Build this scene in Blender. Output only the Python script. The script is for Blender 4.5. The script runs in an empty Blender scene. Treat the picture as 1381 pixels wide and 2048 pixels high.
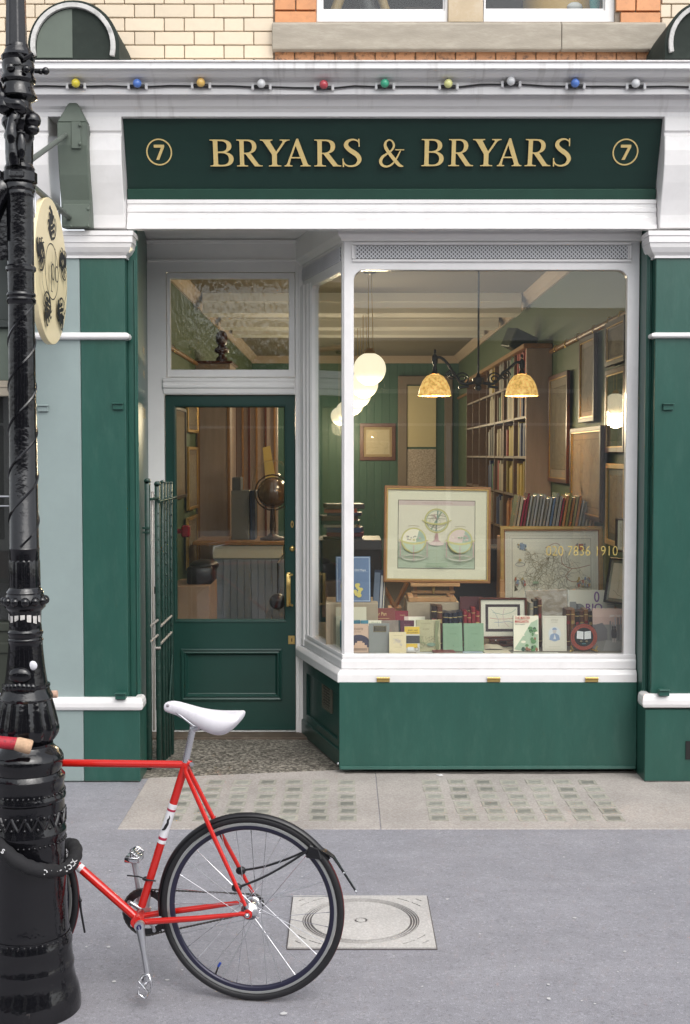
import bpy, bmesh, math, random
from mathutils import Vector, Matrix, geometry
random.seed(7)
R = math.radians
scn = bpy.context.scene
COL = scn.collection

# ------------------------------------------------------------------ camera, sky, sun, exposure
CAM = Vector((0.0, -7.18, 1.972)); PITCH = R(2.72); FPX = 2400.0     # measured: focal length in photo pixels (1381 x 2048)
cam_data = bpy.data.cameras.new('camera'); cam = bpy.data.objects.new('camera', cam_data); COL.objects.link(cam)
cam.location = CAM; cam.rotation_euler = (R(90) - PITCH, 0, 0)
cam_data.sensor_fit = 'VERTICAL'; cam_data.sensor_height = 36.0; cam_data.lens = 36.0 * FPX / 2048.0
cam_data.clip_start = 0.05; cam_data.clip_end = 400
scn.camera = cam

world = bpy.data.worlds.new('World'); scn.world = world; world.use_nodes = True
wn = world.node_tree; wn.nodes.clear()
w_out = wn.nodes.new('ShaderNodeOutputWorld'); w_bg = wn.nodes.new('ShaderNodeBackground')
w_sky = wn.nodes.new('ShaderNodeTexSky'); w_sky.sky_type = 'NISHITA'; w_sky.sun_disc = False
SUN_EL, SUN_ROT = R(50), R(150)
w_sky.sun_elevation = SUN_EL; w_sky.sun_rotation = SUN_ROT; w_sky.dust_density = 3.0; w_sky.air_density = 1.0
w_hs = wn.nodes.new('ShaderNodeHueSaturation'); w_hs.inputs['Saturation'].default_value = 0.22   # overcast: greyed sky
w_bg.inputs['Strength'].default_value = 0.15
wn.links.new(w_sky.outputs[0], w_hs.inputs['Color']); wn.links.new(w_hs.outputs[0], w_bg.inputs[0]); wn.links.new(w_bg.outputs[0], w_out.inputs[0])

sun_d = bpy.data.lights.new('sun', 'SUN'); sun_d.energy = 0.8; sun_d.angle = R(65); sun_d.color = (1.0, 0.97, 0.93)
sun = bpy.data.objects.new('sun', sun_d); COL.objects.link(sun)
sun.location = (0, -12, 20)
_dir = Vector((math.sin(SUN_ROT) * math.cos(SUN_EL), math.cos(SUN_ROT) * math.cos(SUN_EL), math.sin(SUN_EL)))
sun.rotation_euler = _dir.to_track_quat('Z', 'Y').to_euler()

scn.view_settings.view_transform = 'Standard'; scn.view_settings.look = 'None'
scn.view_settings.exposure = 0.82; scn.view_settings.gamma = 1.0; scn.view_settings.use_curve_mapping = False
scn.cycles.use_denoising = True
scn.cycles.max_bounces = 12; scn.cycles.transparent_max_bounces = 24; scn.cycles.diffuse_bounces = 7; scn.cycles.glossy_bounces = 5
scn.cycles.sample_clamp_indirect = 6.0; scn.cycles.caustics_reflective = False; scn.cycles.caustics_refractive = False

# ------------------------------------------------------------------ measuring helpers (photo pixel + real depth -> metres)
_c, _s = math.cos(PITCH), math.sin(PITCH)
def ray(px, py):
    u = (px - 690.5) / FPX; v = (1024 - py) / FPX
    return Vector((u, _c + v * _s, -_s + v * _c))
def P(px, py, Y):
    d = ray(px, py); t = (Y - CAM.y) / d.y
    return CAM + d * t
def Pz(px, py, z):
    d = ray(px, py); t = (z - CAM.z) / d.z
    return CAM + d * t
def Pxx(px, py, x):
    d = ray(px, py); t = (x - CAM.x) / d.x
    return CAM + d * t
def X(px, Y, py=910): return P(px, py, Y).x
def Z(py, Y): return P(690, py, Y).z

# ------------------------------------------------------------------ materials
def lin(c):
    def f(v):
        v /= 255.0
        return v / 12.92 if v <= 0.04045 else ((v + 0.055) / 1.055) ** 2.4
    return (f(c[0]), f(c[1]), f(c[2]))
_mats = {}
def mat(name, col, rough=0.5, metal=0.0, var=0.0, vscale=6.0, bump=0.0, bscale=60.0, spec=0.5, rand=0.0, stretch=None, emit=0.0, coat=0.0, dark=None, dscale=3.0, damt=0.0, detail=4.0):
    """Principled paint/stone/wood with mottled colour (var), a second colour in blotches (dark/damt), relief (bump), per-object variation (rand)."""
    if name in _mats: return _mats[name]
    m = bpy.data.materials.new(name); m.use_nodes = True; nt = m.node_tree; b = nt.nodes['Principled BSDF']
    L = nt.links.new
    col = tuple(col)[:3] + (1,)
    b.inputs['Base Color'].default_value = col; b.inputs['Roughness'].default_value = rough; b.inputs['Metallic'].default_value = metal
    b.inputs['Specular IOR Level'].default_value = spec
    if coat: b.inputs['Coat Weight'].default_value = coat; b.inputs['Coat Roughness'].default_value = 0.08
    tc = nt.nodes.new('ShaderNodeTexCoord'); src = tc.outputs['Object']
    if stretch:
        mp = nt.nodes.new('ShaderNodeMapping'); mp.inputs['Scale'].default_value = stretch; L(src, mp.inputs[0]); src = mp.outputs[0]
    cur = None
    if var or rand:
        hs = nt.nodes.new('ShaderNodeHueSaturation'); hs.inputs['Color'].default_value = col
        val = None
        if var:
            n = nt.nodes.new('ShaderNodeTexNoise'); n.inputs['Scale'].default_value = vscale; n.inputs['Detail'].default_value = detail; n.inputs['Roughness'].default_value = 0.65; L(src, n.inputs['Vector'])
            mr = nt.nodes.new('ShaderNodeMapRange'); mr.inputs['From Min'].default_value = 0.25; mr.inputs['From Max'].default_value = 0.75
            mr.inputs['To Min'].default_value = 1 - var; mr.inputs['To Max'].default_value = 1 + var; L(n.outputs['Fac'], mr.inputs[0]); val = mr.outputs[0]
        if rand:
            oi = nt.nodes.new('ShaderNodeObjectInfo')
            m2 = nt.nodes.new('ShaderNodeMapRange'); m2.inputs['To Min'].default_value = 1 - rand; m2.inputs['To Max'].default_value = 1 + rand; L(oi.outputs['Random'], m2.inputs[0])
            if val is None: val = m2.outputs[0]
            else:
                mu = nt.nodes.new('ShaderNodeMath'); mu.operation = 'MULTIPLY'; L(val, mu.inputs[0]); L(m2.outputs[0], mu.inputs[1]); val = mu.outputs[0]
        L(val, hs.inputs['Value']); cur = hs.outputs[0]
    if damt and dark is not None:
        n = nt.nodes.new('ShaderNodeTexNoise'); n.inputs['Scale'].default_value = dscale; n.inputs['Detail'].default_value = 6; n.inputs['Roughness'].default_value = 0.7; L(src, n.inputs['Vector'])
        cr = nt.nodes.new('ShaderNodeMapRange'); cr.inputs['From Min'].default_value = 0.5; cr.inputs['From Max'].default_value = 0.72; cr.inputs['To Max'].default_value = damt; L(n.outputs['Fac'], cr.inputs[0])
        mx = nt.nodes.new('ShaderNodeMix'); mx.data_type = 'RGBA'; L(cr.outputs[0], mx.inputs['Factor'])
        if cur is not None: L(cur, mx.inputs['A'])
        else: mx.inputs['A'].default_value = col
        mx.inputs['B'].default_value = tuple(dark)[:3] + (1,); cur = mx.outputs['Result']
    if cur is not None: L(cur, b.inputs['Base Color'])
    if bump:
        n = nt.nodes.new('ShaderNodeTexNoise'); n.inputs['Scale'].default_value = bscale; n.inputs['Detail'].default_value = 3; L(src, n.inputs['Vector'])
        bp = nt.nodes.new('ShaderNodeBump'); bp.inputs['Strength'].default_value = bump; bp.inputs['Distance'].default_value = 0.004; L(n.outputs['Fac'], bp.inputs['Height']); L(bp.outputs[0], b.inputs['Normal'])
    if emit:
        b.inputs['Emission Color'].default_value = col; b.inputs['Emission Strength'].default_value = emit
    _mats[name] = m; return m

def glass_mat(name, tint=(1, 1, 1), rough=0.0, ior=1.5, wavy=0.0, wscale=8.0, wst=None, veil=0.0):
    if name in _mats: return _mats[name]
    m = bpy.data.materials.new(name); m.use_nodes = True; nt = m.node_tree; nt.nodes.clear(); L = nt.links.new
    o = nt.nodes.new('ShaderNodeOutputMaterial'); mx = nt.nodes.new('ShaderNodeMixShader'); fr = nt.nodes.new('ShaderNodeFresnel'); fr.inputs[0].default_value = ior
    tr = nt.nodes.new('ShaderNodeBsdfTransparent'); tr.inputs[0].default_value = tuple(tint) + (1,)
    ge = nt.nodes.new('ShaderNodeNewGeometry'); mi = nt.nodes.new('ShaderNodeMapRange'); mi.inputs['To Min'].default_value = ior; mi.inputs['To Max'].default_value = 1 / ior
    if veil:  # pale diffuse mix imitating a veil of reflected light on the glass
        df = nt.nodes.new('ShaderNodeBsdfDiffuse'); df.inputs[0].default_value = (.75, .76, .78, 1); m2 = nt.nodes.new('ShaderNodeMixShader'); m2.inputs[0].default_value = veil
        L(tr.outputs[0], m2.inputs[1]); L(df.outputs[0], m2.inputs[2]); body = m2
    else: body = tr
    L(ge.outputs['Backfacing'], mi.inputs[0]); L(mi.outputs[0], fr.inputs[0])       # the same reflectance from either side of a thin pane
    gl = nt.nodes.new('ShaderNodeBsdfGlossy'); gl.inputs['Roughness'].default_value = rough
    L(fr.outputs[0], mx.inputs[0]); L(body.outputs[0], mx.inputs[1]); L(gl.outputs[0], mx.inputs[2]); L(mx.outputs[0], o.inputs[0])
    if wavy:
        tc = nt.nodes.new('ShaderNodeTexCoord'); n = nt.nodes.new('ShaderNodeTexNoise'); n.inputs['Scale'].default_value = wscale
        mp = nt.nodes.new('ShaderNodeMapping'); mp.inputs['Scale'].default_value = wst or (1, 1, 1)
        L(tc.outputs['Object'], mp.inputs[0]); L(mp.outputs[0], n.inputs['Vector'])
        bp = nt.nodes.new('ShaderNodeBump'); bp.inputs['Strength'].default_value = wavy; bp.inputs['Distance'].default_value = 0.01; L(n.outputs[0], bp.inputs['Height'])
        L(bp.outputs[0], gl.inputs['Normal'])
    _mats[name] = m; return m

def node_mat(name, build):
    if name in _mats: return _mats[name]
    m = bpy.data.materials.new(name); m.use_nodes = True; build(m.node_tree, m.node_tree.nodes['Principled BSDF']); _mats[name] = m; return m

# ------------------------------------------------------------------ mesh builder
class MB:
    def __init__(s): s.v = []; s.f = []; s.mi = []; s.sm = []; s.ms = []
    def _m(s, m):
        if m is None: return 0
        if m not in s.ms: s.ms.append(m)
        return s.ms.index(m)
    def add(s, vs, fs, m=None, smooth=False):
        o = len(s.v); s.v += [Vector(v) for v in vs]; k = s._m(m)
        for f in fs: s.f.append([i + o for i in f]); s.mi.append(k); s.sm.append(smooth)
        return s
    def box(s, x0, x1, y0, y1, z0, z1, m=None):
        if x0 > x1: x0, x1 = x1, x0
        if y0 > y1: y0, y1 = y1, y0
        if z0 > z1: z0, z1 = z1, z0
        v = [(x0, y0, z0), (x1, y0, z0), (x1, y1, z0), (x0, y1, z0), (x0, y0, z1), (x1, y0, z1), (x1, y1, z1), (x0, y1, z1)]
        return s.add(v, [(0, 3, 2, 1), (4, 5, 6, 7), (0, 1, 5, 4), (1, 2, 6, 5), (2, 3, 7, 6), (3, 0, 4, 7)], m)
    def hexa(s, bot, top, m=None):      # two quads
        return s.add(list(bot) + list(top), [(0, 3, 2, 1), (4, 5, 6, 7), (0, 1, 5, 4), (1, 2, 6, 5), (2, 3, 7, 6), (3, 0, 4, 7)], m)
    def sweep(s, prof, path, m=None, closed_prof=True, smooth=False, closed_path=False):
        """prof [(out, z)], path [(x, y)]; out = to the right of travel; mitred corners."""
        n = len(path); rings = []
        for i in range(n):
            p = Vector(path[i])
            ds = []
            if i > 0 or closed_path: ds.append((p - Vector(path[i - 1])).normalized())
            if i < n - 1 or closed_path: ds.append((Vector(path[(i + 1) % n]) - p).normalized())
            ns = [Vector((d.y, -d.x)) for d in ds]
            if len(ns) == 2:
                b = (ns[0] + ns[1]); b.normalize(); k = max(0.3, b.dot(ns[0])); nn = b / k
            else: nn = ns[0]
            rings.append([(p.x + nn.x * o, p.y + nn.y * o, z) for o, z in prof])
        k = len(prof); vs = [q for r in rings for q in r]; fs = []
        rng = range(n) if closed_path else range(n - 1)
        for i in rng:
            j = (i + 1) % n
            for a in range(k if closed_prof else k - 1):
                b = (a + 1) % k
                fs.append((i * k + a, j * k + a, j * k + b, i * k + b))
        s.add(vs, fs, m, smooth)
        if closed_prof and not closed_path:
            for base, flip in ((0, False), ((n - 1) * k, True)):
                tris = geometry.tessellate_polygon([[Vector((o, z, 0)) for o, z in prof]])
                s.add([vs[base + q] for q in range(k)], [t for t in tris], m)
        return s
    def lathe(s, prof, c=(0, 0, 0), n=32, m=None, flute=None, axis='z', smooth=True, a0=0.0, cap=True):
        """prof [(r, h)] ; flute: function(i, phi) -> radius factor"""
        vs = []; fs = []
        for i, (r, h) in enumerate(prof):
            for j in range(n):
                ph = a0 + 2 * math.pi * j / n; rr = r * (flute(i, ph) if flute else 1)
                p = (rr * math.cos(ph), rr * math.sin(ph), h)
                if axis == 'y': p = (p[0], p[2], p[1])
                elif axis == 'x': p = (p[2], p[0], p[1])
                vs.append((c[0] + p[0], c[1] + p[1], c[2] + p[2]))
        for i in range(len(prof) - 1):
            for j in range(n):
                fs.append((i * n + j, i * n + (j + 1) % n, (i + 1) * n + (j + 1) % n, (i + 1) * n + j))
        s.add(vs, fs, m, smooth)
        if cap:
            o = len(s.v) - len(vs); k = s._m(m)
            for base in (0, (len(prof) - 1) * n):
                if prof[0 if base == 0 else -1][0] > 1e-6:
                    s.f.append([o + base + j for j in range(n)]); s.mi.append(k); s.sm.append(False)
        return s
    def tube(s, pts, r, n=8, m=None, closed=False, smooth=True):
        pts = [Vector(p) for p in pts]; N = len(pts); rs = r if isinstance(r, (list, tuple)) else [r] * N
        t0 = (pts[1] - pts[0]).normalized(); up = Vector((0, 0, 1)) if abs(t0.z) < 0.9 else Vector((0, 1, 0))
        nrm = (up - t0 * up.dot(t0)).normalized(); vs = []; fs = []
        for i in range(N):
            if closed: t = (pts[(i + 1) % N] - pts[i - 1])
            else: t = pts[min(i + 1, N - 1)] - pts[max(i - 1, 0)]
            t.normalize(); nrm = nrm - t * nrm.dot(t)
            if nrm.length < 1e-6: nrm = t.orthogonal()
            nrm.normalize(); bn = t.cross(nrm)
            for j in range(n):
                a = 2 * math.pi * j / n; vs.append(pts[i] + (nrm * math.cos(a) + bn * math.sin(a)) * rs[i])
        for i in range(N if closed else N - 1):
            k = (i + 1) % N
            for j in range(n): fs.append((i * n + j, i * n + (j + 1) % n, k * n + (j + 1) % n, k * n + j))
        o = len(s.v); s.add(vs, fs, m, smooth)
        if not closed:
            kk = s._m(m)
            s.f.append([o + j for j in range(n)]); s.f.append([o + (N - 1) * n + j for j in range(n)]); s.mi += [kk, kk]; s.sm += [False, False]
        return s
    def sphere(s, c, r, m=None, seg=12, rings=8, sc=(1, 1, 1)):
        vs = [(c[0], c[1], c[2] - r * sc[2])]; fs = []
        for i in range(1, rings):
            th = -math.pi / 2 + math.pi * i / rings
            for j in range(seg):
                ph = 2 * math.pi * j / seg
                vs.append((c[0] + r * sc[0] * math.cos(th) * math.cos(ph), c[1] + r * sc[1] * math.cos(th) * math.sin(ph), c[2] + r * sc[2] * math.sin(th)))
        vs.append((c[0], c[1], c[2] + r * sc[2])); T = len(vs) - 1
        for j in range(seg):
            fs.append((0, 1 + (j + 1) % seg, 1 + j)); fs.append((T, T - seg + j, T - seg + (j + 1) % seg))
        for i in range(rings - 2):
            for j in range(seg):
                a = 1 + i * seg; b = a + seg
                fs.append((a + j, a + (j + 1) % seg, b + (j + 1) % seg, b + j))
        return s.add(vs, fs, m, True)
    def slab(s, loops, y, d, m=None, plane='xz'):
        """flat shape with holes, drawn as 2-D loops in x,z; front face at y, thickness d away from the viewer (0 = a single sheet)"""
        loops = [[(float(a), float(b)) for a, b in lp] for lp in loops]
        tris = geometry.tessellate_polygon([[Vector((a, b, 0)) for a, b in lp] for lp in loops])
        flat = [q for lp in loops for q in lp]; n = len(flat)
        def mk(a, b, yy): return (a, yy, b) if plane == 'xz' else (a, b, -yy)
        # orient front faces towards -y
        tt = []
        for t in tris:
            a, b, c = (flat[i] for i in t)
            ar = (b[0] - a[0]) * (c[1] - a[1]) - (c[0] - a[0]) * (b[1] - a[1])
            tt.append(tuple(t) if ar > 0 else tuple(reversed(t)))
        s.add([mk(a, b, y) for a, b in flat], tt, m)
        if d:
            s.add([mk(a, b, y + d) for a, b in flat], [tuple(reversed(t)) for t in tt], m)
            o = 0
            for lp in loops:
                k = len(lp); ar = sum(lp[i][0] * lp[(i + 1) % k][1] - lp[(i + 1) % k][0] * lp[i][1] for i in range(k))
                vs = [mk(a, b, y) for a, b in lp] + [mk(a, b, y + d) for a, b in lp]
                outer = (o == 0); fs = []
                for i in range(k):
                    j = (i + 1) % k; q = (i, i + k, j + k, j)
                    if (ar > 0) != outer: q = tuple(reversed(q))
                    fs.append(q)
                s.add(vs, fs, m); o += k
        return s
    def xf(s, M):
        s.v = [M @ v for v in s.v]; return s
    def join(s, o):
        b = len(s.v); s.v += o.v
        for f, k, sm in zip(o.f, o.mi, o.sm):
            s.f.append([i + b for i in f]); s.sm.append(sm); s.mi.append(s._m(o.ms[k]) if o.ms else 0)
        return s

def off_of(o):
    t = Vector((0, 0, 0))
    while o is not None: t += o.location; o = o.parent
    return t
def obj(name, mb, m=None, parent=None, world=True, bevel=0.0, bseg=1, loc=None, label=None, recalc=True, auto=None):
    """ONE mesh object. world=True: mb is in world metres and is shifted into the parent's frame."""
    me = bpy.data.meshes.new(name)
    shift = Vector((0, 0, 0))
    if world:
        shift = off_of(parent) if parent is not None else Vector((0, 0, 0))
        if loc is not None: shift = shift + (Vector(loc) - shift)
    me.from_pydata([tuple(v - shift) for v in mb.v], [], mb.f)
    ms = mb.ms or ([m] if m else [])
    for q in ms: me.materials.append(q)
    me.polygons.foreach_set('material_index', mb.mi); me.polygons.foreach_set('use_smooth', mb.sm)
    bm = bmesh.new(); bm.from_mesh(me)
    bmesh.ops.remove_doubles(bm, verts=bm.verts, dist=1e-6)
    if recalc: bmesh.ops.recalc_face_normals(bm, faces=bm.faces)
    if bevel:
        ed = [e for e in bm.edges if len(e.link_faces) == 2 and e.calc_face_angle(0) > R(25)]
        bmesh.ops.bevel(bm, geom=ed, offset=bevel, segments=bseg, profile=0.5, affect='EDGES', clamp_overlap=True)
    bm.to_mesh(me); bm.free()
    if any(mb.sm): me.set_sharp_from_angle(angle=R(auto or 62))
    me.update()
    o = bpy.data.objects.new(name, me); COL.objects.link(o)
    if parent is not None: o.parent = parent
    if world and loc is not None:
        o.location = Vector(loc) - (off_of(parent) if parent is not None else Vector((0, 0, 0)))
    if label: o['label'] = label
    return o
def tag(o, label, cat, group=None):
    o['label'] = label; o['category'] = cat
    if group: o['group'] = group
    return o
def thing(name, label, cat, loc=(0, 0, 0), rot=(0, 0, 0), group=None):
    o = bpy.data.objects.new(name, None); COL.objects.link(o); o.empty_display_size = 0.1
    o.location = loc; o.rotation_euler = rot
    return tag(o, label, cat, group)
def struct(name, mb, m=None, **k):
    o = obj(name, mb, m, **k); o['kind'] = 'structure'; return o
def inst(src, parent, loc, rot=(0, 0, 0), scale=(1, 1, 1)):
    c = src.copy(); COL.objects.link(c); c.parent = parent; c.location = loc; c.rotation_euler = rot; c.scale = scale; return c
def copy_tree(o, parent=None):
    c = o.copy(); COL.objects.link(c)
    if parent is not None: c.parent = parent
    for ch in list(o.children): copy_tree(ch, c)
    return c

# ------------------------------------------------------------------ 2-D shape helpers
def bez(cmds, n=8):
    """[('M',x,y),('L',x,y),('C',x1,y1,x2,y2,x,y)] -> points"""
    pts = []
    for c in cmds:
        if c[0] in 'ML': pts.append((c[1], c[2]))
        else:
            x0, y0 = pts[-1]; _, x1, y1, x2, y2, x3, y3 = c
            for i in range(1, n + 1):
                t = i / n; u = 1 - t
                pts.append((u**3*x0 + 3*u*u*t*x1 + 3*u*t*t*x2 + t**3*x3, u**3*y0 + 3*u*u*t*y1 + 3*u*t*t*y2 + t**3*y3))
    out = []
    for p in pts:
        if not out or abs(p[0] - out[-1][0]) + abs(p[1] - out[-1][1]) > 1e-6: out.append(p)
    if abs(out[0][0] - out[-1][0]) + abs(out[0][1] - out[-1][1]) < 1e-6: out.pop()
    return out
def parse(sx, n=8):
    cm = []
    for tok in sx.replace('Z', '').split(';'):
        tok = tok.strip()
        if not tok: continue
        cm.append((tok[0],) + tuple(float(q) for q in tok[1:].replace(',', ' ').split()))
    return bez(cm, n)
def catmull(p, n=8):
    out = []; P_ = [p[0]] + list(p) + [p[-1]]
    for i in range(1, len(P_) - 2):
        for k in range(n):
            t = k / n; q = []
            for a, b, c, d in zip(P_[i - 1], P_[i], P_[i + 1], P_[i + 2]):
                q.append(0.5 * (2*b + (c - a)*t + (2*a - 5*b + 4*c - d)*t*t + (3*b - a - 3*c + d)*t**3))
            out.append(tuple(q))
    out.append(tuple(p[-1])); return out
def ribbon(spine):
    """[(x,y,width)] -> closed outline"""
    l = []; r = []
    for i, (x, y, w) in enumerate(spine):
        a = spine[max(i - 1, 0)]; b = spine[min(i + 1, len(spine) - 1)]
        d = Vector((b[0] - a[0], b[1] - a[1])); d.normalize(); nx, ny = -d.y, d.x
        l.append((x + nx * w / 2, y + ny * w / 2)); r.append((x - nx * w / 2, y - ny * w / 2))
    return l + r[::-1]
def ell(cx, cy, rx, ry, n=32, a0=0.0, a1=2 * math.pi):
    full = abs(a1 - a0 - 2 * math.pi) < 1e-6
    return [(cx + rx * math.cos(a0 + (a1 - a0) * i / (n if full else n - 1)), cy + ry * math.sin(a0 + (a1 - a0) * i / (n if full else n - 1))) for i in range(n)]
def rect(x0, x1, z0, z1): return [(x0, z0), (x1, z0), (x1, z1), (x0, z1)]
def rrect(x0, x1, z0, z1, rt, n=6):     # rounded at the top corners only, as the shop window is
    p = [(x0, z0), (x1, z0)]
    p += [(x1 - rt + rt * math.cos(a), z1 - rt + rt * math.sin(a)) for a in [math.pi / 2 * i / n for i in range(n + 1)]]
    p += [(x0 + rt - rt * math.sin(a), z1 - rt + rt * math.cos(a)) for a in [math.pi / 2 * i / n for i in range(n + 1)]]
    return p

_txt = {}
def text_tris(body, bold=0.0):
    """letters of Blender's built-in font as flat triangles, cap height about 0.7 at size 1; returns verts, faces, width"""
    key = (body, bold)
    if key in _txt: return _txt[key]
    cu = bpy.data.curves.new('lettering', 'FONT'); cu.body = body; cu.size = 1.0; cu.resolution_u = 3; cu.offset = bold
    o = bpy.data.objects.new('lettering', cu); COL.objects.link(o)
    dg = bpy.context.evaluated_depsgraph_get(); me = bpy.data.meshes.new_from_object(o.evaluated_get(dg))
    vs = [tuple(v.co) for v in me.vertices]; fs = [tuple(p.vertices) for p in me.polygons]
    bpy.data.objects.remove(o); bpy.data.curves.remove(cu); bpy.data.meshes.remove(me)
    x0 = min(v[0] for v in vs); x1 = max(v[0] for v in vs)
    _txt[key] = ([(v[0] - x0, v[1]) for v in vs], fs, x1 - x0); return _txt[key]

class Art:
    """flat print: shapes laid 0.25 mm one above the other on a sheet whose front is at y (x right, z up)"""
    def __init__(s, y=0.0): s.mb = MB(); s.y = y; s.k = 0
    def _y(s): s.k += 1; return s.y - 0.00025 * s.k
    def shape(s, loops, m): s.mb.slab(loops, s._y(), 0, m); return s
    def rect(s, x0, x1, z0, z1, m): return s.shape([rect(x0, x1, z0, z1)], m)
    def ellipse(s, cx, cz, rx, rz, m, n=28): return s.shape([ell(cx, cz, rx, rz, n)], m)
    def ring(s, cx, cz, rx, rz, w, m, n=32): return s.shape([ell(cx, cz, rx, rz, n), ell(cx, cz, rx - w, rz - w, n)], m)
    def frame(s, x0, x1, z0, z1, w, m): return s.shape([rect(x0, x1, z0, z1), rect(x0 + w, x1 - w, z0 + w, z1 - w)], m)
    def line(s, pts, w, m): return s.shape([ribbon([(a, b, w) for a, b in pts])], m)
    def lines(s, many, w, m):
        y = s._y()
        for pts in many: s.mb.slab([ribbon([(a, b, w) for a, b in pts])], y - random.random() * 0.0001, 0, m)
        return s
    def text(s, body, cx, cz, h, m, align='c', maxw=None, bold=0.0, sx=1.0):
        v, f, w = text_tris(body, bold); k = h / 0.7; kx = k * sx
        if maxw and w * kx > maxw: kx = maxw / w
        x0 = cx - w * kx / 2 if align == 'c' else cx
        y = s._y(); s.mb.add([(x0 + a * kx, y, cz + b * k) for a, b in v], f, m); return s
# ------------------------------------------------------------------ the palette (real-world base colours)
GREEN = mat('shop_green_paint', (0.020, 0.080, 0.062), rough=0.34, var=0.10, vscale=5.0, bump=0.22, bscale=30, dark=(0.06, 0.13, 0.105), dscale=11.0, damt=0.25, stretch=(1.6, 1, .5))
GREEN_D = mat('door_green_paint', (0.014, 0.052, 0.042), rough=0.30, var=0.10, vscale=4.0, bump=0.08, bscale=40)
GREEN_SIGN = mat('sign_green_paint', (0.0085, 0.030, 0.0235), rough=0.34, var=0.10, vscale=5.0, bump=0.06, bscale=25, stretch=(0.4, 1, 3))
GREEN_LEDGE = mat('sign_ledge_green', (0.011, 0.050, 0.034), rough=0.4, var=0.12, vscale=6.0)
GREYGREEN = mat('grey_green_paint', (0.255, 0.315, 0.308), rough=0.5, var=0.06, vscale=4.0, bump=0.08, bscale=30)
GREYGREEN_D = mat('dull_grey_green_paint', (0.100, 0.124, 0.100), rough=0.55, var=0.12, vscale=4.0, bump=0.08, bscale=30)
WHITE = mat('white_gloss_paint', (0.77, 0.755, 0.75), rough=0.22, dark=(0.60, 0.58, 0.56), dscale=9, damt=0.22, var=0.05, vscale=5.0, bump=0.12, bscale=26)
WHITE_LIFT = mat('light_lifted_white_gloss_paint', (0.87, 0.855, 0.84), rough=0.22, var=0.03, vscale=5.0, bump=0.12, bscale=26)  # gloss white lightened to make up for weak light in the recess
WHITE2 = mat('white_satin_paint', (0.78, 0.77, 0.76), rough=0.38, var=0.05, vscale=3.0, bump=0.10, bscale=30, dark=(0.55, 0.53, 0.50), dscale=4.0, damt=0.35)
def _cornice(nt, b):
    L = nt.links.new; tc = nt.nodes.new('ShaderNodeTexCoord'); mp = nt.nodes.new('ShaderNodeMapping'); mp.inputs['Scale'].default_value = (26, 3, 1.6); L(tc.outputs['Object'], mp.inputs[0])
    n = nt.nodes.new('ShaderNodeTexNoise'); n.inputs['Scale'].default_value = 1.0; n.inputs['Detail'].default_value = 5; L(mp.outputs[0], n.inputs['Vector'])
    n2 = nt.nodes.new('ShaderNodeTexNoise'); n2.inputs['Scale'].default_value = 2.2; n2.inputs['Detail'].default_value = 5; L(tc.outputs['Object'], n2.inputs['Vector'])
    mu = nt.nodes.new('ShaderNodeMath'); mu.operation = 'MULTIPLY'; L(n.outputs[0], mu.inputs[0]); L(n2.outputs[0], mu.inputs[1])
    cr = nt.nodes.new('ShaderNodeMapRange'); cr.inputs['From Min'].default_value = 0.30; cr.inputs['From Max'].default_value = 0.46; cr.inputs['To Max'].default_value = 0.5; L(mu.outputs[0], cr.inputs[0])
    mx = nt.nodes.new('ShaderNodeMix'); mx.data_type = 'RGBA'; L(cr.outputs[0], mx.inputs['Factor']); mx.inputs['A'].default_value = (0.76, 0.75, 0.75, 1); mx.inputs['B'].default_value = (0.34, 0.32, 0.30, 1)
    L(mx.outputs['Result'], b.inputs['Base Color']); b.inputs['Roughness'].default_value = 0.34
    n3 = nt.nodes.new('ShaderNodeTexNoise'); n3.inputs['Scale'].default_value = 24; L(tc.outputs['Object'], n3.inputs['Vector'])
    bp = nt.nodes.new('ShaderNodeBump'); bp.inputs['Strength'].default_value = 0.16; bp.inputs['Distance'].default_value = 0.004; L(n3.outputs[0], bp.inputs['Height']); L(bp.outputs[0], b.inputs['Normal'])
CORNICE = node_mat('weathered_white_cornice_paint', _cornice)
BRICK = mat('cream_glazed_brick', (0.67, 0.565, 0.425), rough=0.22, var=0.09, vscale=9.0, rand=0.05, bump=0.06, bscale=20, dark=(0.45, 0.33, 0.22), dscale=9.0, damt=0.3)
MORTAR = mat('dark_mortar', (0.25, 0.205, 0.16), rough=0.9, var=0.3, vscale=30)
TERRA = mat('orange_terracotta', (0.60, 0.265, 0.11), rough=0.4, var=0.12, vscale=8.0, rand=0.07, dark=(0.16, 0.07, 0.04), dscale=14, damt=0.25)
TERRA_D = mat('sooty_terracotta', (0.44, 0.21, 0.095), rough=0.55, var=0.15, vscale=10, rand=0.08, dark=(0.035, 0.02, 0.015), dscale=30, damt=1.0)
STONE = mat('grey_sill_stone', (0.33, 0.295, 0.24), rough=0.8, var=0.14, vscale=5.0, stretch=(1, 1, 4), bump=0.3, bscale=50, dark=(0.42, 0.385, 0.325), dscale=5, damt=0.6)
STONE_T = mat('tan_mullion_stone', (0.50, 0.40, 0.27), rough=0.75, var=0.12, vscale=6.0, dark=(0.55, 0.50, 0.42), dscale=6, damt=0.6, bump=0.2)
LEAD = mat('dark_grey_green_cap', (0.022, 0.030, 0.025), rough=0.75, spec=0.25, var=0.2, vscale=7.0, bump=0.2, bscale=25, dark=(0.05, 0.06, 0.052), dscale=8, damt=0.4)
GOLD = mat('gold_leaf_letter', (0.66, 0.50, 0.21), rough=0.5, metal=0.0, var=0.06, vscale=30)
GOLD_G = mat('gilt_window_letter', (0.62, 0.48, 0.16), rough=0.35, metal=0.4)
BLACKEDGE = mat('black_letter_edge', (0.006, 0.007, 0.006), rough=0.5)
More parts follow.
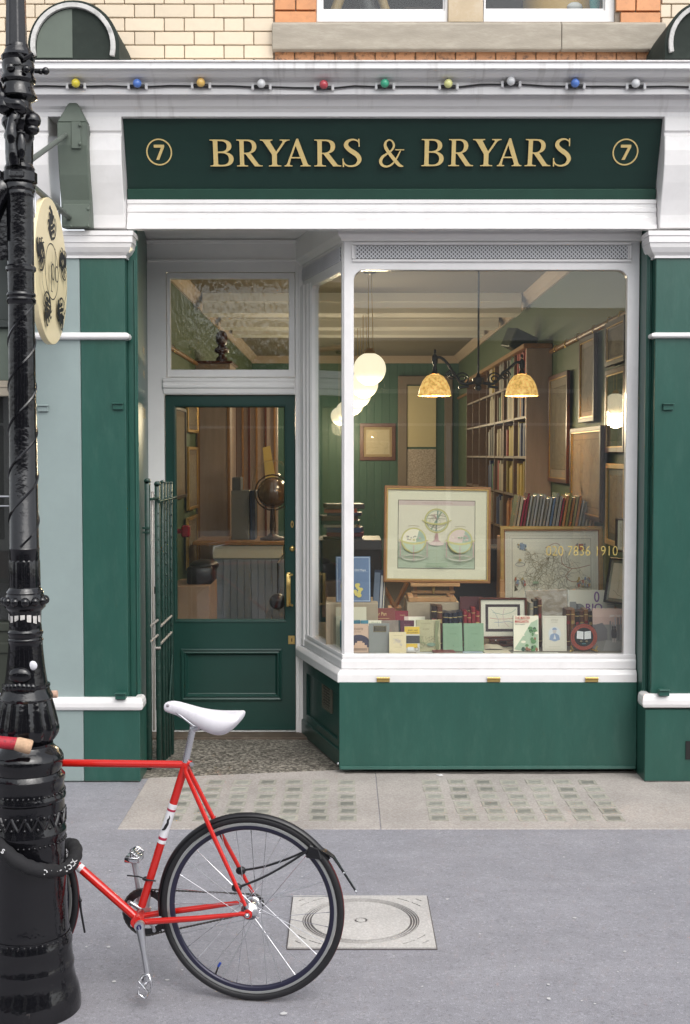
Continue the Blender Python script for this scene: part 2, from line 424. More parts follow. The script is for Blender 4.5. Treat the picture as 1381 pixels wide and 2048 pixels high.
BRASS = mat('brass', (0.62, 0.44, 0.16), rough=0.30, metal=0.9, var=0.1, vscale=40)
def _iron(nt, b):
    L = nt.links.new; tc = nt.nodes.new('ShaderNodeTexCoord')
    n = nt.nodes.new('ShaderNodeTexNoise'); n.inputs['Scale'].default_value = 20; n.inputs['Detail'].default_value = 2; L(tc.outputs['Object'], n.inputs['Vector'])
    n2 = nt.nodes.new('ShaderNodeTexNoise'); n2.inputs['Scale'].default_value = 90; n2.inputs['Detail'].default_value = 2; L(tc.outputs['Object'], n2.inputs['Vector'])
    ad = nt.nodes.new('ShaderNodeMath'); ad.operation = 'MULTIPLY_ADD'; ad.inputs[1].default_value = 0.35; L(n2.outputs[0], ad.inputs[0]); L(n.outputs[0], ad.inputs[2])
    bp = nt.nodes.new('ShaderNodeBump'); bp.inputs['Strength'].default_value = 0.5; bp.inputs['Distance'].default_value = 0.0035; L(ad.outputs[0], bp.inputs['Height']); L(bp.outputs[0], b.inputs['Normal'])
    n3 = nt.nodes.new('ShaderNodeTexNoise'); n3.inputs['Scale'].default_value = 16; n3.inputs['Detail'].default_value = 8; n3.inputs['Roughness'].default_value = 0.75; L(tc.outputs['Object'], n3.inputs['Vector'])
    cr = nt.nodes.new('ShaderNodeMapRange'); cr.inputs['From Min'].default_value = 0.66; cr.inputs['From Max'].default_value = 0.70; L(n3.outputs[0], cr.inputs[0])
    mx = nt.nodes.new('ShaderNodeMix'); mx.data_type = 'RGBA'; L(cr.outputs[0], mx.inputs['Factor']); mx.inputs['A'].default_value = (0.0045, 0.0045, 0.006, 1); mx.inputs['B'].default_value = (0.10, 0.085, 0.08, 1)
    L(mx.outputs['Result'], b.inputs['Base Color']); b.inputs['Roughness'].default_value = 0.10; b.inputs['Specular IOR Level'].default_value = 0.6
IRON = node_mat('glossy_black_cast_iron_paint', _iron)
IRON_PLAIN = mat('black_ironwork', (0.008, 0.008, 0.009), rough=0.35, bump=0.2, bscale=40)
GATE = mat('gate_green_paint', (0.008, 0.036, 0.027), rough=0.42, var=0.25, vscale=20, bump=0.3, bscale=60, dark=(0.12, 0.12, 0.11), dscale=30, damt=0.25)
STEEL = mat('worn_bare_steel', (0.36, 0.34, 0.31), rough=0.5, metal=0.5, var=0.15, vscale=30)
CHROME = mat('polished_alloy', (0.72, 0.72, 0.74), rough=0.16, metal=1.0, var=0.04, vscale=30)
ALLOY = mat('satin_alloy', (0.56, 0.57, 0.60), rough=0.30, metal=0.85, var=0.08, vscale=40)
RED = mat('red_frame_enamel', (0.55, 0.013, 0.008), rough=0.22, coat=0.6, var=0.04, vscale=20)
BAND = mat('white_frame_band', (0.75, 0.75, 0.78), rough=0.3)
BAND_RED = mat('crimson_band', (0.40, 0.02, 0.06), rough=0.3)
RUBBER = mat('black_tyre_rubber', (0.012, 0.012, 0.014), rough=0.55, var=0.2, vscale=40, bump=0.1, bscale=120)
TREAD = mat('dark_red_tread_rubber', (0.13, 0.016, 0.018), rough=0.6, var=0.25, vscale=20, dark=(0.02, 0.012, 0.014), dscale=18, damt=0.9)
RIM = mat('grey_rim_alloy', (0.40, 0.41, 0.40), rough=0.34, metal=0.6)
RIM_D = mat('dark_rim_anodised', (0.022, 0.022, 0.045), rough=0.28, metal=0.2)
BLKPLASTIC = mat('black_plastic', (0.010, 0.010, 0.012), rough=0.32, bump=0.05)
SADDLE = mat('white_saddle_leather', (0.74, 0.72, 0.76), rough=0.42, var=0.06, vscale=12, dark=(0.40, 0.38, 0.42), dscale=10, damt=0.45)
CORK = mat('cork', (0.50, 0.33, 0.21), rough=0.8, var=0.25, vscale=60, bump=0.3, bscale=80)
TAPE = mat('red_tartan_bar_tape', (0.42, 0.02, 0.035), rough=0.6, var=0.15, vscale=20, dark=(0.012, 0.010, 0.018), dscale=55, damt=0.95)
FABRIC = mat('black_lock_sleeve', (0.012, 0.012, 0.014), rough=0.85, bump=0.4, bscale=300)
PRINT_W = mat('white_print', (0.78, 0.78, 0.78), rough=0.6)
PRINT_K = mat('black_print', (0.012, 0.012, 0.014), rough=0.6)
def _asphalt(nt, b):
    L = nt.links.new; tc = nt.nodes.new('ShaderNodeTexCoord')
    n = nt.nodes.new('ShaderNodeTexNoise'); n.inputs['Scale'].default_value = 260; n.inputs['Detail'].default_value = 2; L(tc.outputs['Object'], n.inputs['Vector'])
    n2 = nt.nodes.new('ShaderNodeTexNoise'); n2.inputs['Scale'].default_value = 3.2; n2.inputs['Detail'].default_value = 10; n2.inputs['Roughness'].default_value = 0.70; L(tc.outputs['Object'], n2.inputs['Vector'])
    cr = nt.nodes.new('ShaderNodeValToRGB'); cr.color_ramp.elements[0].position = 0.32; cr.color_ramp.elements[0].color = (0.232, 0.229, 0.252, 1); cr.color_ramp.elements[1].position = 0.68; cr.color_ramp.elements[1].color = (0.280, 0.276, 0.302, 1); L(n2.outputs[0], cr.inputs[0])
    mr = nt.nodes.new('ShaderNodeMapRange'); mr.inputs['From Min'].default_value = 0.3; mr.inputs['From Max'].default_value = 0.7; mr.inputs['To Min'].default_value = 0.72; mr.inputs['To Max'].default_value = 1.28; L(n.outputs[0], mr.inputs[0])
    mp = nt.nodes.new('ShaderNodeMapping'); mp.inputs['Scale'].default_value = (0.45, 5.0, 1); L(tc.outputs['Object'], mp.inputs[0])
    n4 = nt.nodes.new('ShaderNodeTexNoise'); n4.inputs['Scale'].default_value = 2.0; n4.inputs['Detail'].default_value = 5; L(mp.outputs[0], n4.inputs['Vector'])
    m4 = nt.nodes.new('ShaderNodeMapRange'); m4.inputs['From Min'].default_value = 0.3; m4.inputs['From Max'].default_value = 0.7; m4.inputs['To Min'].default_value = 0.95; m4.inputs['To Max'].default_value = 1.05; L(n4.outputs[0], m4.inputs[0])
    mm = nt.nodes.new('ShaderNodeMath'); mm.operation = 'MULTIPLY'; L(mr.outputs[0], mm.inputs[0]); L(m4.outputs[0], mm.inputs[1])
    n5 = nt.nodes.new('ShaderNodeTexNoise'); n5.inputs['Scale'].default_value = 15; n5.inputs['Detail'].default_value = 8; n5.inputs['Roughness'].default_value = 0.75; L(tc.outputs['Object'], n5.inputs['Vector'])
    m5 = nt.nodes.new('ShaderNodeMapRange'); m5.inputs['From Min'].default_value = 0.3; m5.inputs['From Max'].default_value = 0.7; m5.inputs['To Min'].default_value = 0.91; m5.inputs['To Max'].default_value = 1.08; L(n5.outputs[0], m5.inputs[0])
    m6 = nt.nodes.new('ShaderNodeMath'); m6.operation = 'MULTIPLY'; L(mm.outputs[0], m6.inputs[0]); L(m5.outputs[0], m6.inputs[1])
    vo = nt.nodes.new('ShaderNodeTexVoronoi'); vo.inputs['Scale'].default_value = 105; L(tc.outputs['Object'], vo.inputs['Vector']); sv = nt.nodes.new('ShaderNodeSeparateColor'); L(vo.outputs['Color'], sv.inputs[0])
    rv = nt.nodes.new('ShaderNodeValToRGB'); rv.color_ramp.interpolation = 'CONSTANT'; e = rv.color_ramp.elements; e[0].position = 0; e[0].color = (.84, .84, .84, 1); e[1].position = .10; e[1].color = (.98, .98, .98, 1); k = e.new(.88); k.color = (1.14, 1.14, 1.14, 1); L(sv.outputs[0], rv.inputs[0])
    m7 = nt.nodes.new('ShaderNodeMath'); m7.operation = 'MULTIPLY'; L(m6.outputs[0], m7.inputs[0]); L(rv.outputs[0], m7.inputs[1])
    hs = nt.nodes.new('ShaderNodeHueSaturation'); L(cr.outputs[0], hs.inputs['Color']); L(m7.outputs[0], hs.inputs['Value']); L(hs.outputs[0], b.inputs['Base Color'])
    b.inputs['Roughness'].default_value = 0.72
    bp = nt.nodes.new('ShaderNodeBump'); bp.inputs['Strength'].default_value = 0.35; bp.inputs['Distance'].default_value = 0.003; L(n.outputs[0], bp.inputs['Height']); L(bp.outputs[0], b.inputs['Normal'])
ASPHALT = node_mat('worn_grey_asphalt', _asphalt)
def speckle(name, c0, c1, c2, sc, rough=0.7, dirt=0.0):
    def f(nt, b):
        L = nt.links.new; tc = nt.nodes.new('ShaderNodeTexCoord')
        v = nt.nodes.new('ShaderNodeTexVoronoi'); v.inputs['Scale'].default_value = sc; L(tc.outputs['Object'], v.inputs['Vector'])
        sp = nt.nodes.new('ShaderNodeSeparateColor'); L(v.outputs['Color'], sp.inputs[0])
        cr = nt.nodes.new('ShaderNodeValToRGB'); e = cr.color_ramp.elements; e[0].position = 0.0; e[0].color = c0 + (1,); e[1].position = 1.0; e[1].color = c2 + (1,); k = e.new(0.55); k.color = c1 + (1,); L(sp.outputs[0], cr.inputs[0])
        n = nt.nodes.new('ShaderNodeTexNoise'); n.inputs['Scale'].default_value = 2.4; n.inputs['Detail'].default_value = 7; L(tc.outputs['Object'], n.inputs['Vector'])
        mr = nt.nodes.new('ShaderNodeMapRange'); mr.inputs['From Min'].default_value = 0.3; mr.inputs['From Max'].default_value = 0.7; mr.inputs['To Min'].default_value = 1 - dirt; mr.inputs['To Max'].default_value = 1 + dirt * 0.6; L(n.outputs[0], mr.inputs[0])
        hs = nt.nodes.new('ShaderNodeHueSaturation'); L(cr.outputs[0], hs.inputs['Color']); L(mr.outputs[0], hs.inputs['Value']); L(hs.outputs[0], b.inputs['Base Color']); b.inputs['Roughness'].default_value = rough
        bp = nt.nodes.new('ShaderNodeBump'); bp.inputs['Strength'].default_value = 0.2; bp.inputs['Distance'].default_value = 0.003; L(v.outputs['Distance'], bp.inputs['Height']); L(bp.outputs[0], b.inputs['Normal'])
    return node_mat(name, f)
GRANO = speckle('granolithic_slab', (0.33, 0.295, 0.27), (0.38, 0.345, 0.32), (0.44, 0.41, 0.38), 130, 0.7, 0.18)
TERRAZZO = speckle('terrazzo_step', (0.05, 0.045, 0.038), (0.15, 0.135, 0.11), (0.36, 0.33, 0.28), 75, 0.55, 0.25)
MANHOLE = speckle('pale_concrete_cover', (0.42, 0.40, 0.385), (0.47, 0.45, 0.43), (0.54, 0.52, 0.50), 160, 0.7, 0.14)
MANHOLE_G = mat('dark_groove_iron', (0.10, 0.09, 0.09), rough=0.6, var=0.2, vscale=30)
LENS = mat('pavement_glass', (0.255, 0.252, 0.222), rough=0.5, var=0.3, vscale=20, rand=0.30)
LENS_F = mat('pavement_lens_frame', (0.335, 0.322, 0.275), rough=0.75, var=0.2, vscale=40, rand=0.10)
PANE = glass_mat('window_glass', (0.97, 0.985, 0.975), wavy=0.012, wscale=3, veil=0.008)
PANE_F = glass_mat('old_fanlight_glass', (0.93, 0.95, 0.93), rough=0.03, wavy=0.25, wscale=16, wst=(3, 1, 1))
PICGLASS = glass_mat('picture_glass', (1, 1, 1))
# ================================================================== GROUND
mb = MB(); mb.box(-60, 60, -60, 0.9, -0.3, 0.0); struct('asphalt_pavement', mb, ASPHALT)
YB, YD = 0.24, 1.20            # bay window front, door plane (pilaster faces are Y = 0)
# granolithic slabs with rows of pavement lights
def pav_slab(x0, x1, cols, label):
    m = MB(); m.box(x0, x1, Pz(690, 1659, 0).y, 0.245, -0.05, 0.004)
    s = struct('pavement_slab', m, GRANO, bevel=0.003)
    s['label'] = label
    lens = MB(); fr = 0.052
    lens.slab([rect(-fr, fr, -fr, fr), rect(-0.036, 0.036, -0.035, 0.035)], -0.0066, 0.004, LENS_F, plane='xy')
    lens.slab([rect(-0.036, 0.036, -0.035, 0.035)], -0.0050, 0, LENS, plane='xy')
    src = None
    for r in range(6):
        for c in cols:
            loc = (c + random.uniform(-.006, .006), Pz(690, 1566 + 14.4 * r, 0).y + random.uniform(-.005, .005), random.uniform(-.0008, .0008))
            if src is None: src = obj('pavement_light', lens, None, parent=s, world=False); src.location = loc
            else: inst(src, s, loc, (0, 0, random.uniform(-.05, .05)))
pav_slab(-1.20, 0.186, [-0.933 + 0.1575 * k for k in range(7)], 'left pavement slab with seven columns of glass lights')
pav_slab(0.190, 4.2, [0.512 + 0.1585 * k for k in range(7)], 'right pavement slab with seven columns of glass lights')
# doorway floor
mb = MB(); mb.slab([[(-1.24, .05), (0.01, .25), (-0.26, 1.03), (-1.36, 1.03)]], -0.007, 0.05, TERRAZZO, plane='xy'); struct('terrazzo_doorstep_floor', mb, TERRAZZO)
mb = MB(); mb.box(-1.38, -0.25, 1.03, 1.26, -0.05, 0.022); struct('doorway_threshold_floor', mb, mat('worn_brown_threshold', (0.10, 0.075, 0.055), rough=0.7, var=0.3, vscale=12, dark=(0.22, 0.19, 0.15), dscale=9, damt=0.6), bevel=0.004)

# manhole cover
mh = thing('manhole_cover', 'pale square manhole cover with concentric circle set in the grey pavement', 'manhole cover', (0.067, (Pz(722, 1795, 0).y + Pz(722, 1899, 0).y) / 2, 0))
def circ(r, n=64): return ell(0, 0, r, r, n)
m = MB(); m.box(-.302, .302, -.288, .288, -0.03, 0.004); obj('groove_plate', m, MANHOLE_G, mh, world=False)
m = MB()
hol = [rect(-.297, .297, -.283, .283), circ(.247)]
for sx in (-1, 1):
    for sy in (-1, 1):
        for a0, a1, r0, dw in ((32, 43, .305, .007), (46, 58, .305, .007), (40, 46, .350, .007)):
            aa = [R(a0 + (a1 - a0) * i / 5) for i in range(6)]
            lp = [(sx * r0 * math.cos(a), sy * r0 * .95 * math.sin(a)) for a in aa] + [(sx * (r0 + dw) * math.cos(a), sy * (r0 + dw) * .95 * math.sin(a)) for a in reversed(aa)]
            hol.append(lp)
m.slab(hol, -0.009, 0.006, MANHOLE, plane='xy'); obj('outer_frame', m, None, mh, world=False)
m = MB()
for r0, r1 in ((.2425, .2395), (.2315, .2285), (.2205, .2175)): m.slab([circ(r0), circ(r1)], -0.0075, 0.004, MANHOLE, plane='xy')
obj('groove_ring', m, None, mh, world=False)
m = MB(); m.slab([circ(.2085), circ(.0285, 24)], -0.009, 0.006, MANHOLE, plane='xy'); m.slab([circ(.019, 20)], -0.009, 0.006, MANHOLE, plane='xy'); obj('round_lid', m, None, mh, world=False)

# chewing gum and flecks trodden into the pavement: uncountable
m = MB(); rr = random.Random(3)
GUM = mat('trodden_white_fleck', (0.55, 0.54, 0.54), rough=0.8)
def fleck(px, py, r):
    q = Pz(px, py, 0.0); a0 = rr.random() * 6
    m.slab([[(q.x + r * rr.uniform(.6, 1.3) * math.cos(a0 + k * 1.05), q.y + r * rr.uniform(.6, 1.3) * math.sin(a0 + k * 1.05)) for k in range(6)]], -0.0052, 0, GUM, plane='xy')
for px, py, r in [(1128, 1716, .006), (895, 1800, .007), (1150, 1838, .007), (1097, 1971, .006), (1098, 2000, .009), (567, 2030, .014), (228, 1965, .008), (218, 1896, .008), (173, 1896, .006), (335, 1962, .008), (365, 1942, .006), (720, 1703, .006), (220, 1743, .006), (300, 1688, .006), (1030, 1935, .004), (960, 1870, .004), (1250, 1905, .006), (1310, 1790, .004), (845, 1975, .005), (1190, 2010, .005), (190, 1545, .005), (880, 1668, .005)]: fleck(px, py, r)
for _ in range(75): fleck(rr.uniform(150, 1380), 1670 + 370 * rr.random() ** 1.2, rr.choice([.0018, .0022, .003, .0038]))
g = obj('chewing_gum_litter', m, None); g['kind'] = 'stuff'; g['label'] = 'white flecks trodden into grey pavement'
GRIME = mat('grimy_dirt', (0.085, 0.078, 0.068), rough=.95, var=.4, vscale=18)
m = MB(); rg = random.Random(9)
def grime(x0, y0, x1, y1, w):
    n = max(3, int(abs(x1 - x0) / .035) + int(abs(y1 - y0) / .035)); d = Vector((x1 - x0, y1 - y0)).normalized(); nn = Vector((d.y, -d.x)); edge = []; wv = w
    for i in range(n + 1):
        t = i / n; wv = max(.006, min(w * 1.8, wv + rg.uniform(-.4, .4) * w)); edge.append((x0 + (x1 - x0) * t + nn.x * wv, y0 + (y1 - y0) * t + nn.y * wv))
    for i in range(n):
        t0, t1 = i / n, (i + 1) / n; a, b_ = (x0 + (x1 - x0) * t0 - nn.x * .02, y0 + (y1 - y0) * t0 - nn.y * .02), (x0 + (x1 - x0) * t1 - nn.x * .02, y0 + (y1 - y0) * t1 - nn.y * .02)
        m.add([(a[0], a[1], .0078), (edge[i][0], edge[i][1], .0078), (edge[i + 1][0], edge[i + 1][1], .0078), (b_[0], b_[1], .0078)], [(0, 1, 2, 3)])
grime(-1.98, -.022, -1.24, -.022, .014); grime(1.81, -.022, 2.8, -.022, .014); grime(0.0, .165, 1.83, .165, .018); grime(-1.24, .10, -1.36, 1.0, -.03); grime(-.26, 1.0, -.02, .26, -.03)
gr_ = obj('dirt_litter', m, GRIME); gr_['kind'] = 'stuff'; gr_['label'] = 'dark dirt gathered along the foot of the shopfront'
m = MB(); q = Pz(880, 1553, 0); m.slab([[(q.x - .022, q.y + .006), (q.x - .005, q.y - .014), (q.x + .02, q.y - .008), (q.x + .013, q.y + .016), (q.x - .004, q.y + .004)]], -0.011, 0.004, PRINT_W, plane='xy')
tag(obj('paper_scrap', m, None), 'small white scrap of paper on the pavement below the green panel', 'litter')

# ================================================================== SHOP BUILDING
B = thing('shop_building', 'green and white shopfront with cream glazed brick wall above', 'building', (0.27, 0.3, 0))
YW = 0.16                      # upper wall face
zt = Z(118, -0.1)
wm = MB(); wx = [(-3.6, X(630, YW)), (X(1222, YW), 3.6)]
W_TOP = 7.5
for a, b in wx: wm.box(a, b, YW + 0.012, YW + 0.3, zt - 0.3, W_TOP)
wm.box(X(630, YW), X(1222, YW), YW + 0.012, YW + 0.3, zt - 0.3, Z(42, YW)); wm.box(X(630, YW), X(1222, YW), YW + 0.012, YW + 0.3, 5.9, W_TOP)
wall = obj('brick_wall', wm, MORTAR, B)
# Flemish bond: every brick its own piece
ch = 0.0806; zb = Z(117.2, YW); str_l, head_l, jt = 0.2328, 0.1148, 0.0054
def brickmesh(l): q = MB(); q.box(-l / 2, l / 2, 0, 0.02, jt / 2, ch - jt / 2); return q
sources = {}
xl_end = X(549, YW) ; xr_start = X(1311, YW)
for row in range(-2, 9):
    z0 = zb + row * ch
    if row < 0 and row < -1: continue
    period = str_l + head_l + 2 * jt
    x = -2.75 + (0 if row % 2 == 0 else period / 2) - 0.006
    k = 0
    while x < 2.9:
        l = str_l if k % 2 == 0 else head_l
        a, b = x, x + l
        for lo, hi in ((-2.6, xl_end), (xr_start, 2.75)):
            aa, bb = max(a, lo), min(b, hi)
            if bb - aa > 0.03:
                L_ = round(bb - aa, 4)
                if L_ not in sources:
                    o = obj('brick', brickmesh(L_), BRICK, wall, world=False, bevel=0.0035); sources[L_] = o
                else: o = inst(sources[L_], wall, (0, 0, 0))
                o.location = Vector(((aa + bb) / 2, YW + random.uniform(-.0015, .0015), z0)) - off_of(wall)
                o.rotation_euler = (random.uniform(-.006, .006), random.uniform(-.003, .003), random.uniform(-.004, .004))
        x += l + jt; k += 1
# terracotta quoins beside the upper windows
def tblock(px0, px1, py0, py1, Y=YW - 0.008, m_=TERRA):
    q = MB(); a = X(px0, Y); b = X(px1, Y); q.box(a + .002, b - .002, Y, Y + .12, Z(py1, Y) + .002, Z(py0, Y) - .002); return obj('terracotta_block', q, m_, wall, bevel=0.003)
for pr in ((552, 593, -35, 20), (594, 634, -35, 20), (552, 634, 22, 46), (1223, 1262, -35, 22), (1263, 1311, -35, 22), (1232, 1311, 24, 46)): tblock(*pr)
xx = 552
while xx < 1318: tblock(xx, xx + 39, 98, 124, YW - 0.004, TERRA_D); xx += 39.6
# stone window sill
ms = MB(); ys = YW - 0.05
ms.sweep([(0, Z(99, ys)), (0.004, Z(98, ys) + 0.004), (0.004, Z(48, ys)), (-.02, Z(46, ys) + .012), (-.06, Z(46, ys) + .02), (-.06, Z(99, ys))], [(X(547, ys), ys), (X(1021 + 95, ys), ys)])
obj('window_sill', ms, STONE, B, bevel=0.004)
ms = MB(); ms.sweep([(0, Z(99, ys)), (0.004, Z(98, ys) + 0.004), (0.004, Z(48, ys)), (-.02, Z(46, ys) + .012), (-.06, Z(46, ys) + .02), (-.06, Z(99, ys))], [(X(1021 + 96, ys), ys), (X(1322, ys), ys)])
obj('window_sill', ms, STONE, B, bevel=0.004)
# upper sash windows
def upper(px0, px1, gx0, gx1, glassb, label):
    yw = YW + 0.035; a = MB(); ztop = 5.9; z0 = Z(46, yw)
    a.slab([rect(X(px0, yw), X(px1, yw), z0, ztop), rect(X(gx0 - 4, yw), X(gx1 + 4, yw), Z(glassb + 4, yw), ztop - .08)], yw, .07)
    f = obj('upper_window_frame', a, WHITE2, B, bevel=0.004, label=label)
    s = MB(); y2 = yw + .02; s.slab([rect(X(gx0 - 4, yw), X(gx1 + 4, yw), Z(44, y2), ztop - .08), rect(X(gx0, y2), X(gx1, y2), Z(glassb, y2), ztop - .12)], y2, .04)
    obj('sash', s, WHITE, f, bevel=0.003)
    g_ = MB(); g_.box(X(gx0 - 3, y2), X(gx1 + 3, y2), y2 + .02, y2 + .024, Z(glassb + 3, y2), ztop - .1); obj('pane', g_, PANE, f)
upper(634, 893, 648, 883, 18, 'left upper window'); upper(963, 1223, 967, 1198, 17, 'right upper window')
q = MB(); q.box(X(893.5, YW), X(962.5, YW), YW + .012, YW + .16, Z(46, YW), 5.9); obj('stone_mullion', q, STONE_T, B, bevel=0.005)
# cornice across the whole front
def cz(pairs): return [(-(y), Z(py, y)) for y, py in pairs]
prof = cz([(-.335, 124), (-.335, 137), (-.318, 139.5), (-.300, 141), (-.292, 147), (-.270, 154), (-.235, 158.5), (-.225, 160), (-.222, 162), (-.212, 163.5), (-.212, 189), (-.150, 189.5)])
prof += [(.150, Z(193, -.15)), (.146, Z(200, -.146)), (.128, Z(212, -.128)), (.100, Z(219, -.10)), (.096, Z(222, -.096)), (.090, Z(224, -.09)), (.090, Z(233, -.09)), (-.16, Z(233, -.09)), (-.16, Z(124, -.335))]
q = MB(); q.sweep(prof, [(-3.4, 0), (3.4, 0)]); obj('cornice', q, CORNICE, B, bevel=0.003)
q = MB(); q.sweep([(.345, Z(122, -.34) + .004), (.345, Z(124, -.34)), (-.16, Z(124, -.335) + .001), (-.16, Z(120, -.335) + .05)], [(-3.4, 0), (3.4, 0)]); obj('cornice_flashing', q, mat('chalky_white_flashing', (0.74, 0.72, 0.71), rough=0.8, var=0.12, vscale=9, dark=(0.35, 0.33, 0.31), dscale=12, damt=0.6), B, bevel=0.002)
# round-headed lead caps standing on the cornice ends
def cap(pc, pr, ptop, split, label):
    yc = -.30; xc = X(pc, yc); r = X(pc + pr, yc) - xc; zc = Z(122, yc) + .012; zr = Z(ptop, yc) - r * 1.0
    c_ = MB(); arc = [(xc + r * math.cos(a), zr + r * math.sin(a)) for a in [math.pi * i / 28 for i in range(29)]]
    c_.slab([[(xc - r, zc), (xc + r, zc)] + arc], yc, .46); c = obj('corbel_cap', c_, LEAD, B, bevel=0.006, label=label)
    hd = MB(); r2, r3 = r * .925, r * .825
    lo = [(xc + r2 * math.cos(a), zr + r2 * math.sin(a)) for a in [R(-14) + R(208) * i / 30 for i in range(31)]]; li = [(xc + r3 * math.cos(a), zr + r3 * math.sin(a)) for a in [R(-14) + R(208) * i / 30 for i in range(31)]]
    hd.slab([lo + li[::-1]], yc - .022, .03); obj('arch_moulding', hd, mat('dirty_white_moulding', (0.55, 0.54, 0.52), rough=.6, var=.15, vscale=14, dark=(0.16, 0.16, 0.15), dscale=16, damt=.7), c, bevel=0.005)
    if split:
        sp = MB(); r4 = r * .80; xs = xc - .005
        pts = [(xs, zc + .006), (xs, zr + math.sqrt(max(0, r4 * r4 - .005 ** 2)))] + [(xc + r4 * math.cos(a), zr + r4 * math.sin(a)) for a in [R(93) + R(87) * i / 14 for i in range(15)]] + [(xc - r4, zc + .006)]
        sp.slab([pts], yc - .004, .006); obj('cap_face', sp, GREYGREEN_D, c)
cap(156, 90, 0, True, 'cap with lighter left half'); cap(1404, 84, 0, False, 'dark cap at the right end')
# consoles either side of the sign
def console(px0, px1, m_, name='console', yo=0.0, parent=B, label=None):
    pr = [(-.088, 231), (-.094, 238), (-.092, 262), (-.080, 264), (-.080, 270), (-.096, 272), (-.100, 300), (-.092, 330), (-.066, 365), (-.035, 400), (-.012, 430), (-.004, 456)]
    p2 = [(-(y + yo), Z(py, y + yo)) for y, py in pr]
    p2 = p2 + [(-.2, p2[-1][1]), (-.2, p2[0][1])]
    c_ = MB(); c_.sweep(p2, [(px0, 0), (px1, 0)]); return obj(name, c_, m_, parent, bevel=0.004, label=label)
console(-1.56, -1.303, WHITE); console(-2.02, -1.73, WHITE); console(1.862, 2.16, WHITE)
# fin on the party line that carries the hanging sign
xf0, xf1 = X(127, -.1), X(186, -.1)
fin = MB(); fin.sweep([(.17, Z(244, -.17)), (.165, Z(290, -.165)), (.13, Z(350, -.13)), (.09, Z(400, -.09)), (.075, Z(456, -.075)), (-.05, Z(456, 0)), (-.05, Z(244, -.17))], [(xf0, 0), (xf1, 0)])
zt0 = Z(244, -.17) + .0005; xm = (xf0 + xf1) / 2; zap = Z(196, -.14)
fin.hexa([(xf0, -.17, zt0), (xf1, -.17, zt0), (xf1, .05, zt0), (xf0, .05, zt0)], [(xm - .012, -.13, zap), (xm + .012, -.13, zap), (xm + .012, -.05, zap), (xm - .012, -.05, zap)])
fn = obj('party_wall_fin', fin, GREYGREEN_D, B, bevel=0.006)
q = MB(); q.box(X(150, -.17), X(169, -.17), -.175, -.16, Z(297, -.17), Z(243, -.17)); obj('bracket_plate', q, GREYGREEN_D, fn, bevel=0.003)
q = MB(); q.box(X(133, -.1), X(185, -.1), -.118, -.08, Z(455, -.1), Z(409, -.1)); obj('bracket_plate', q, GREYGREEN_D, fn, bevel=0.003)
for bx, by, yy in ((160, 250, -.183), (160, 287, -.183), (142, 452, -.119), (177, 452, -.119), (177, 418, -.119)):
    q = MB(); p = P(bx, by, yy); q.sphere(p, .010, None, 8, 6, (1, .6, 1)); obj('bolt_head', q, GREYGREEN_D, fn)
# fascia under the sign
fp = cz([(.055, 399), (.055, 407), (.062, 408), (.062, 415), (.050, 416), (.050, 424), (.056, 425), (.056, 432), (.045, 434), (.045, 447), (.030, 449), (.028, 458)]) + [(-.09, Z(458, .028)), (-.09, Z(399, .055))]
q = MB(); q.sweep(fp, [(-1.300, 0), (1.858, 0)]); obj('fascia', q, WHITE, B, bevel=0.0025)
# recess soffit
ZS = 3.46
q = MB(); q.box(-1.42, 1.95, 0.092, 1.30, ZS, ZS + .05); obj('soffit', q, WHITE_LIFT, B)
# pilasters -------------------------------------------------------
zcap = Z(515, 0); 
def pil(x0, x1, m_, label=None):
    q = MB(); q.box(x0, x1, 0, .4, 0, zcap + .05); return obj('pilaster', q, m_, B, bevel=0.004, label=label)
xs = X(163.5, 0); xL = X(253, 0); xL2 = X(278, .08)
PN = pil(-1.985, xs - .001, GREYGREEN, 'grey-green half pilaster'); PL = pil(xs + .001, xL, GREEN, 'dark green half pilaster')
xR = X(1308, 0); xR2 = X(1290, .08)
PR = pil(xR, 2.9, GREEN, 'right green pilaster')
# inner returns of the pilasters and the reveal
q = MB(); q.hexa([(xL, .08, 0), (xL2, .08, 0), (-1.372, 1.2, 0), (-1.46, 1.2, 0)], [(xL, .08, ZS + .04), (xL2, .08, ZS + .04), (-1.372, 1.2, ZS + .04), (-1.46, 1.2, ZS + .04)]); rev = obj('reveal', q, GREEN, B, bevel=0.004)
q = MB(); q.box(xR2, xR, .08, .5, 0, ZS + .04); obj('reveal', q, GREEN, B, bevel=0.004)
for pxx, m_ in ((xL2 - .016, GREEN), (xR2 + .016, GREEN)):
    q = MB(); q.tube([(pxx, .078, .12), (pxx, .078, Z(520, .08))], .007, 6); obj('reveal_bead', q, m_, B)
# gilt lettering running down the reveal, seen almost edge-on
rv0 = Vector((xL2, .08, 0)); rv1 = Vector((-1.372, 1.2, 0)); rd = (rv1 - rv0).normalized(); rn = Vector((rd.y, -rd.x, 0))
for k, (py0, py1, w) in enumerate(((690, 708, .55), (722, 729, .4), (736, 756, .5), (812, 838, .62))):
    a = Art(0.0); txt = ('PRINTS', 'AND', 'MAPS', 'BOOKS')[k]
    zz = Z((py0 + py1) / 2, .6); hh = (Z(py0, .6) - Z(py1, .6)) * .8
    a.text(txt, .62, zz - hh / 2, hh, GOLD, maxw=w)
    M = Matrix(((rd.x, -rn.x, 0, rv0.x + rn.x * .0015), (rd.y, -rn.y, 0, rv0.y + rn.y * .0015), (0, 0, 1, 0), (0, 0, 0, 1)))
    a.mb.xf(M); obj('gilt_lettering', a.mb, None, rev)
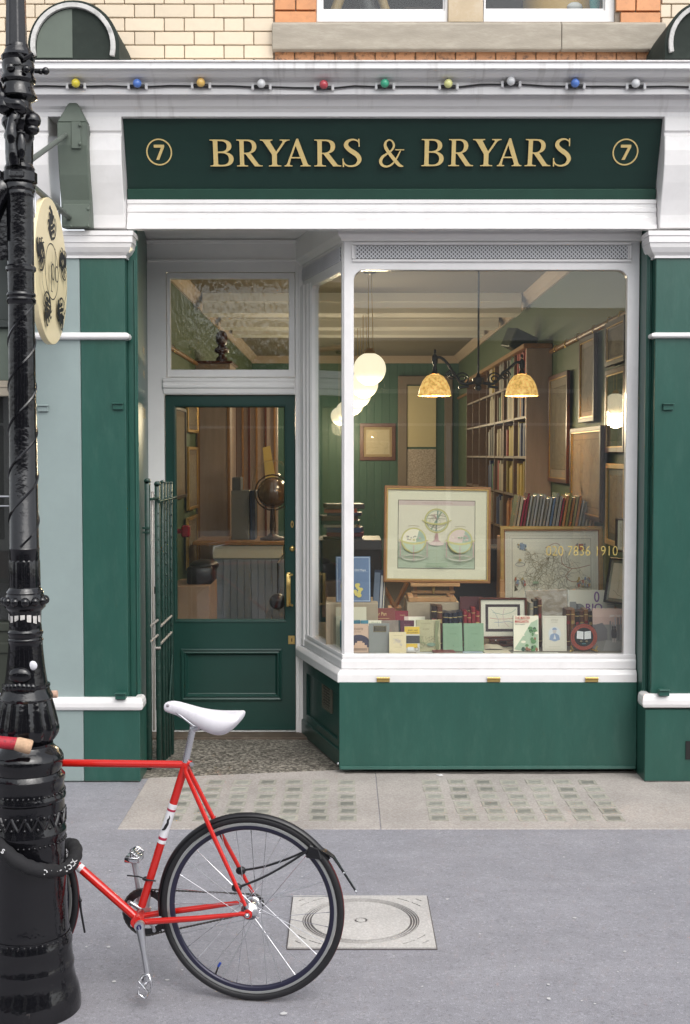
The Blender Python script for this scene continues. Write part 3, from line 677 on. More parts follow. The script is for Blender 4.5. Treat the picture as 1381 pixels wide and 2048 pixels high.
# capitals
cp = [(.062, 461), (.062, 470), (.056, 472), (.056, 484), (.050, 486), (.046, 494), (.030, 504), (.012, 511), (.012, 516)]
def capital(path):
    pr = [(o, Z(py, -o)) for o, py in cp] + [(-.05, Z(516, 0)), (-.05, Z(461, -.06))]
    q = MB(); q.sweep(pr, path); return obj('capital', q, WHITE, B, bevel=0.0025)
capital([(-2.05, 0), (xL, 0), (xL, .12)]); capital([(xR, .12), (xR, 0), (2.9, 0)])
def band(path, py0, py1, o, m_=WHITE):
    z0, z1 = Z(py1, -o), Z(py0, -o); h = z1 - z0
    pr = [(.0, z0), (o * .7, z0 + h * .08), (o, z0 + h * .3), (o, z0 + h * .6), (o * .75, z0 + h * .85), (0.004, z1), (-.03, z1), (-.03, z0)]
    q = MB(); q.sweep(pr, path); return obj('pilaster_band', q, m_, B, bevel=0.002)
band([(-1.985, 0), (xL, 0), (xL, .06)], 664, 679, .028); band([(xR, .06), (xR, 0), (2.9, 0)], 664, 676, .028)
# plinths
def plinth(x0, x1, m_):
    q = MB(); q.box(x0, x1, -.022, .3, 0, Z(1419, -.02)); return obj('plinth', q, m_, B, bevel=0.004)
plinth(-1.985, xs - .001, GREYGREEN); plinth(xs + .001, X(276, -.02), GREEN); plinth(X(1297, -.02), 2.9, GREEN)
band([(-1.985, -.022), (X(276, -.02), -.022), (X(276, -.02), .08)], 1395, 1421, .022); band([(X(1297, -.02), .08), (X(1297, -.02), -.022), (2.9, -.022)], 1388, 1416, .022)
# old shutter tabs
for px, py, m_, par in ((87, 816, GREYGREEN, PN), (237, 812, GREEN, PL), (1336, 813, GREEN, PR), (242, 1391, GREEN, PL), (1328, 1384, GREEN, PR)):
    y0 = -.05 if py > 1000 else 0.0
    p = P(px, py, y0); q = MB(); q.box(p.x - .031, p.x + .031, y0 - .016, y0 + .03, p.z - .022, p.z + .016); q.box(p.x - .034, p.x + .034, y0 - .028, y0 + .01, p.z + .010, p.z + .018)
    obj('shutter_tab', q, m_, par, bevel=0.003)
p = P(1378, 1530, -.023); q = MB(); q.box(p.x - .02, p.x + .2, -.028, 0, .14, .25); obj('plinth_vent', q, mat('dark_void', (0.01, 0.01, 0.01), rough=0.8), PR)

# ------------------------------------------------------------- door recess joinery
def at(px, py): q = P(px, py, YD); return q.x, q.z
fx0, fz1 = at(340, 557); fx1, fz0 = at(578, 739)
dx0, dz1 = at(328.5, 789); dx1, _ = at(591, 789); dz0 = .028
jl = X(297, YD) - .02; jr = -.262
f = MB(); f.slab([rect(jl - .08, jr, .023, ZS), rect(at(328, 0)[0], at(590, 0)[0], at(0, 755)[1], at(0, 544)[1]), rect(dx0, dx1, .0232, dz1)], YD, .09)
DF = obj('door_frame', f, WHITE_LIFT, B, bevel=0.003)
def hm(name, px0, px1, prs, m_=WHITE_LIFT, Y=YD):
    pr = [(o, Z(py, Y - o)) for o, py in prs]; pr += [(-.02, pr[-1][1]), (-.02, pr[0][1])]
    q = MB(); q.sweep(pr, [(X(px0, Y), Y), (X(px1, Y), Y)]); return obj(name, q, m_, DF, bevel=0.002)
hm('head_moulding', 298, 606, [(.035, 479), (.035, 483), (.018, 485), (.006, 488)])
hm('head_moulding', 298, 608, [(.012, 517), (.016, 519), (.016, 522), (.004, 524)])
hm('transom_moulding', 328, 590, [(.004, 755), (.022, 757), (.022, 762), (.014, 764), (.014, 768), (.024, 770), (.024, 775), (.010, 777), (.008, 787)])
# right-hand moulded post beside the bay
for px, w, o in ((595, .012, .012), (603, .016, .022)):
    x_ = X(px, YD); q = MB(); q.box(x_ - w, x_ + w, YD - o, YD + .01, at(0, 1468)[1] + .01, ZS); obj('jamb_moulding', q, WHITE_LIFT, DF, bevel=0.004)
# fanlight
f = MB(); f.slab([rect(at(329, 0)[0], at(589, 0)[0], at(0, 754)[1], at(0, 545)[1]), rect(fx0, fx1, fz0, fz1)], YD + .012, .05); FL = obj('fanlight', f, WHITE_LIFT, B, bevel=0.004)
q = MB(); q.box(fx0 - .01, fx1 + .01, YD + .035, YD + .040, fz0 - .01, fz1 + .01); obj('pane', q, PANE_F, FL)
# door leaf
YL = YD + .028
gx0, gz1 = at(347, 810); gx1, gz0 = at(573, 1244)
px0_, pz1 = at(365, 1302); px1_, pz0 = at(561, 1399)
f = MB(); f.slab([rect(dx0 + .003, dx1 - .003, dz0, dz1 - .003), rect(gx0, gx1, gz0, gz1), rect(px0_, px1_, pz0, pz1)], YL, .045); DR = obj('door', f, GREEN_D, B, bevel=0.003)
q = MB(); q.box(gx0 - .01, gx1 + .01, YL + .018, YL + .023, gz0 - .01, gz1 + .01); obj('pane', q, PANE, DR)
def ringmould(name, x0, x1, z0, z1, prof, m_, par, Y):
    """picture-frame moulding lying on a vertical face: prof [(inset, proud)]"""
    q = MB(); rings = [[(x0 + i, Y - p, z0 + i), (x1 - i, Y - p, z0 + i), (x1 - i, Y - p, z1 - i), (x0 + i, Y - p, z1 - i)] for i, p in prof]
    vs = [v for r in rings for v in r]; fs = []
    for a in range(len(rings) - 1):
        for j in range(4): fs.append((a * 4 + j, a * 4 + (j + 1) % 4, (a + 1) * 4 + (j + 1) % 4, (a + 1) * 4 + j))
    q.add(vs, fs); return obj(name, q, m_, par, recalc=True)
ringmould('glazing_bead', gx0 - .002, gx1 + .002, gz0 - .002, gz1 + .002, [(0, -.004), (0, .006), (.010, .004), (.018, -.016)], GREEN_D, DR, YL)
q = MB(); q.box(px0_ - .005, px1_ + .005, YL + .016, YL + .03, pz0 - .005, pz1 + .005); pn = obj('door_panel', q, GREEN_D, DR)
ringmould('panel_moulding', px0_ - .012, px1_ + .012, pz0 - .012, pz1 + .012, [(0, -.002), (0, .010), (.010, .013), (.020, .006), (.026, .010), (.032, .010), (.044, -.012), (.05, -.0165)], GREEN_D, DR, YL)
# door furniture
hx, hz0 = at(580, 1213); _, hz1 = at(580, 1146)
q = MB(); q.box(hx - .022, hx + .005, YL - .004, YL, hz0, hz1); q.tube([(hx - .006, YL - .002, hz1 - .012), (hx + .018, YL - .05, hz1 - .010), (hx - .014, YL - .055, hz1 - .02), (hx - .014, YL - .055, hz0 + .02), (hx + .018, YL - .05, hz0 + .010), (hx - .006, YL - .002, hz0 + .012)], .008, 8)
q.box(hx - .022, hx - .006, YL - .062, YL - .046, hz0 + .004, hz1 - .004); obj('pull_handle', q, BRASS, DR, bevel=0.002)
lx, lz = at(584.5, 1098); q = MB(); q.lathe([(.0, -.014), (.011, -.013), (.018, -.008), (.021, -.002), (.021, .004)], (lx, YL, lz), 20, None, axis='y'); lk = obj('cylinder_lock', q, BRASS, DR)
q = MB(); q.box(lx - .002, lx + .002, YL - .016, YL - .012, lz - .007, lz + .007); obj('key_slot', q, BLACKEDGE, lk)
lx, lz = at(584.5, 1049); q = MB(); q.slab([ell(lx, lz, .011, .026, 16)], YL - .004, .004); kh = obj('keyhole_plate', q, BRASS, DR, bevel=0.001)
q = MB(); q.slab([ell(lx, lz, .004, .013, 10)], YL - .006, .002); obj('keyhole', q, BLACKEDGE, kh)
lx, lz = at(583.5, 1281); q = MB(); q.box(lx - .024, lx + .022, YL - .004, YL, lz - .030, lz + .030); kh = obj('lock_plate', q, BRASS, DR, bevel=0.001)
q = MB(); q.box(lx - .002, lx + .004, YL - .006, YL - .0035, lz - .012, lz + .012); obj('keyhole', q, BLACKEDGE, kh)

# ------------------------------------------------------------- bay window
def bz(py): return Z(py, YB)
BX0, BX1 = X(688, YB), X(1276, YB)
bk = Vector((-.298, YD)); fr_ = Vector((BX0, YB)); sd = (fr_ - bk); SL = sd.length; sd.normalize(); sn = Vector((sd.y, -sd.x))
MS = Matrix(((sd.x, -sn.x, 0, bk.x), (sd.y, -sn.y, 0, bk.y), (0, 0, 1, 0), (0, 0, 0, 1)))
path = [tuple(bk), tuple(fr_), (BX1, YB)]
gz0b, gz1b = bz(1308.5), bz(540)
f = MB(); gl = rrect(X(708, YB), X(1252, YB), gz0b, gz1b, .062)
f.slab([rect(BX0, BX1, bz(1336), bz(482)), gl[:]], YB, .055)
BW = obj('bay_window', f, WHITE, B, bevel=0.005, bseg=2)
f = MB(); f.slab([rect(.0, SL - .03, bz(1336), bz(482)), rrect(.245, SL - .055, gz0b, gz1b, .05)], 0, .05); f.xf(MS); obj('side_frame', f, WHITE_LIFT, BW, bevel=0.004)
q = MB(); q.box(X(704, YB), X(1256, YB), YB + .028, YB + .033, gz0b - .012, gz1b + .012); obj('front_pane', q, PANE, BW)
q = MB(); q.box(.235, SL - .045, .024, .029, gz0b - .01, gz1b + .01); q.xf(MS); obj('side_pane', q, PANE, BW)
for s0, o in ((.02, .018), (.10, .026), (.155, .014), (.215, .006)):      # reeded post at the back of the side light
    q = MB(); q.box(s0 - .018, s0 + .018, -o, .01, bz(1336), bz(530)); q.xf(MS); obj('reeded_post', q, WHITE_LIFT, BW, bevel=0.005)
# cornice over the bay
cpr = [(.045, ZS), (.045, bz(470)), (.040, bz(473)), (.026, bz(477)), (.020, bz(481)), (.012, bz(483)), (-.03, bz(483)), (-.03, ZS)]
q = MB(); q.sweep(cpr, path); obj('bay_cornice', q, WHITE_LIFT, BW, bevel=0.002)
# frieze with lattice
q = MB(); q.sweep([(.014, bz(485)), (.014, bz(489)), (.004, bz(491)), (-.01, bz(491)), (-.01, bz(485))], [(X(705, YB), YB), (X(1258, YB), YB)]); q.sweep([(.004, bz(518)), (.016, bz(520)), (.016, bz(524)), (-.01, bz(525)), (-.01, bz(518))], [(X(705, YB), YB), (X(1258, YB), YB)])
for px in (706, 1257): q.box(X(px, YB) - .006, X(px, YB) + .006, YB - .014, YB + .005, bz(518), bz(491))
obj('frieze_moulding', q, WHITE, BW, bevel=0.002)
LAT = mat('grey_white_lattice_paint', (0.64, 0.64, 0.66), rough=0.35, var=0.06, vscale=8)
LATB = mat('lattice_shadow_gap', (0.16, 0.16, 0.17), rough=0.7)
def lattice(x0, x1, z0, z1, par, M=None):
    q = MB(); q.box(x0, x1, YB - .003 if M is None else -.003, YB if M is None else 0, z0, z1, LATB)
    h = z1 - z0; y = (YB if M is None else 0) - .0085; w = .0062; step = .0245
    n = int((x1 - x0 + h) / step)
    for i in range(n + 1):
        for sgn in (1, -1):
            a = x0 - h + i * step if sgn == 1 else x0 + i * step
            p0 = [a, z0]; p1 = [a + h * sgn, z1]
            if sgn == -1: pass
            # clip to the panel
            lo, hi = 0.0, 1.0; dxx = p1[0] - p0[0]
            for bound, s in ((x0, 1), (x1, -1)):
                t = (bound - p0[0]) / dxx
                if (dxx > 0) == (s == 1): lo = max(lo, t)
                else: hi = min(hi, t)
            if hi - lo < .05: continue
            A = Vector((p0[0] + dxx * lo, z0 + h * lo)); Bq = Vector((p0[0] + dxx * hi, z0 + h * hi)); d = (Bq - A).normalized(); nn = Vector((-d.y, d.x)) * w / 2
            q.slab([[tuple(A + nn), tuple(A - nn), tuple(Bq - nn), tuple(Bq + nn)]], y - (.0015 if sgn == 1 else 0), .006, LAT)
            if sgn == 1:
                for t in (.25, .75):
                    pass
    if M is not None: q.xf(M)
    o = obj('lattice_grille', q, None, par, recalc=True); o['kind'] = 'stuff'; return o
lattice(X(712, YB), X(1251, YB), bz(517.5), bz(491.5), BW)
lattice(.03, SL - .06, bz(519), bz(491), BW, MS)
# sill and ledges round the corner
q = MB(); q.sweep([(.012, bz(1308)), (.014, bz(1313)), (.012, bz(1318)), (.020, bz(1321)), (.020, bz(1336)), (.012, bz(1338)), (-.02, bz(1338)), (-.02, bz(1308))], path); obj('bottom_rail', q, WHITE, BW, bevel=0.003)
q = MB(); q.sweep([(.030, bz(1338)), (.045, bz(1343)), (.052, bz(1346)), (.052, bz(1362)), (.03, bz(1364)), (-.02, bz(1364)), (-.02, bz(1338))], path); obj('bay_sill', q, WHITE, BW, bevel=0.003)
# stall riser with hinged flap
q = MB(); q.slab([[(-.29, YD), (BX0 + .02, YB + .03), (BX1, YB + .03), (BX1, YB + .06), (BX0 + .05, YB + .06), (-.26, YD)]], -bz(1363), bz(1363) - .02, GREEN_D, plane='xy'); SR = obj('stall_riser', q, None, B)
f = MB(); f.slab([rect(.0, SL - .02, .03, bz(1364)), rect(.12, SL - .12, .17, bz(1364) - .10)], -.004, .04); f.xf(MS); obj('side_panel_frame', f, GREEN_D, SR, bevel=0.004)
q = MB(); q.box(.12, SL - .12, .012, .03, .17, bz(1364) - .10); q.xf(MS); obj('side_panel', q, GREEN_D, SR)
q = MB(); q.box(0, SL - .01, -.014, .0, .01, .12); q.xf(MS); obj('side_skirting', q, GREEN_D, SR, bevel=0.006)
vz0, vz1 = .30, .66; q = MB(); GR = mat('dull_bronze_vent', (0.13, 0.125, 0.095), rough=0.5, metal=0.3)
q.slab([rect(.50, .72, vz0, vz1), rect(.52, .70, vz0 + .02, vz1 - .02)], -.002, .012, GR)
for i in range(4):
    for j in range(17): q.box(.522 + .045 * i, .522 + .045 * i + .034, .001, .010, vz0 + .024 + j * .0187, vz0 + .024 + j * .0187 + .010, GR)
q.box(.51, .71, .008, .012, vz0 + .01, vz1 - .01, mat('dark_void', (0.01, 0.01, 0.01), rough=0.8)); q.xf(MS); v = obj('vent_grille', q, None, SR); v['kind'] = 'stuff'
q = MB(); fx_0, fx_1 = X(678.5, .19), X(1280, .19); ztp = Z(1363.5, .2)
q.hexa([(fx_0, .165, .026), (fx_1 - .004, .165, .030), (fx_1 - .004, .20, .030), (fx_0, .20, .026)], [(fx_0, .185, ztp), (fx_1, .185, ztp), (fx_1, .22, ztp), (fx_0, .22, ztp)])
FP = obj('hinged_flap', q, GREEN, SR, bevel=0.004)
q = MB(); q.hexa([(fx_0 + .005, .150, .028), (fx_1 - .01, .150, .032), (fx_1 - .01, .166, .032), (fx_0 + .005, .166, .028)], [(fx_0 + .005, .156, .05), (fx_1 - .01, .156, .054), (fx_1 - .01, .166, .054), (fx_0 + .005, .166, .05)]); obj('flap_bottom_bead', q, GREEN, FP, bevel=0.004)
for px in (767, 988, 1184):
    p = P(px, 1358, .183); q = MB()
    q.box(p.x - .040, p.x + .040, .1795, .1865, p.z - .018, p.z + .004)
    for i in range(5): q.tube([(p.x - .04 + .0162 * i, .178, p.z + .006), (p.x - .04 + .0162 * i + .0145, .178, p.z + .006)], .0075, 8)
    obj('brass_hinge', q, BRASS, FP)
q = MB(); q.sphere(P(1277, 1527, .19), .012, None, 10, 6); q.sphere(P(677, 1527, .19), .010, None, 10, 6); obj('flap_catch', q, CHROME, FP)

# ================================================================== SIGN
s_a = math.atan2(.13, Z(234, -.05) - Z(376, .08)); SO = Vector((.28, .08, Z(376, .08)))
SG = thing('fascia_sign', 'dark green fascia sign with gilt raised lettering above the shop window', 'sign', SO, (s_a, 0, 0))
MI = (Matrix.Translation(SO) @ Matrix.Rotation(s_a, 4, 'X')).inverted()
nrm_ = Matrix.Rotation(s_a, 3, 'X') @ Vector((0, 1, 0))
def sp(px, py):
    d = ray(px, py); t = (SO - CAM).dot(nrm_) / d.dot(nrm_); q = MI @ (CAM + d * t); return q.x, q.z
sh = sp(700, 233)[1] + .01
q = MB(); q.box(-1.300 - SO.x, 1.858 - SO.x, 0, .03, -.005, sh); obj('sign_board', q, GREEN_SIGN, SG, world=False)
q = MB(); q.hexa([(-1.300 - SO.x, -.040, -.125), (1.857 - SO.x, -.040, -.125), (1.857 - SO.x, .03, -.125), (-1.300 - SO.x, .03, -.125)], [(-1.300 - SO.x, -.022, -.004), (1.857 - SO.x, -.022, -.004), (1.857 - SO.x, .03, -.004), (-1.300 - SO.x, .03, -.004)]); obj('sign_ledge', q, GREEN_LEDGE, SG, world=False, bevel=0.003)
GL = {
 'B': (68, ['M2,0;L36,0;C56,0 67,11 67,28;C67,42 58,50 46,53;C56,57 62,65 62,76;C62,92 50,100 34,100;L2,100;L2,96.5;C9,96.5 11,95 11,90;L11,10;C11,5 9,3.5 2,3.5Z', 'M23.5,94.5;L32,94.5;C43,94.5 49,87 49,75;C49,62 43,55.5 30,55.5;L23.5,55.5Z', 'M23.5,50;L33,50;C46,50 54,42 54,27;C54,12 46,5.5 33,5.5;C26,5.5 23.5,7 23.5,11Z']),
 'R': (78, ['M2,100;L34,100;C52,100 61,90 61,75;C61,61 54,52 43,49;L66,9;C69,5 72,3.5 78,3.5;L78,0;L55,0;L28,46;L23.5,46;L23.5,10;C23.5,5 26,3.5 35,3.5;L35,0;L2,0;L2,3.5;C9,3.5 11,5 11,10;L11,90;C11,95 9,96.5 2,96.5Z', 'M23.5,94.5;L31,94.5;C42,94.5 48,88 48,74;C48,58 41,51 30,51;L23.5,51Z']),
 'Y': (78, ['M0,100;L33,100;L33,96.5;C27,96.5 25.5,94 27.5,90;L42,55;L58,88;C61,94 59,96.5 52,96.5;L52,100;L78,100;L78,96.5;C72,96.5 68,94 65,88;L44,46;L44,10;C44,5 47,3.5 55,3.5;L55,0;L22,0;L22,3.5;C29,3.5 31,5 31,10;L31,44;L10,90;C7,95 5,96.5 0,96.5Z']),
 'A': (83, ['M0,0;L25,0;L25,3.5;C18,3.5 15,5 17,11;L21,30;L51,30;L57,11;C59,5 57,3.5 50,3.5;L50,0;L83,0;L83,3.5;C77,3.5 74.5,6 72,12;L44,103;L38,103;L9,12;C7,6 5,3.5 0,3.5Z', 'M23,35;L49,35;L36,77Z']),
}
def glyph(ch, px0, px1, pyt, pyb, dep=.024):
    w, loops = GL[ch]; x0, z0 = sp(px0, pyb); x1, z1 = sp(px1, pyt)
    ls = [[(x0 + a / w * (x1 - x0), z0 + b / 100 * (z1 - z0)) for a, b in parse(l, 7)] for l in loops]
    return glyph_mesh([ls], dep)
def glyph_mesh(groups, dep=.024):
    q = MB()
    for k, ls in enumerate(groups):
        q.slab(ls, -dep - .0008 * k, 0, GOLD); q.slab(ls, -dep + .0006 - .0008 * k, dep + .002, BLACKEDGE)
    return obj('sign_letter', q, None, SG, world=False, recalc=False)
def strokes(spines_, px0, px1, pyt, pyb, w, extra=()):
    x0, z0 = sp(px0, pyb); x1, z1 = sp(px1, pyt); kx = (x1 - x0) / w; kz = (z1 - z0) / 100; gs = []
    spines = [[(u, v, w_ * .84) for u, v, w_ in q_] for q_ in spines_]
    for s_ in spines: gs.append([[(x0 + a * kx, z0 + b * kz) for a, b in ribbon(catmull(s_, 6))]])
    for e in extra: gs.append([[(x0 + a * kx, z0 + b * kz) for a, b in e]])
    return glyph_mesh(gs)
S_SP = [(47, 80, 3), (44, 91, 5), (31, 97.5, 7), (17, 91, 11), (12.5, 77, 14), (20, 63, 16), (32, 52, 18), (43, 40, 16), (47.5, 24, 13), (40, 8, 9.5), (25, 2.5, 7), (11, 8, 5), (5, 22, 3)]
S_EX = [[(44, 100), (47.5, 100), (48.5, 72), (45.5, 72)], [(3, 30), (6, 30), (7.5, 0), (4, 0)]]
AMP1 = [(60, 62, 3), (70, 62, 4), (66, 50, 5), (56, 28, 6), (44, 10, 7), (28, 1.5, 8), (13, 6, 10), (7, 20, 12), (13, 36, 11), (27, 48, 8), (43, 62, 7), (49, 78, 8), (44, 93, 7), (34, 98, 6), (24, 92, 8), (21, 78, 11), (27, 62, 13), (40, 42, 14), (56, 20, 14), (68, 6, 12), (80, 2, 3)]
AMP_EX = [[(53, 64), (82, 64), (82, 60.5), (53, 60.5)]]
for ch, a, b in (('B', 421, 468), ('R', 474, 525), ('Y', 522, 580), ('A', 570, 622), ('R', 628, 683)): glyph(ch, a, b, 278.5, 332)
strokes([S_SP], 683, 722, 277, 333, 51, S_EX)
strokes([AMP1[:13], AMP1[12:]], 757, 809, 278, 333, 82, AMP_EX)
for ch, a, b in (('B', 841, 889), ('R', 895, 948), ('Y', 944, 1003), ('A', 993, 1045), ('R', 1047, 1103)): glyph(ch, a, b, 277.5, 331.5)
strokes([S_SP], 1102, 1142, 276, 332, 51, S_EX)
for cx in (319, 1251):
    x0, z0 = sp(cx, 304); r = sp(cx + 25.8, 304)[0] - x0
    q = MB(); q.slab([ell(x0, z0, r, r, 40), ell(x0, z0, r * .90, r * .90, 40)], -.006, .007, GOLD); obj('number_roundel', q, None, SG, world=False)
    q = MB(); k = r / 25.8
    pts = [(-10, 14), (10.5, 14), (10.5, 9.5), (-.5, -15), (-6.5, -15), (4.2, 8.6), (-10, 8.6)]
    q.slab([[(x0 + a * k, z0 + b * k) for a, b in pts]], -.008, .009, GOLD); obj('number_seven', q, None, SG, world=False)

# ================================================================== FESTOON LIGHTS
bul = [(152, 166, (0.75, 0.62, 0.06), 'yellow'), (275, 166.5, (0.10, 0.22, 0.62), 'blue'), (402, 165, (0.78, 0.50, 0.14), 'orange'), (523, 167, (0.72, 0.73, 0.74), 'white'), (648, 169, (0.50, 0.07, 0.09), 'red'), (770, 166.5, (0.06, 0.42, 0.25), 'green'), (897, 167, (0.72, 0.72, 0.30), 'pale yellow'), (1022.5, 162, (0.72, 0.74, 0.75), 'white'), (1151, 166, (0.07, 0.20, 0.62), 'blue'), (1272, 166.5, (0.72, 0.74, 0.75), 'white'), (1398, 167, (0.75, 0.62, 0.06), 'yellow')]
yc = -.226
FS = thing('festoon_lights', 'string of coloured bulbs on a black cable along the white cornice', 'string lights', P(700, 171, yc))
pts = [P(-40, 174, yc)]; 
for px, py, c, nm in bul:
    pts.append(P(px - 60, py + 6 + random.uniform(-1, 1), yc)); pts.append(P(px - 22, py + 7, yc)); pts.append(P(px + 22, py + 7, yc))
q = MB(); q.tube([tuple(p) for p in pts], .0055, 6); obj('cable', q, BLKPLASTIC, FS)
for px, py, c, nm in bul:
    p = P(px, py, -.262); m_ = mat('bulb_' + nm.replace(' ', '_'), c, rough=0.16, var=0.08, vscale=40, coat=0.3)
    q = MB(); q.sphere(p, .0250, None, 14, 10); b_ = obj('bulb', q, m_, FS, label=nm + ' bulb')
    q = MB(); p2 = P(px, py + 5, -.232); q.box(p2.x - .042, p2.x + .042, -.240, -.214, p2.z - .012, p2.z + .006); q.sphere(p2 + Vector((0, -.006, 0)), .020, None, 10, 6); obj('bulb_holder', q, BLKPLASTIC, b_, bevel=0.003)
    for dx in (-17, 18):
        q = MB(); p3 = P(px + dx, py + 6, -.232); q.box(p3.x - .008, p3.x + .008, -.238, -.212, p3.z - .017, p3.z + .017); obj('cable_clip', q, PRINT_W, FS, bevel=0.003)

# ================================================================== HANGING SIGN
XS = -1.590; zc_ = 2.965; yA, yB_ = -.98, -.26; yc_ = (yA + yB_) / 2
HS = thing('hanging_sign', 'cream oval hanging sign with black figures and monogram, edge towards the lamp post', 'sign', (XS, yc_, zc_))
def MXf(x): return Matrix(((0, -1, 0, x), (1, 0, 0, yc_), (0, 0, 1, zc_), (0, 0, 0, 1)))
CREAM = mat('cream_sign_paint', (0.84, 0.72, 0.45), rough=0.4, var=0.04, vscale=6)
CREAM_E = mat('pale_sign_edge', (0.80, 0.72, 0.52), rough=0.5, var=0.05)
rx, rz = .36, .392
q = MB(); q.slab([ell(0, 0, rx, rz, 56)], .0, .034, CREAM); q.xf(MXf(XS)); obj('sign_board', q, CREAM, HS, bevel=0.004)
a = Art(-.001); rn_ = random.Random(5)
a.ring(0, 0, .145, .152, .006, PRINT_K, 40)
def creature(ang, r0, r1, flip=1, w=.085):
    """an inked beast: curved body, head, limbs and curling tail, set radially"""
    u = Vector((math.cos(ang), math.sin(ang))); v = Vector((-u.y, u.x)) * flip
    def q(r, t): p = u * r + v * t; return (p.x, p.y)
    L_ = r1 - r0
    a.shape([ribbon(catmull([q(r0, .0) + (.012,), q(r0 + L_ * .3, .018) + (w,), q(r0 + L_ * .6, .004) + (w * .9,), q(r0 + L_ * .85, -.014) + (w * .55,), q(r1, .0) + (.010,)], 5))], PRINT_K)
    a.shape([ribbon(catmull([q(r1 - .03, -.005) + (.020,), q(r1 + .004, .022) + (.024,), q(r1 - .01, .05) + (.004,)], 4))], PRINT_K)
    for t, l in ((.25, .075), (.45, .085), (.7, .06)):
        for sg in (1, -1):
            a.shape([ribbon(catmull([q(r0 + L_ * t, sg * .02) + (.026,), q(r0 + L_ * (t + .12), sg * l * .8) + (.014,), q(r0 + L_ * (t - .05), sg * l) + (.004,)], 4))], PRINT_K)
    a.shape([ribbon(catmull([q(r0 + .01, -.01) + (.016,), q(r0 + .03, -.07) + (.010,), q(r0 + .09, -.10) + (.008,), q(r0 + .13, -.075) + (.006,), q(r0 + .10, -.06) + (.003,)], 4))], PRINT_K)
    for k in range(2): a.shape([ribbon([q(r0 + L_ * (.35 + .17 * k), -.016) + (.004,), q(r0 + L_ * (.28 + .17 * k), .018) + (.007,)])], CREAM)
for an, f_ in ((90, 1), (165, -1), (20, 1), (238, 1), (305, -1)): creature(R(an), .168, .335, f_)
for s_ in (-1, 1):
    for k in range(2):
        a.shape([ribbon(catmull([(s_ * .24, .02 - .2 * k, .004), (s_ * (.27 - .03 * k), -.08 - .1 * k, .006), (s_ * .20, -.16 - .06 * k, .004)], 5))], PRINT_K)
for sx_, z0_, z1_, bx_ in ((-.075, -.115, .042, -.040), (.012, -.050, .125, .047)):
    a.rect(sx_ - .0055, sx_ + .0055, z0_, z1_, PRINT_K); a.ring(bx_, -.008, .036, .046, .009, PRINT_K, 24)
a.rect(-.092, -.056, -.119, -.113, PRINT_K)
a.mb.xf(MXf(XS)); obj('sign_artwork', a.mb, None, HS, recalc=False)
BR = mat('grey_green_iron_rod', (0.10, 0.115, 0.10), rough=0.45, var=0.15)
zr_ = P(160, 435, -.12).z; xr_ = XS - .017
q = MB(); q.tube([(xr_, -.11, zr_), (xr_, -1.08, zr_)], .016, 10)
zt_ = P(160, 270, -.18).z; q.tube([(xr_, -.18, zt_), (xr_, -1.0, Z(323, -1.0))], .014, 10)
yy0 = -1.02; ring_ = [(xr_, yy0 + .045 * math.cos(t), Z(350, yy0) + .09 * math.sin(t)) for t in [2 * math.pi * i / 24 for i in range(24)]]; q.tube(ring_, .012, 8, closed=True)
obj('wall_bracket', q, BR, HS)
for yy in (-.90, -.42):
    zt2 = zc_ + rz * math.sqrt(max(0, 1 - ((yy - yc_) / rx) ** 2)); q = MB(); mid = (zt2 + zr_) / 2; h_ = (zr_ - zt2) / 2 + .02
    q.tube([(xr_, yy + .02 * math.cos(t), mid + h_ * math.sin(t)) for t in [2 * math.pi * i / 18 for i in range(18)]], .005, 6, closed=True); obj('hanging_hook', q, CHROME, HS)

# ================================================================== NEIGHBOUR (only a sliver shows left of the lamp post)
NB = thing('neighbour_shopfront', 'dark shopfront next door seen left of the black lamp post', 'building', (-2.6, .2, 0))
OLV = mat('dark_olive_paint', (0.035, 0.040, 0.030), rough=0.45, var=0.15)
q = MB(); q.box(-3.6, -1.99, .10, .35, 0, Z(1250, .1)); q.box(-3.6, -1.99, .085, .12, Z(1262, .1), Z(1245, .1)); q.box(-3.6, -1.99, .088, .12, Z(1306, .1), Z(1285, .1)); obj('stall_riser', q, OLV, NB, bevel=0.004)
q = MB(); q.box(-3.6, -1.99, .12, .30, Z(640, .1), 3.95); q.box(-3.6, -1.99, .09, .30, Z(655, .1), Z(640, .1) - .001); obj('fascia_board', q, mat('dark_grey_board', (0.03, 0.038, 0.035), rough=0.5), NB, bevel=0.004)
q = MB(); q.box(-3.6, -1.99, .12, .2, Z(760, .1), Z(656, .1)); obj('upper_light', q, GREYGREEN_D, NB)
q = MB(); q.box(-3.6, -1.99, .11, .2, Z(792, .1), Z(761, .1)); q.box(-3.6, -1.99, .105, .2, Z(775, .1), Z(771, .1)); obj('transom', q, mat('buff_paint', (0.38, 0.33, 0.26), rough=0.5), NB, bevel=0.003)
q = MB(); q.box(-3.6, -1.99, .17, .18, Z(1250, .1), Z(792, .1)); obj('pane', q, PANE, NB)
q = MB(); q.box(-3.6, -1.99, .30, 1.6, .3, 2.9, mat('dim_shop_interior', (0.015, 0.014, 0.013), rough=0.8)); obj('interior', q, None, NB)
q = MB(); q.tube([(-3.6, .155, Z(993, .15)), (-1.99, .155, Z(993, .15))], .006, 6); q.tube([(-3.6, .155, Z(1012, .15)), (-1.99, .155, Z(1012, .15))], .004, 6); obj('display_rail', q, ALLOY, NB)

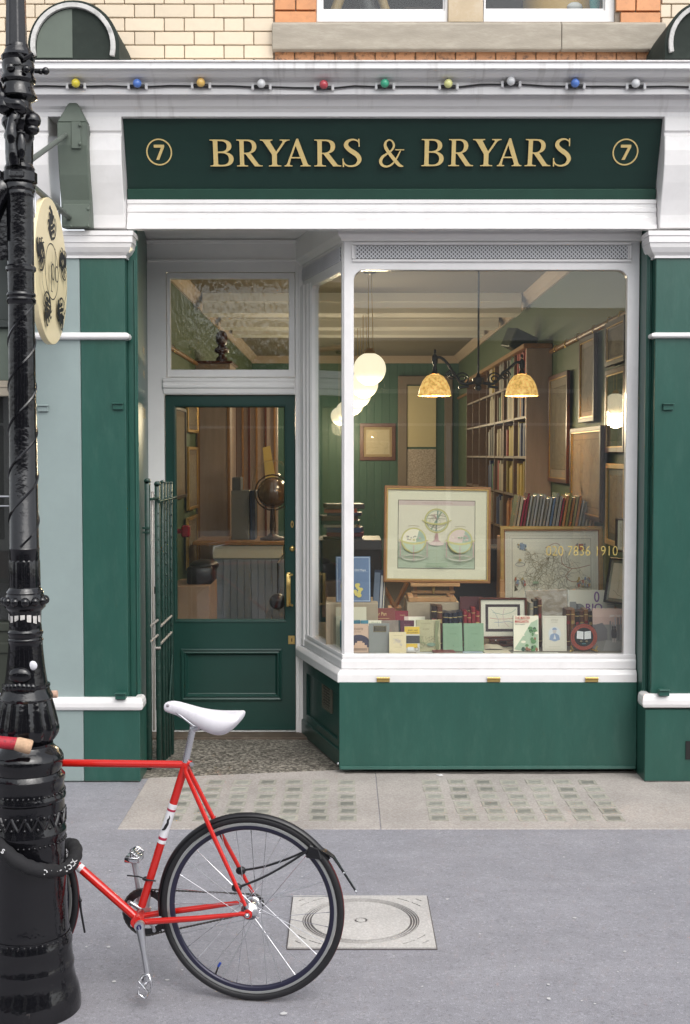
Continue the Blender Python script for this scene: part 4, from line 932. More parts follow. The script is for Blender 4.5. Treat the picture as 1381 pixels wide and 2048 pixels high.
# ================================================================== FOLDING GATE at the left of the doorway
GT = thing('folding_gate', 'green folding iron gate pushed back beside the shop door', 'gate', (-1.22, .45, 0))
def bar(px, Y, py0, py1, w, d, name, m_=GATE):
    p = P(px, (py0 + py1) / 2, Y); q = MB(); q.box(p.x - w / 2, p.x + w / 2, Y - d / 2, Y + d / 2, max(.012, Z(py1, Y)), Z(py0, Y))
    t_ = Z(py0, Y); q.lathe([(w * .62, -d / 2), (w * .62, d / 2)], (p.x, Y, t_), 10, axis='y'); return obj(name, q, m_, GT, bevel=0.002)
bar(297.5, .24, 962, 1541, .030, .045, 'gate_bar'); bar(307, .30, 985, 1460, .012, .03, 'lock_rod', STEEL); bar(312, .33, 990, 1420, .007, .02, 'lock_rod', STEEL)
bar(317.5, .34, 968, 1538, .030, .05, 'gate_bar'); bar(327, .44, 964, 1530, .020, .04, 'gate_bar'); bar(333, .50, 966, 1524, .014, .04, 'gate_bar'); bar(338.5, .56, 966, 1519, .014, .04, 'gate_bar'); bar(344, .62, 966, 1513, .018, .04, 'gate_bar')
for (a, b) in (((300, 999, .22), (316, 996, .31)), ((318, 1003, .31), (352, 995, .60)), ((300, 1253, .22), (316, 1240, .31)), ((322, 1252, .32), (343, 1232, .58)), ((300, 1284, .22), (316, 1270, .31)), ((322, 1287, .32), (343, 1265, .58)), ((312, 1296, .31), (322, 1296, .31)), ((338, 1420, .50), (345, 1310, .56))):
    q = MB(); A = P(*a); C_ = P(*b); d_ = (C_ - A).normalized(); q.tube([A, C_], .009, 6); obj('lattice_link', q, STEEL if a[1] < 1400 and a[1] > 1200 else GATE, GT)
q = MB()
for k in range(26): q.sphere(P(344 - (k % 2) * 11, 985 + k * 11, .595 if k % 2 == 0 else .48), .0055, None, 6, 4)
for k in range(16): q.sphere(P(317, 1000 + k * 26, .313), .005, None, 6, 4)
rv_ = obj('rivet_row', q, GATE, GT); rv_['kind'] = 'stuff'
for py in (1056, 1065): q = MB(); q.box(*(lambda p: (p.x - .030, p.x + .014, .21, .225, p.z - .006, p.z + .006))(P(295, py, .22))); obj('gate_clamp', q, GATE, GT)
q = MB(); q.box(*(lambda p: (p.x - .012, p.x + .012, .32, .34, p.z - .025, p.z + .02))(P(311, 1180, .32))); obj('gate_clamp', q, IRON_PLAIN, GT)
# ================================================================== LAMP POST
YA = -2.98; DA = YA - CAM.y; AX = P(48, 1000, YA).x
LP = thing('lamp_post', 'ornate black cast iron lamp post with a fluted base and beaded collar', 'lamp post', (AX, YA, 0))
def lz(py): return max(0.0, P(48, py, YA).z)
def lr(hw): return hw * DA / FPX
def seg(name, prof, n=64, flutes=0, depth=0.0, m_=IRON, parent=None, sharp=False, spiral=0):
    pr = [(lr(h), lz(py)) for py, h in prof]
    fl = None
    if flutes:
        def fl(i, ph): return 1 - depth * (0.5 + 0.5 * math.cos(flutes * ph)) ** (0.5)
    q = MB(); q.lathe(pr, (AX, YA, 0), n, None, flute=fl); return obj(name, q, m_, parent or LP, auto=35)
dense = lambda p, k=3: [tuple(v) for v in catmull(p, k)]
foot = seg('foot', [(2036, 100), (2020, 102), (1998, 102), (1985, 100), (1972, 97), (1962, 93), (1950, 90), (1936, 88), (1930, 89), (1922, 89), (1918, 87), (1905, 86), (1890, 85), (1886, 86), (1878, 86), (1874, 84), (1860, 82)])
drum = seg('base_drum', [(1861, 80), (1855, 81), (1848, 79), (1800, 77.5), (1710, 75), (1668, 74), (1664, 76.5), (1656, 76.5), (1652, 74), (1598, 73), (1594, 76), (1588, 76), (1584, 73.5), (1562, 73), (1558, 75), (1550, 75), (1546, 71), (1541, 68)])
# relief on the drum: bead rows and a zigzag
def onpost(ang, py, hw): return Vector((AX + lr(hw) * math.sin(ang), YA - lr(hw) * math.cos(ang), lz(py)))
q = MB()
for k in range(44):
    a_ = 2 * math.pi * k / 44
    q.sphere(onpost(a_, 1580, 73.5), .0052, None, 6, 4); q.sphere(onpost(a_, 1676, 74.5), .0052, None, 6, 4); q.sphere(onpost(a_, 1866, 80.5), .0060, None, 6, 4)
for k in range(18):
    a0, a1, a2 = [2 * math.pi * (k + t) / 18 for t in (0, .5, 1)]
    q.tube([onpost(a0, 1642, 74), onpost((a0 + a1) / 2, 1630, 74.5), onpost(a1, 1617, 74)], .0052, 5); q.tube([onpost(a1, 1617, 74), onpost((a1 + a2) / 2, 1630, 74.5), onpost(a2, 1642, 74)], .0052, 5)
    q.sphere(onpost(a0, 1620, 74), .0070, None, 6, 4); q.sphere(onpost(a1, 1641, 74), .0070, None, 6, 4)
rl = obj('relief_ornament', q, IRON, drum); rl['kind'] = 'stuff'
seg('base_torus', [(1545, 66), (1538, 67), (1530, 70.5), (1520, 72.5), (1512, 72), (1504, 68), (1498, 61), (1493, 55), (1489, 52), (1484, 52)])
seg('fluted_bell', dense([(1486, 50), (1480, 55), (1472, 61), (1462, 65), (1450, 65), (1430, 60.5), (1410, 55.5), (1396, 51.5)], 3), n=96, flutes=18, depth=.07)
seg('bell_collar', [(1398, 51), (1394, 53), (1390, 52), (1380, 47), (1374, 46), (1372, 47.5), (1368, 47.5), (1366, 44)])
stem_ = seg('lower_stem', dense([(1368, 43), (1350, 40), (1330, 37.5), (1300, 34.5), (1284, 33.5), (1281, 35), (1278, 35), (1276, 33), (1270, 33), (1267, 35), (1263, 35), (1260, 32.5), (1250, 32)], 2), n=64)
seg('fluted_stem', dense([(1252, 32), (1240, 32), (1225, 32.5), (1218, 34)], 2), n=80, flutes=16, depth=.07)
# peeling white paint on the flutes and a white paint blob
q = MB()
for k in range(-3, 4):
    a_ = R(22.5 * k + 6); t = random.uniform(-4, 4); bt = 1228 + random.uniform(-2, 4); bb = 1242 + random.uniform(-6, 6)
    A, Bq, C_, D_ = onpost(a_ - .13, bb + t * .3, 32.4), onpost(a_ + .13, bb - t, 32.4), onpost(a_ + .14, bt, 32.4), onpost(a_ - .14, bt + t * .3, 32.4)
    q.add([A, Bq, C_, D_], [(0, 1, 2, 3)])
q.xf(Matrix.Translation((0, -.0012, 0)))
obj('white_paint_patch', q, mat('peeling_white_paint', (0.60, 0.58, 0.55), rough=0.5, var=0.2, vscale=60, dark=(0.05, 0.045, 0.045), dscale=50, damt=0.7), stem_)
q = MB(); c_ = onpost(.62, 1326, 37.6); q.sphere(c_, .018, None, 10, 6, (.9, .35, .95)); obj('white_paint_patch', q, mat('white_sticker_blob', (0.62, 0.62, 0.66), rough=0.5, var=0.2, vscale=60), stem_)
# leaf ornament (a domed shell) on the front of the stem
q = MB(); c_ = onpost(-.05, 1345, 37); q.sphere(c_, .040, None, 16, 10, (1, .45, .75))
for k in range(-3, 4): c2 = onpost(-.05 + .20 * k, 1366 + abs(k), 44); q.sphere(c2, .013, None, 8, 6, (1, .7, 1.2))
obj('shell_ornament', q, IRON, stem_)
bc = seg('bead_collar', [(1220, 34), (1214, 40), (1208, 41), (1196, 40), (1190, 37), (1187, 36), (1184, 37), (1181, 35.5), (1177, 32), (1174, 31.5)])
bd = MB(); bd.sphere((0, 0, 0), lr(9.5), None, 14, 10); src = None
for k in range(12):
    p = onpost(2 * math.pi * (k + .5) / 12, 1200.5, 38.5) - off_of(bc)
    if src is None: src = obj('bead', bd, IRON, bc, world=False); src.location = p
    else: inst(src, bc, p)
seg('fluted_sleeve', [(1178, 31), (1170, 31.5), (1122, 31), (1119, 30), (1117, 28)], n=80, flutes=16, depth=.05)
sh_ = seg('shaft', [(1122, 29.5), (1100, 29.5), (1097, 30.2), (1095, 29), (800, 26.8), (610, 25.5), (606, 28.5), (600, 29), (596, 26.5), (592, 28.5), (588, 28), (585, 25.5), (545, 26), (541, 29.5), (535, 29.5), (531, 26), (400, 26.2), (392, 27)])
for pitch_, ph0 in ((1, 0.0), (1, math.pi)):
    q = MB(); pts = []
    for i in range(190):
        t = i / 189; py = 1092 - t * (1092 - 612); hw = 29 - t * 3.4; ang = ph0 + t * 2 * math.pi * 2.7
        pts.append(onpost(ang, py, hw - .2))
    q.tube(pts, .0045, 5); obj('spiral_fillet', q, IRON, sh_)
seg('clamp_collar', [(396, 26.5), (390, 28), (384, 27), (381, 30), (372, 31), (368, 29), (365, 34), (347, 34), (344, 29), (338, 30), (334, 28), (330, 26)])
q = MB(); p = onpost(0, 356, 34); q.box(p.x - lr(42), p.x - lr(30), YA - lr(20), YA + .02, lz(366), lz(345)); q.box(p.x - .02, p.x + .03, p.y - .008, p.y + .02, lz(362), lz(348)); obj('clamp_bolt_box', q, IRON, LP, bevel=0.004)
seg('upper_stem', [(336, 25), (320, 26.5), (300, 27), (280, 27), (276, 29), (270, 29), (266, 26), (258, 28.5), (250, 33), (242, 33.5), (234, 29), (230, 30), (224, 31), (220, 27), (212, 25), (204, 24)])
q = MB()     # swan-like scroll arm rising to the left, and bulbs on the stem
q.tube(catmull([tuple(P(30, 330, YA - .06)) , tuple(P(26, 290, YA - .07)), tuple(P(24, 255, YA - .07)), tuple(P(34, 228, YA - .06)), tuple(P(44, 215, YA - .07)), tuple(P(30, 208, YA - .08)), tuple(P(12, 205, YA - .06)), tuple(P(2, 190, YA - .04)), tuple(P(-8, 170, YA - .03))], 6), [.017 + .004 * math.sin(i * .5) ** 2 for i in range(49)], 12)
q.sphere(P(10, 213, YA - .06), .028, None, 16, 12)
q.sphere(P(66, 241, YA - .03), .028, None, 18, 14); q.sphere(P(65, 259, YA - .03), .024, None, 18, 14, (1, 1, .8)); q.sphere(P(43, 292, YA - .072), .020, None, 12, 10, (.8, .5, 2.2))
obj('scroll_arm', q, IRON, LP)
seg('flared_cap', [(206, 24), (203, 26), (198, 35), (195, 36.5), (192, 35), (180, 30), (171, 27.5), (168, 28)])
bb = seg('bulbous_collar', [(170, 27), (167, 31), (162, 34), (157, 33.5), (152, 30), (148, 29), (140, 31), (130, 31.5), (124, 29.5), (120, 32), (115, 33), (111, 30), (107, 27), (102, 26), (96, 21), (90, 20)])
q = MB()
for dx, py in ((44, 142), (34, 143)): q.sphere(P(48 + dx, py, YA), .013 if dx > 40 else .010, None, 10, 8)
q.tube([P(70, 142, YA), P(92, 142, YA)], .008, 8); q.sphere(P(22, 135, YA - .05), .016, None, 10, 8); q.sphere(P(54, 138, YA - .055), .013, None, 10, 8); q.tube([P(36, 106, YA - .045), P(50, 118, YA - .06), P(66, 108, YA - .05)], .008, 6)
obj('set_screw', q, IRON, bb)
q = MB(); q.lathe([(lr(21.5), lz(96)), (lr(19.8), lz(20)), (lr(19), lz(-60))], (AX - .005, YA, 0), 8, None, a0=R(22.5), smooth=False); obj('octagonal_shaft', q, IRON, LP, bevel=0.003)
# second bracket arm seen at the left edge of the picture
q = MB(); q.tube(catmull([tuple(P(10, 378, YA)), tuple(P(-2, 385, YA - .01)), tuple(P(-22, 420, YA - .02)), tuple(P(-40, 470, YA - .02))], 6), .045, 12); q.box(P(-12, 1, YA).x, P(20, 1, YA).x, YA - .01, YA + .01, lz(520), lz(390)); obj('side_bracket', q, IRON, LP)

# ================================================================== BICYCLE
YAW = R(8.0)
C0 = Pz(504, 2001, 0.0)                            # rear wheel contact
fw = Vector((-math.cos(YAW), math.sin(YAW), 0)); lf = Vector((-math.sin(YAW), -math.cos(YAW), 0)); upv = Vector((0, 0, 1))
BK = thing('bicycle', 'red track bicycle with white saddle leaning against the lamp post', 'bicycle', C0)
def bp(px, py, side=0.0):      # photo pixel -> point on the bicycle's plane (side: metres towards the viewer)
    o_ = C0 + lf * side; d = ray(px, py); t = (o_ - CAM).dot(lf) / d.dot(lf); return CAM + d * t
hub = bp(503.5, 1815.5); WR = hub.z - .003; hub.z = WR + .003
# wheel in local axes: x forward, y = towards the viewer (left side), z up
MW = Matrix(((fw.x, lf.x, 0, 0), (fw.y, lf.y, 0, 0), (0, 0, 1, 0), (0, 0, 0, 1)))
def make_wheel(center, src=None):
    if src is not None:
        w = copy_tree(src, BK); w.location = center - off_of(BK); return w
    def fin(q, name, m_, par, **k):
        q.xf(MW.to_3x3().to_4x4()); return obj(name, q, m_, par, world=False, **k)
    q = MB(); r_ = WR
    q.lathe([(r_ - .026, -.0085), (r_ - .026, .0085), (r_ - .029, .0098), (r_ - .0345, .0092), (r_ - .0360, .0088), (r_ - .0360, -.0088), (r_ - .0345, -.0092), (r_ - .029, -.0098), (r_ - .026, -.0085)], (0, 0, 0), 96, RIM, axis='y', cap=False)
    w = fin(q, 'wheel', None, BK); w.location = center - off_of(BK)
    q = MB(); q.lathe([(r_ - .0360, -.0090), (r_ - .046, -.0078), (r_ - .053, -.003), (r_ - .053, .003), (r_ - .046, .0078), (r_ - .0360, .0090)], (0, 0, 0), 96, RIM_D, axis='y', cap=False); fin(q, 'inner_rim', None, w)
    q = MB(); tr_ = .0138
    q.lathe([(r_ - tr_ + tr_ * math.cos(t), tr_ * math.sin(t)) for t in [R(-140) + R(280) * i / 14 for i in range(15)]], (0, 0, 0), 96, None, axis='y', cap=False); t_ = fin(q, 'tyre', RUBBER, w)
    q = MB(); q.lathe([(r_ - tr_ + (tr_ + .0006) * math.cos(t), (tr_ + .0006) * math.sin(t)) for t in [R(-50) + R(78) * i / 8 for i in range(9)]], (0, 0, 0), 96, None, axis='y', cap=False); fin(q, 'tread_stripe', TREAD, w)
    q = MB(); q.lathe([(.006, -.066), (.006, -.056), (.017, -.055), (.017, -.050), (.031, -.036), (.032, -.032), (.025, -.030), (.022, -.020), (.022, .020), (.025, .030), (.032, .032), (.031, .036), (.017, .040), (.012, .056), (.006, .060), (.006, .066)], (0, 0, 0), 28, None, axis='y'); fin(q, 'hub', CHROME, w)
    base = None
    for k in range(32):
        a_ = 2 * math.pi * k / 32; s_ = 1 if k % 2 == 0 else -1; hf = .0275; cross = 1 if (k // 2) % 2 == 0 else -1
        ah = a_ + cross * R(72); A = Vector((hf * math.cos(ah), s_ * .034, hf * math.sin(ah))); E = Vector(((r_ - .052) * math.cos(a_), s_ * .002, (r_ - .052) * math.sin(a_)))
        q = MB(); q.tube([A, E], .0011, 5); q.tube([A.lerp(E, .955), E], .0020, 5); fin(q, 'spoke', CHROME if k % 4 < 2 else ALLOY, w)
    q = MB(); q.tube([Vector(((r_ - .05) * math.cos(R(-62)), 0, (r_ - .05) * math.sin(R(-62)))), Vector(((r_ - .085) * math.cos(R(-61)), 0, (r_ - .085) * math.sin(R(-61))))], .0035, 6); v_ = fin(q, 'valve', BLKPLASTIC, w)
    q = MB(); q.tube([Vector(((r_ - .083) * math.cos(R(-61)), 0, (r_ - .083) * math.sin(R(-61)))), Vector(((r_ - .100) * math.cos(R(-61)), 0, (r_ - .100) * math.sin(R(-61))))], .0045, 6); fin(q, 'valve_cap', mat('blue_valve_cap', (0.02, 0.06, 0.35), rough=0.3), w)
    return w
rw = make_wheel(hub)
fwh = hub + fw * .985; fwh.z = hub.z
make_wheel(fwh, rw)
# frame
bb_ = bp(277, 1838); st_top = bp(371, 1530); hd_top = bp(-50, 1527); hd_top.z = st_top.z; hd_bot = bp(-42, 1610)
dnl, dnr = hub + lf * .062, hub - lf * .062
q = MB()
tt0 = bp(124, 1526); dirt_ = (bp(365, 1529) - bp(135, 1526)); 
q.tube([bp(-52, 1523.5), bp(371, 1529)], .0140, 14)
q.tube([bp(284, 1812), st_top + (st_top - bb_).normalized() * .010], .0152, 14)
q.tube([bp(-38, 1572), bp(20, 1612), bb_ + lf * 0], .0158, 14)
q.tube([bp(-55, 1495), bp(-40, 1625)], .019, 14)
q.lathe([(.022, -.036), (.022, .036)], tuple(bb_), 18, None, axis='y')
sst = bp(374, 1540)
for s_ in (1, -1):
    d_ = hub + lf * .062 * s_; st0 = sst + lf * .020 * s_
    q.tube([st0 + Vector((0, 0, .015)), st0, st0.lerp(d_, .5), d_ + Vector((0, 0, .03)) + fw * .008], [.006, .0085, .0085, .0065], 10)
    cs0 = bb_ + lf * .030 * s_; q.tube([cs0, cs0.lerp(d_, .15) + lf * .004 * s_, cs0.lerp(d_, .55) + lf * .006 * s_, d_ + fw * .022], [.0105, .0120, .0105, .0070], 10)
    q.tube([d_ + fw * .030, d_ - fw * .012], .009, 8); q.lathe([(.0165, -.003), (.0165, .003)], tuple(d_), 14, None, axis='y')
q.tube([bp(366, 1527), bp(384, 1527)], .011, 10)
for k in (1, -1): q.tube([fwh + lf * .05 * k, fwh.lerp(bp(-40, 1625), .75) + lf * .045 * k, bp(-40, 1625) + lf * .03 * k], [.007, .010, .011], 10)
FRM = obj('frame', q, RED, BK)
def band_(t0, t1, m_, name='tube_band', r_=.0156, a=(284, 1812), b=(371, 1530)):
    A, E = bp(*a), bp(*b); q = MB(); q.tube([A.lerp(E, t0), A.lerp(E, t1)], r_, 18); return obj(name, q, m_, FRM)
def tfor(py): return (1812 - py) / (1812 - 1530.)
band_(tfor(1679), tfor(1609), BAND); 
for y0, y1, m_, r_ in ((1616, 1620, BAND_RED, .0161), (1606, 1612, BAND, .0160), (1672, 1677, BAND_RED, .0161), (1678, 1684, BAND, .0159)): band_(tfor(y1), tfor(y0), m_, r_=r_)
a = Art(0); mid = bp(331.5, 1646, .0165)
a.shape([ribbon(catmull([(.006, .030, .002), (.009, .022, .005), (.006, .012, .008), (.008, .002, .009), (.005, -.010, .011), (.002, -.022, .009), (-.006, -.028, .003)], 4))], PRINT_K)
a.mb.xf(Matrix.Translation(mid) @ Matrix.Rotation(R(17), 4, 'Y') @ Matrix.Rotation(-YAW, 4, 'Z')); obj('frame_badge', a.mb, None, FRM)
A_ = bp(-38, 1572); E_ = bp(277, 1838)
q = MB(); q.tube([bp(158, 1733.5), bp(164.5, 1739)], .0163, 16); obj('tube_band', q, BAND, FRM)
q = MB(); q.tube([bp(122, 1700), bp(139, 1716)], .0164, 16); lb = obj('tube_band', q, BAND, FRM)
a = Art(0); a.text('CITY', 0, -.006, .016, PRINT_K, maxw=.05); a.mb.xf(Matrix.Translation(bp(131, 1707, .018)) @ Matrix.Rotation(R(42), 4, 'Y') @ Matrix.Rotation(-YAW, 4, 'Z')); obj('frame_lettering', a.mb, None, FRM)
q = MB(); pz_ = bp(384, 1528, .012); q.lathe([(.008, -.004), (.006, .004)], tuple(pz_), 10, None, axis='y'); obj('seat_bolt', q, CHROME, FRM)
# cable tie round the seat tube
q = MB(); q.tube([bp(255, 1751, .01), bp(278, 1753, .02), bp(297, 1760, .020), bp(312, 1762, .020)], .0028, 6); q.tube([bp(296, 1757, .0) + (lf * math.cos(t) + fw * math.sin(t)) * .0175 for t in [2 * math.pi * i / 16 for i in range(16)]], .0032, 6, closed=True); obj('cable_tie', q, BLKPLASTIC, BK)
# seat post and saddle
q = MB(); q.tube([bp(369, 1535), bp(385, 1462), bp(388, 1446)], [.0125, .0125, .0125], 14); obj('seat_post', q, CHROME, BK)
q = MB(); q.tube([bp(384, 1458), bp(398, 1452)], .014, 10)
for s_ in (1, -1): q.tube([bp(352, 1424, .018 * s_), bp(388, 1452, .022 * s_), bp(420, 1456, .022 * s_), bp(448, 1446, .035 * s_)], .0038, 6)
obj('saddle_clamp', q, ALLOY, BK)
# saddle: cross sections from nose (left) to tail (right): (px, top, bottom, half width)
sec = [(329, 1411, 1416, .006), (332, 1405.5, 1422, .017), (342, 1402, 1426, .021), (356, 1403, 1431, .023), (375, 1408, 1441, .026), (398, 1415, 1454, .036), (420, 1420, 1464, .050), (440, 1422.5, 1468, .062), (458, 1423.5, 1464, .070), (473, 1424, 1452, .072), (482, 1424.5, 1442, .066), (485, 1427, 1436, .05)]
sec = [tuple(v) for v in catmull(sec, 3)]
vs = []; fs = []; K = 16
for px, t_, b_, hw in sec:
    top = bp(px, t_); bot = bp(px, b_); hgt = top.z - bot.z
    for k in range(K):
        a_ = 2 * math.pi * k / K; cx_, sz_ = math.cos(a_), math.sin(a_)
        y_ = hw * math.copysign(abs(cx_) ** .7, cx_); zz = (math.copysign(abs(sz_) ** .75, sz_)) 
        ctop = top.z - (abs(y_ / max(hw, .001)) ** 2.2) * hgt * .18
        if zz >= 0: z_ = top.z - hgt * .42 * (1 - zz) - (abs(y_) / max(hw, .001)) ** 3 * hgt * .08
        else: z_ = top.z - hgt * .42 + zz * hgt * .58
        v = top + lf * y_; v.z = z_; vs.append(v)
n_ = len(sec)
for i in range(n_ - 1):
    for k in range(K): fs.append((i * K + k, i * K + (k + 1) % K, (i + 1) * K + (k + 1) % K, (i + 1) * K + k))
fs.append(tuple(range(K))); fs.append(tuple((n_ - 1) * K + k for k in range(K)))
q = MB(); q.add(vs, fs, None, True); sd_ = obj('saddle', q, SADDLE, BK, auto=70)
q = MB(); q.sphere(bp(336, 1411, .0205), .006, None, 8, 6, (1, .5, 1)); q.sphere(bp(446, 1454, .058), .012, None, 10, 6, (1.2, .6, .6)); obj('saddle_scuff', q, mat('grey_scuff', (0.30, 0.28, 0.30), rough=0.6, var=0.3, vscale=60), sd_)
# cranks, chainring, chain, pedals
cr = MB(); bl = bb_ + lf * .062; e_ = bp(297, 1958, .072)
def crank(A, E, m_=ALLOY):
    q = MB(); q.tube([A + (A - E).normalized() * .004, A.lerp(E, .12), A.lerp(E, .5), A.lerp(E, .92), E], [.017, .015, .0105, .010, .012], 10); q.lathe([(.0185, -.010), (.0185, .010)], tuple(A), 18, None, axis='y'); q.lathe([(.0125, -.008), (.0125, .008)], tuple(E), 14, None, axis='y'); return obj('crank_arm', q, m_, BK)
bl = bp(280, 1852, .062); c1 = crank(bl, e_)
q = MB(); q.lathe([(.009, -.016), (.008, -.002)], (bl.x, bl.y, bl.z), 14, None, axis='y'); obj('dust_cap', q, mat('navy_dust_cap', (0.015, 0.012, 0.10), rough=0.3), c1)
br_ = bb_ - lf * .062; e2 = bp(268, 1722, -.075); crank(bp(283, 1800, -.062).lerp(e2, 0) , e2)
def pedal(c, up=1):
    q = MB(); M = Matrix.Translation(c)
    q.tube([c + fw * .012 + upv * .026 * up, c + fw * .016 - upv * .02 * up, c - fw * .010 - upv * .034 * up, c - fw * .018 - upv * .01 * up, c - fw * .008 + upv * .03 * up], .0045, 6, closed=True)
    q.tube([c + lf * .0, c + lf * .055], .007, 8)
    q.tube([c + lf * .05 + fw * .012 + upv * .026 * up, c + lf * .05 + fw * .016 - upv * .02 * up, c + lf * .05 - fw * .010 - upv * .034 * up, c + lf * .05 - fw * .018 - upv * .01 * up], .0045, 6, closed=True)
    q.tube([c - fw * .010 - upv * .034 * up, c + lf * .05 - fw * .010 - upv * .034 * up], .0045, 6); q.tube([c + fw * .014 + upv * .024 * up, c + lf * .05 + fw * .014 + upv * .024 * up], .0045, 6)
    return obj('pedal', q, CHROME, BK)
pedal(bp(294, 1965, .080)); p2 = bp(268, 1718, -.085); p2 = p2
q = MB()
for k in range(4): q.box(-.03 + .008 * k, -.024 + .010 * k, -.03, .03, -.012 + .006 * k, .012 + .006 * k)
q.box(-.026, .026, -.035, .035, -.010, .010); q.tube([(-.03, -.036, .012), (.0, -.036, .03), (.022, -.036, .018), (.03, -.036, -.012)], .005, 6)
q.xf(Matrix.Translation(p2 + upv * .006) @ MW.to_3x3().to_4x4()); obj('pedal', q, CHROME, BK, bevel=0.002)
cc = bp(293, 1824, -.045)
q = MB(); q.lathe([(.0895, -.0015), (.0895, .0015)], (0, 0, 0), 60, BLKPLASTIC, axis='y')
q = MB()
ro = []; T = 46
for i in range(T * 4):
    a_ = 2 * math.pi * i / (T * 4); ro.append(((.0905 if (i % 4) in (1, 2) else .0850) * math.cos(a_), (.0905 if (i % 4) in (1, 2) else .0850) * math.sin(a_)))
q.slab([ro, ell(0, 0, .062, .062, 48)], -.0015, .003, BLKPLASTIC); q.xf(Matrix.Translation(cc) @ MW.to_3x3().to_4x4()); chr_ = obj('chainring', q, None, BK)
q = MB()
for k in range(5):
    a_ = 2 * math.pi * k / 5 + .5; q.tube([(.02 * math.cos(a_), 0, .02 * math.sin(a_)), (.073 * math.cos(a_), 0, .073 * math.sin(a_))], [.011, .007], 8); q.lathe([(.007, -.006), (.007, .006)], (.073 * math.cos(a_), 0, .073 * math.sin(a_)), 10, None, axis='y')
q.lathe([(.024, -.006), (.024, .006)], (0, 0, 0), 20, None, axis='y'); q.xf(Matrix.Translation(cc) @ MW.to_3x3().to_4x4()); obj('spider', q, ALLOY, chr_)
hc = hub - lf * .045; RC, rc = .0885, .034
ch_ = []
dv = (cc - hc); dl = math.sqrt(dv.dot(fw) ** 2 + dv.z ** 2); base_a = math.atan2(dv.z, dv.dot(fw)); phi = math.acos((RC - rc) / dl)
loop = []
for i in range(25): a_ = base_a + math.pi - (math.pi - phi) + (0) ; 
aa0, aa1 = base_a - phi, base_a + phi
loop += [(dv.dot(fw) + RC * math.cos(t), dv.z + RC * math.sin(t)) for t in [aa0 + (aa1 - aa0) * i / 30 for i in range(31)]]
loop += [(rc * math.cos(t), rc * math.sin(t)) for t in [aa1 + (2 * math.pi - (aa1 - aa0)) * i / 20 for i in range(21)]]
pts = []
for i in range(len(loop)):
    A, E = loop[i], loop[(i + 1) % len(loop)]; d_ = math.hypot(E[0] - A[0], E[1] - A[1]); k_ = max(1, int(d_ / .0064))
    for j in range(k_): pts.append((A[0] + (E[0] - A[0]) * j / k_, A[1] + (E[1] - A[1]) * j / k_))
q = MB(); q.tube([hc + fw * a_ + upv * b_ for a_, b_ in pts], [.0042 if i % 2 else .0026 for i in range(len(pts))], 6, closed=True); obj('chain', q, mat('oily_chain_steel', (0.10, 0.095, 0.09), rough=0.4, metal=0.7), BK)
q = MB(); q.lathe([(.033, -.0015), (.033, .0015)], (hc.x, hc.y, hc.z), 36, None, axis='y'); obj('sprocket', q, IRON_PLAIN, BK)
for s_ in (1, -1):
    q = MB(); c2 = hub + lf * .070 * s_; q.lathe([(.0095, -.005), (.0095, .004)], tuple(c2), 6, None, axis='y'); q.sphere(c2 + lf * .005 * s_, .0065, None, 10, 6); obj('axle_nut', q, CHROME, BK)
# mudguard: arc over the rear wheel, with a tail flap
def wpt(deg, r_, y_=0.0): return hub + fw * (r_ * math.cos(R(deg))) + upv * (r_ * math.sin(R(deg))) + lf * y_
def guard(d0, d1, r_, w, dome, name='mudguard'):
    q = MB(); n1 = int((d1 - d0) / 3) + 1; K_ = 9; vs = []; fs = []
    for i in range(n1 + 1):
        dd = d0 + (d1 - d0) * i / n1; tap = min(1, .35 + i / 4, .45 + (n1 - i) / 5)
        for layer in (0, 1):
            for k in range(K_):
                t = -1 + 2 * k / (K_ - 1); vs.append(wpt(dd, r_ - dome * t * t - .0022 * layer, w * t * tap))
    W = K_ * 2
    for i in range(n1):
        for k in range(K_ - 1):
            fs.append((i * W + k, i * W + k + 1, (i + 1) * W + k + 1, (i + 1) * W + k)); fs.append((i * W + K_ + k, (i + 1) * W + K_ + k, (i + 1) * W + K_ + k + 1, i * W + K_ + k + 1))
        fs.append((i * W, (i + 1) * W, (i + 1) * W + K_, i * W + K_)); fs.append((i * W + K_ - 1, i * W + 2 * K_ - 1, (i + 1) * W + 2 * K_ - 1, (i + 1) * W + K_ - 1))
    q.add(vs, fs, None, True); return obj(name, q, BLKPLASTIC, BK)
mg = guard(-8, 146, WR + .010, .015, .010)
q = MB(); tl0 = bp(640, 1690); 
tail = [bp(628, 1690), bp(652, 1703), bp(668, 1714), bp(690, 1748), bp(714, 1785)]
vs = []; fs = []
for i, p in enumerate(tail):
    w = [.018, .018, .013, .007, .006][i]
    t_ = (tail[min(i + 1, 4)] - tail[max(i - 1, 0)]).normalized(); n__ = t_.cross(lf)
    for y_ in (-w, w):
        for h_ in (.002, -.002): vs.append(p + lf * y_ + n__ * h_)
for i in range(4):
    o_ = i * 4; fs += [(o_, o_ + 2, o_ + 6, o_ + 4), (o_ + 1, o_ + 5, o_ + 7, o_ + 3), (o_, o_ + 4, o_ + 5, o_ + 1), (o_ + 2, o_ + 3, o_ + 7, o_ + 6)]
fs += [(0, 1, 3, 2), (16, 18, 19, 17)]; q.add(vs, fs); obj('mudguard_tail', q, BLKPLASTIC, mg)
q = MB(); q.sphere(bp(712, 1783, .004), .0055, None, 8, 6); q.sphere(bp(688, 1746, .006), .004, None, 8, 6); obj('tail_tip', q, ALLOY, mg)
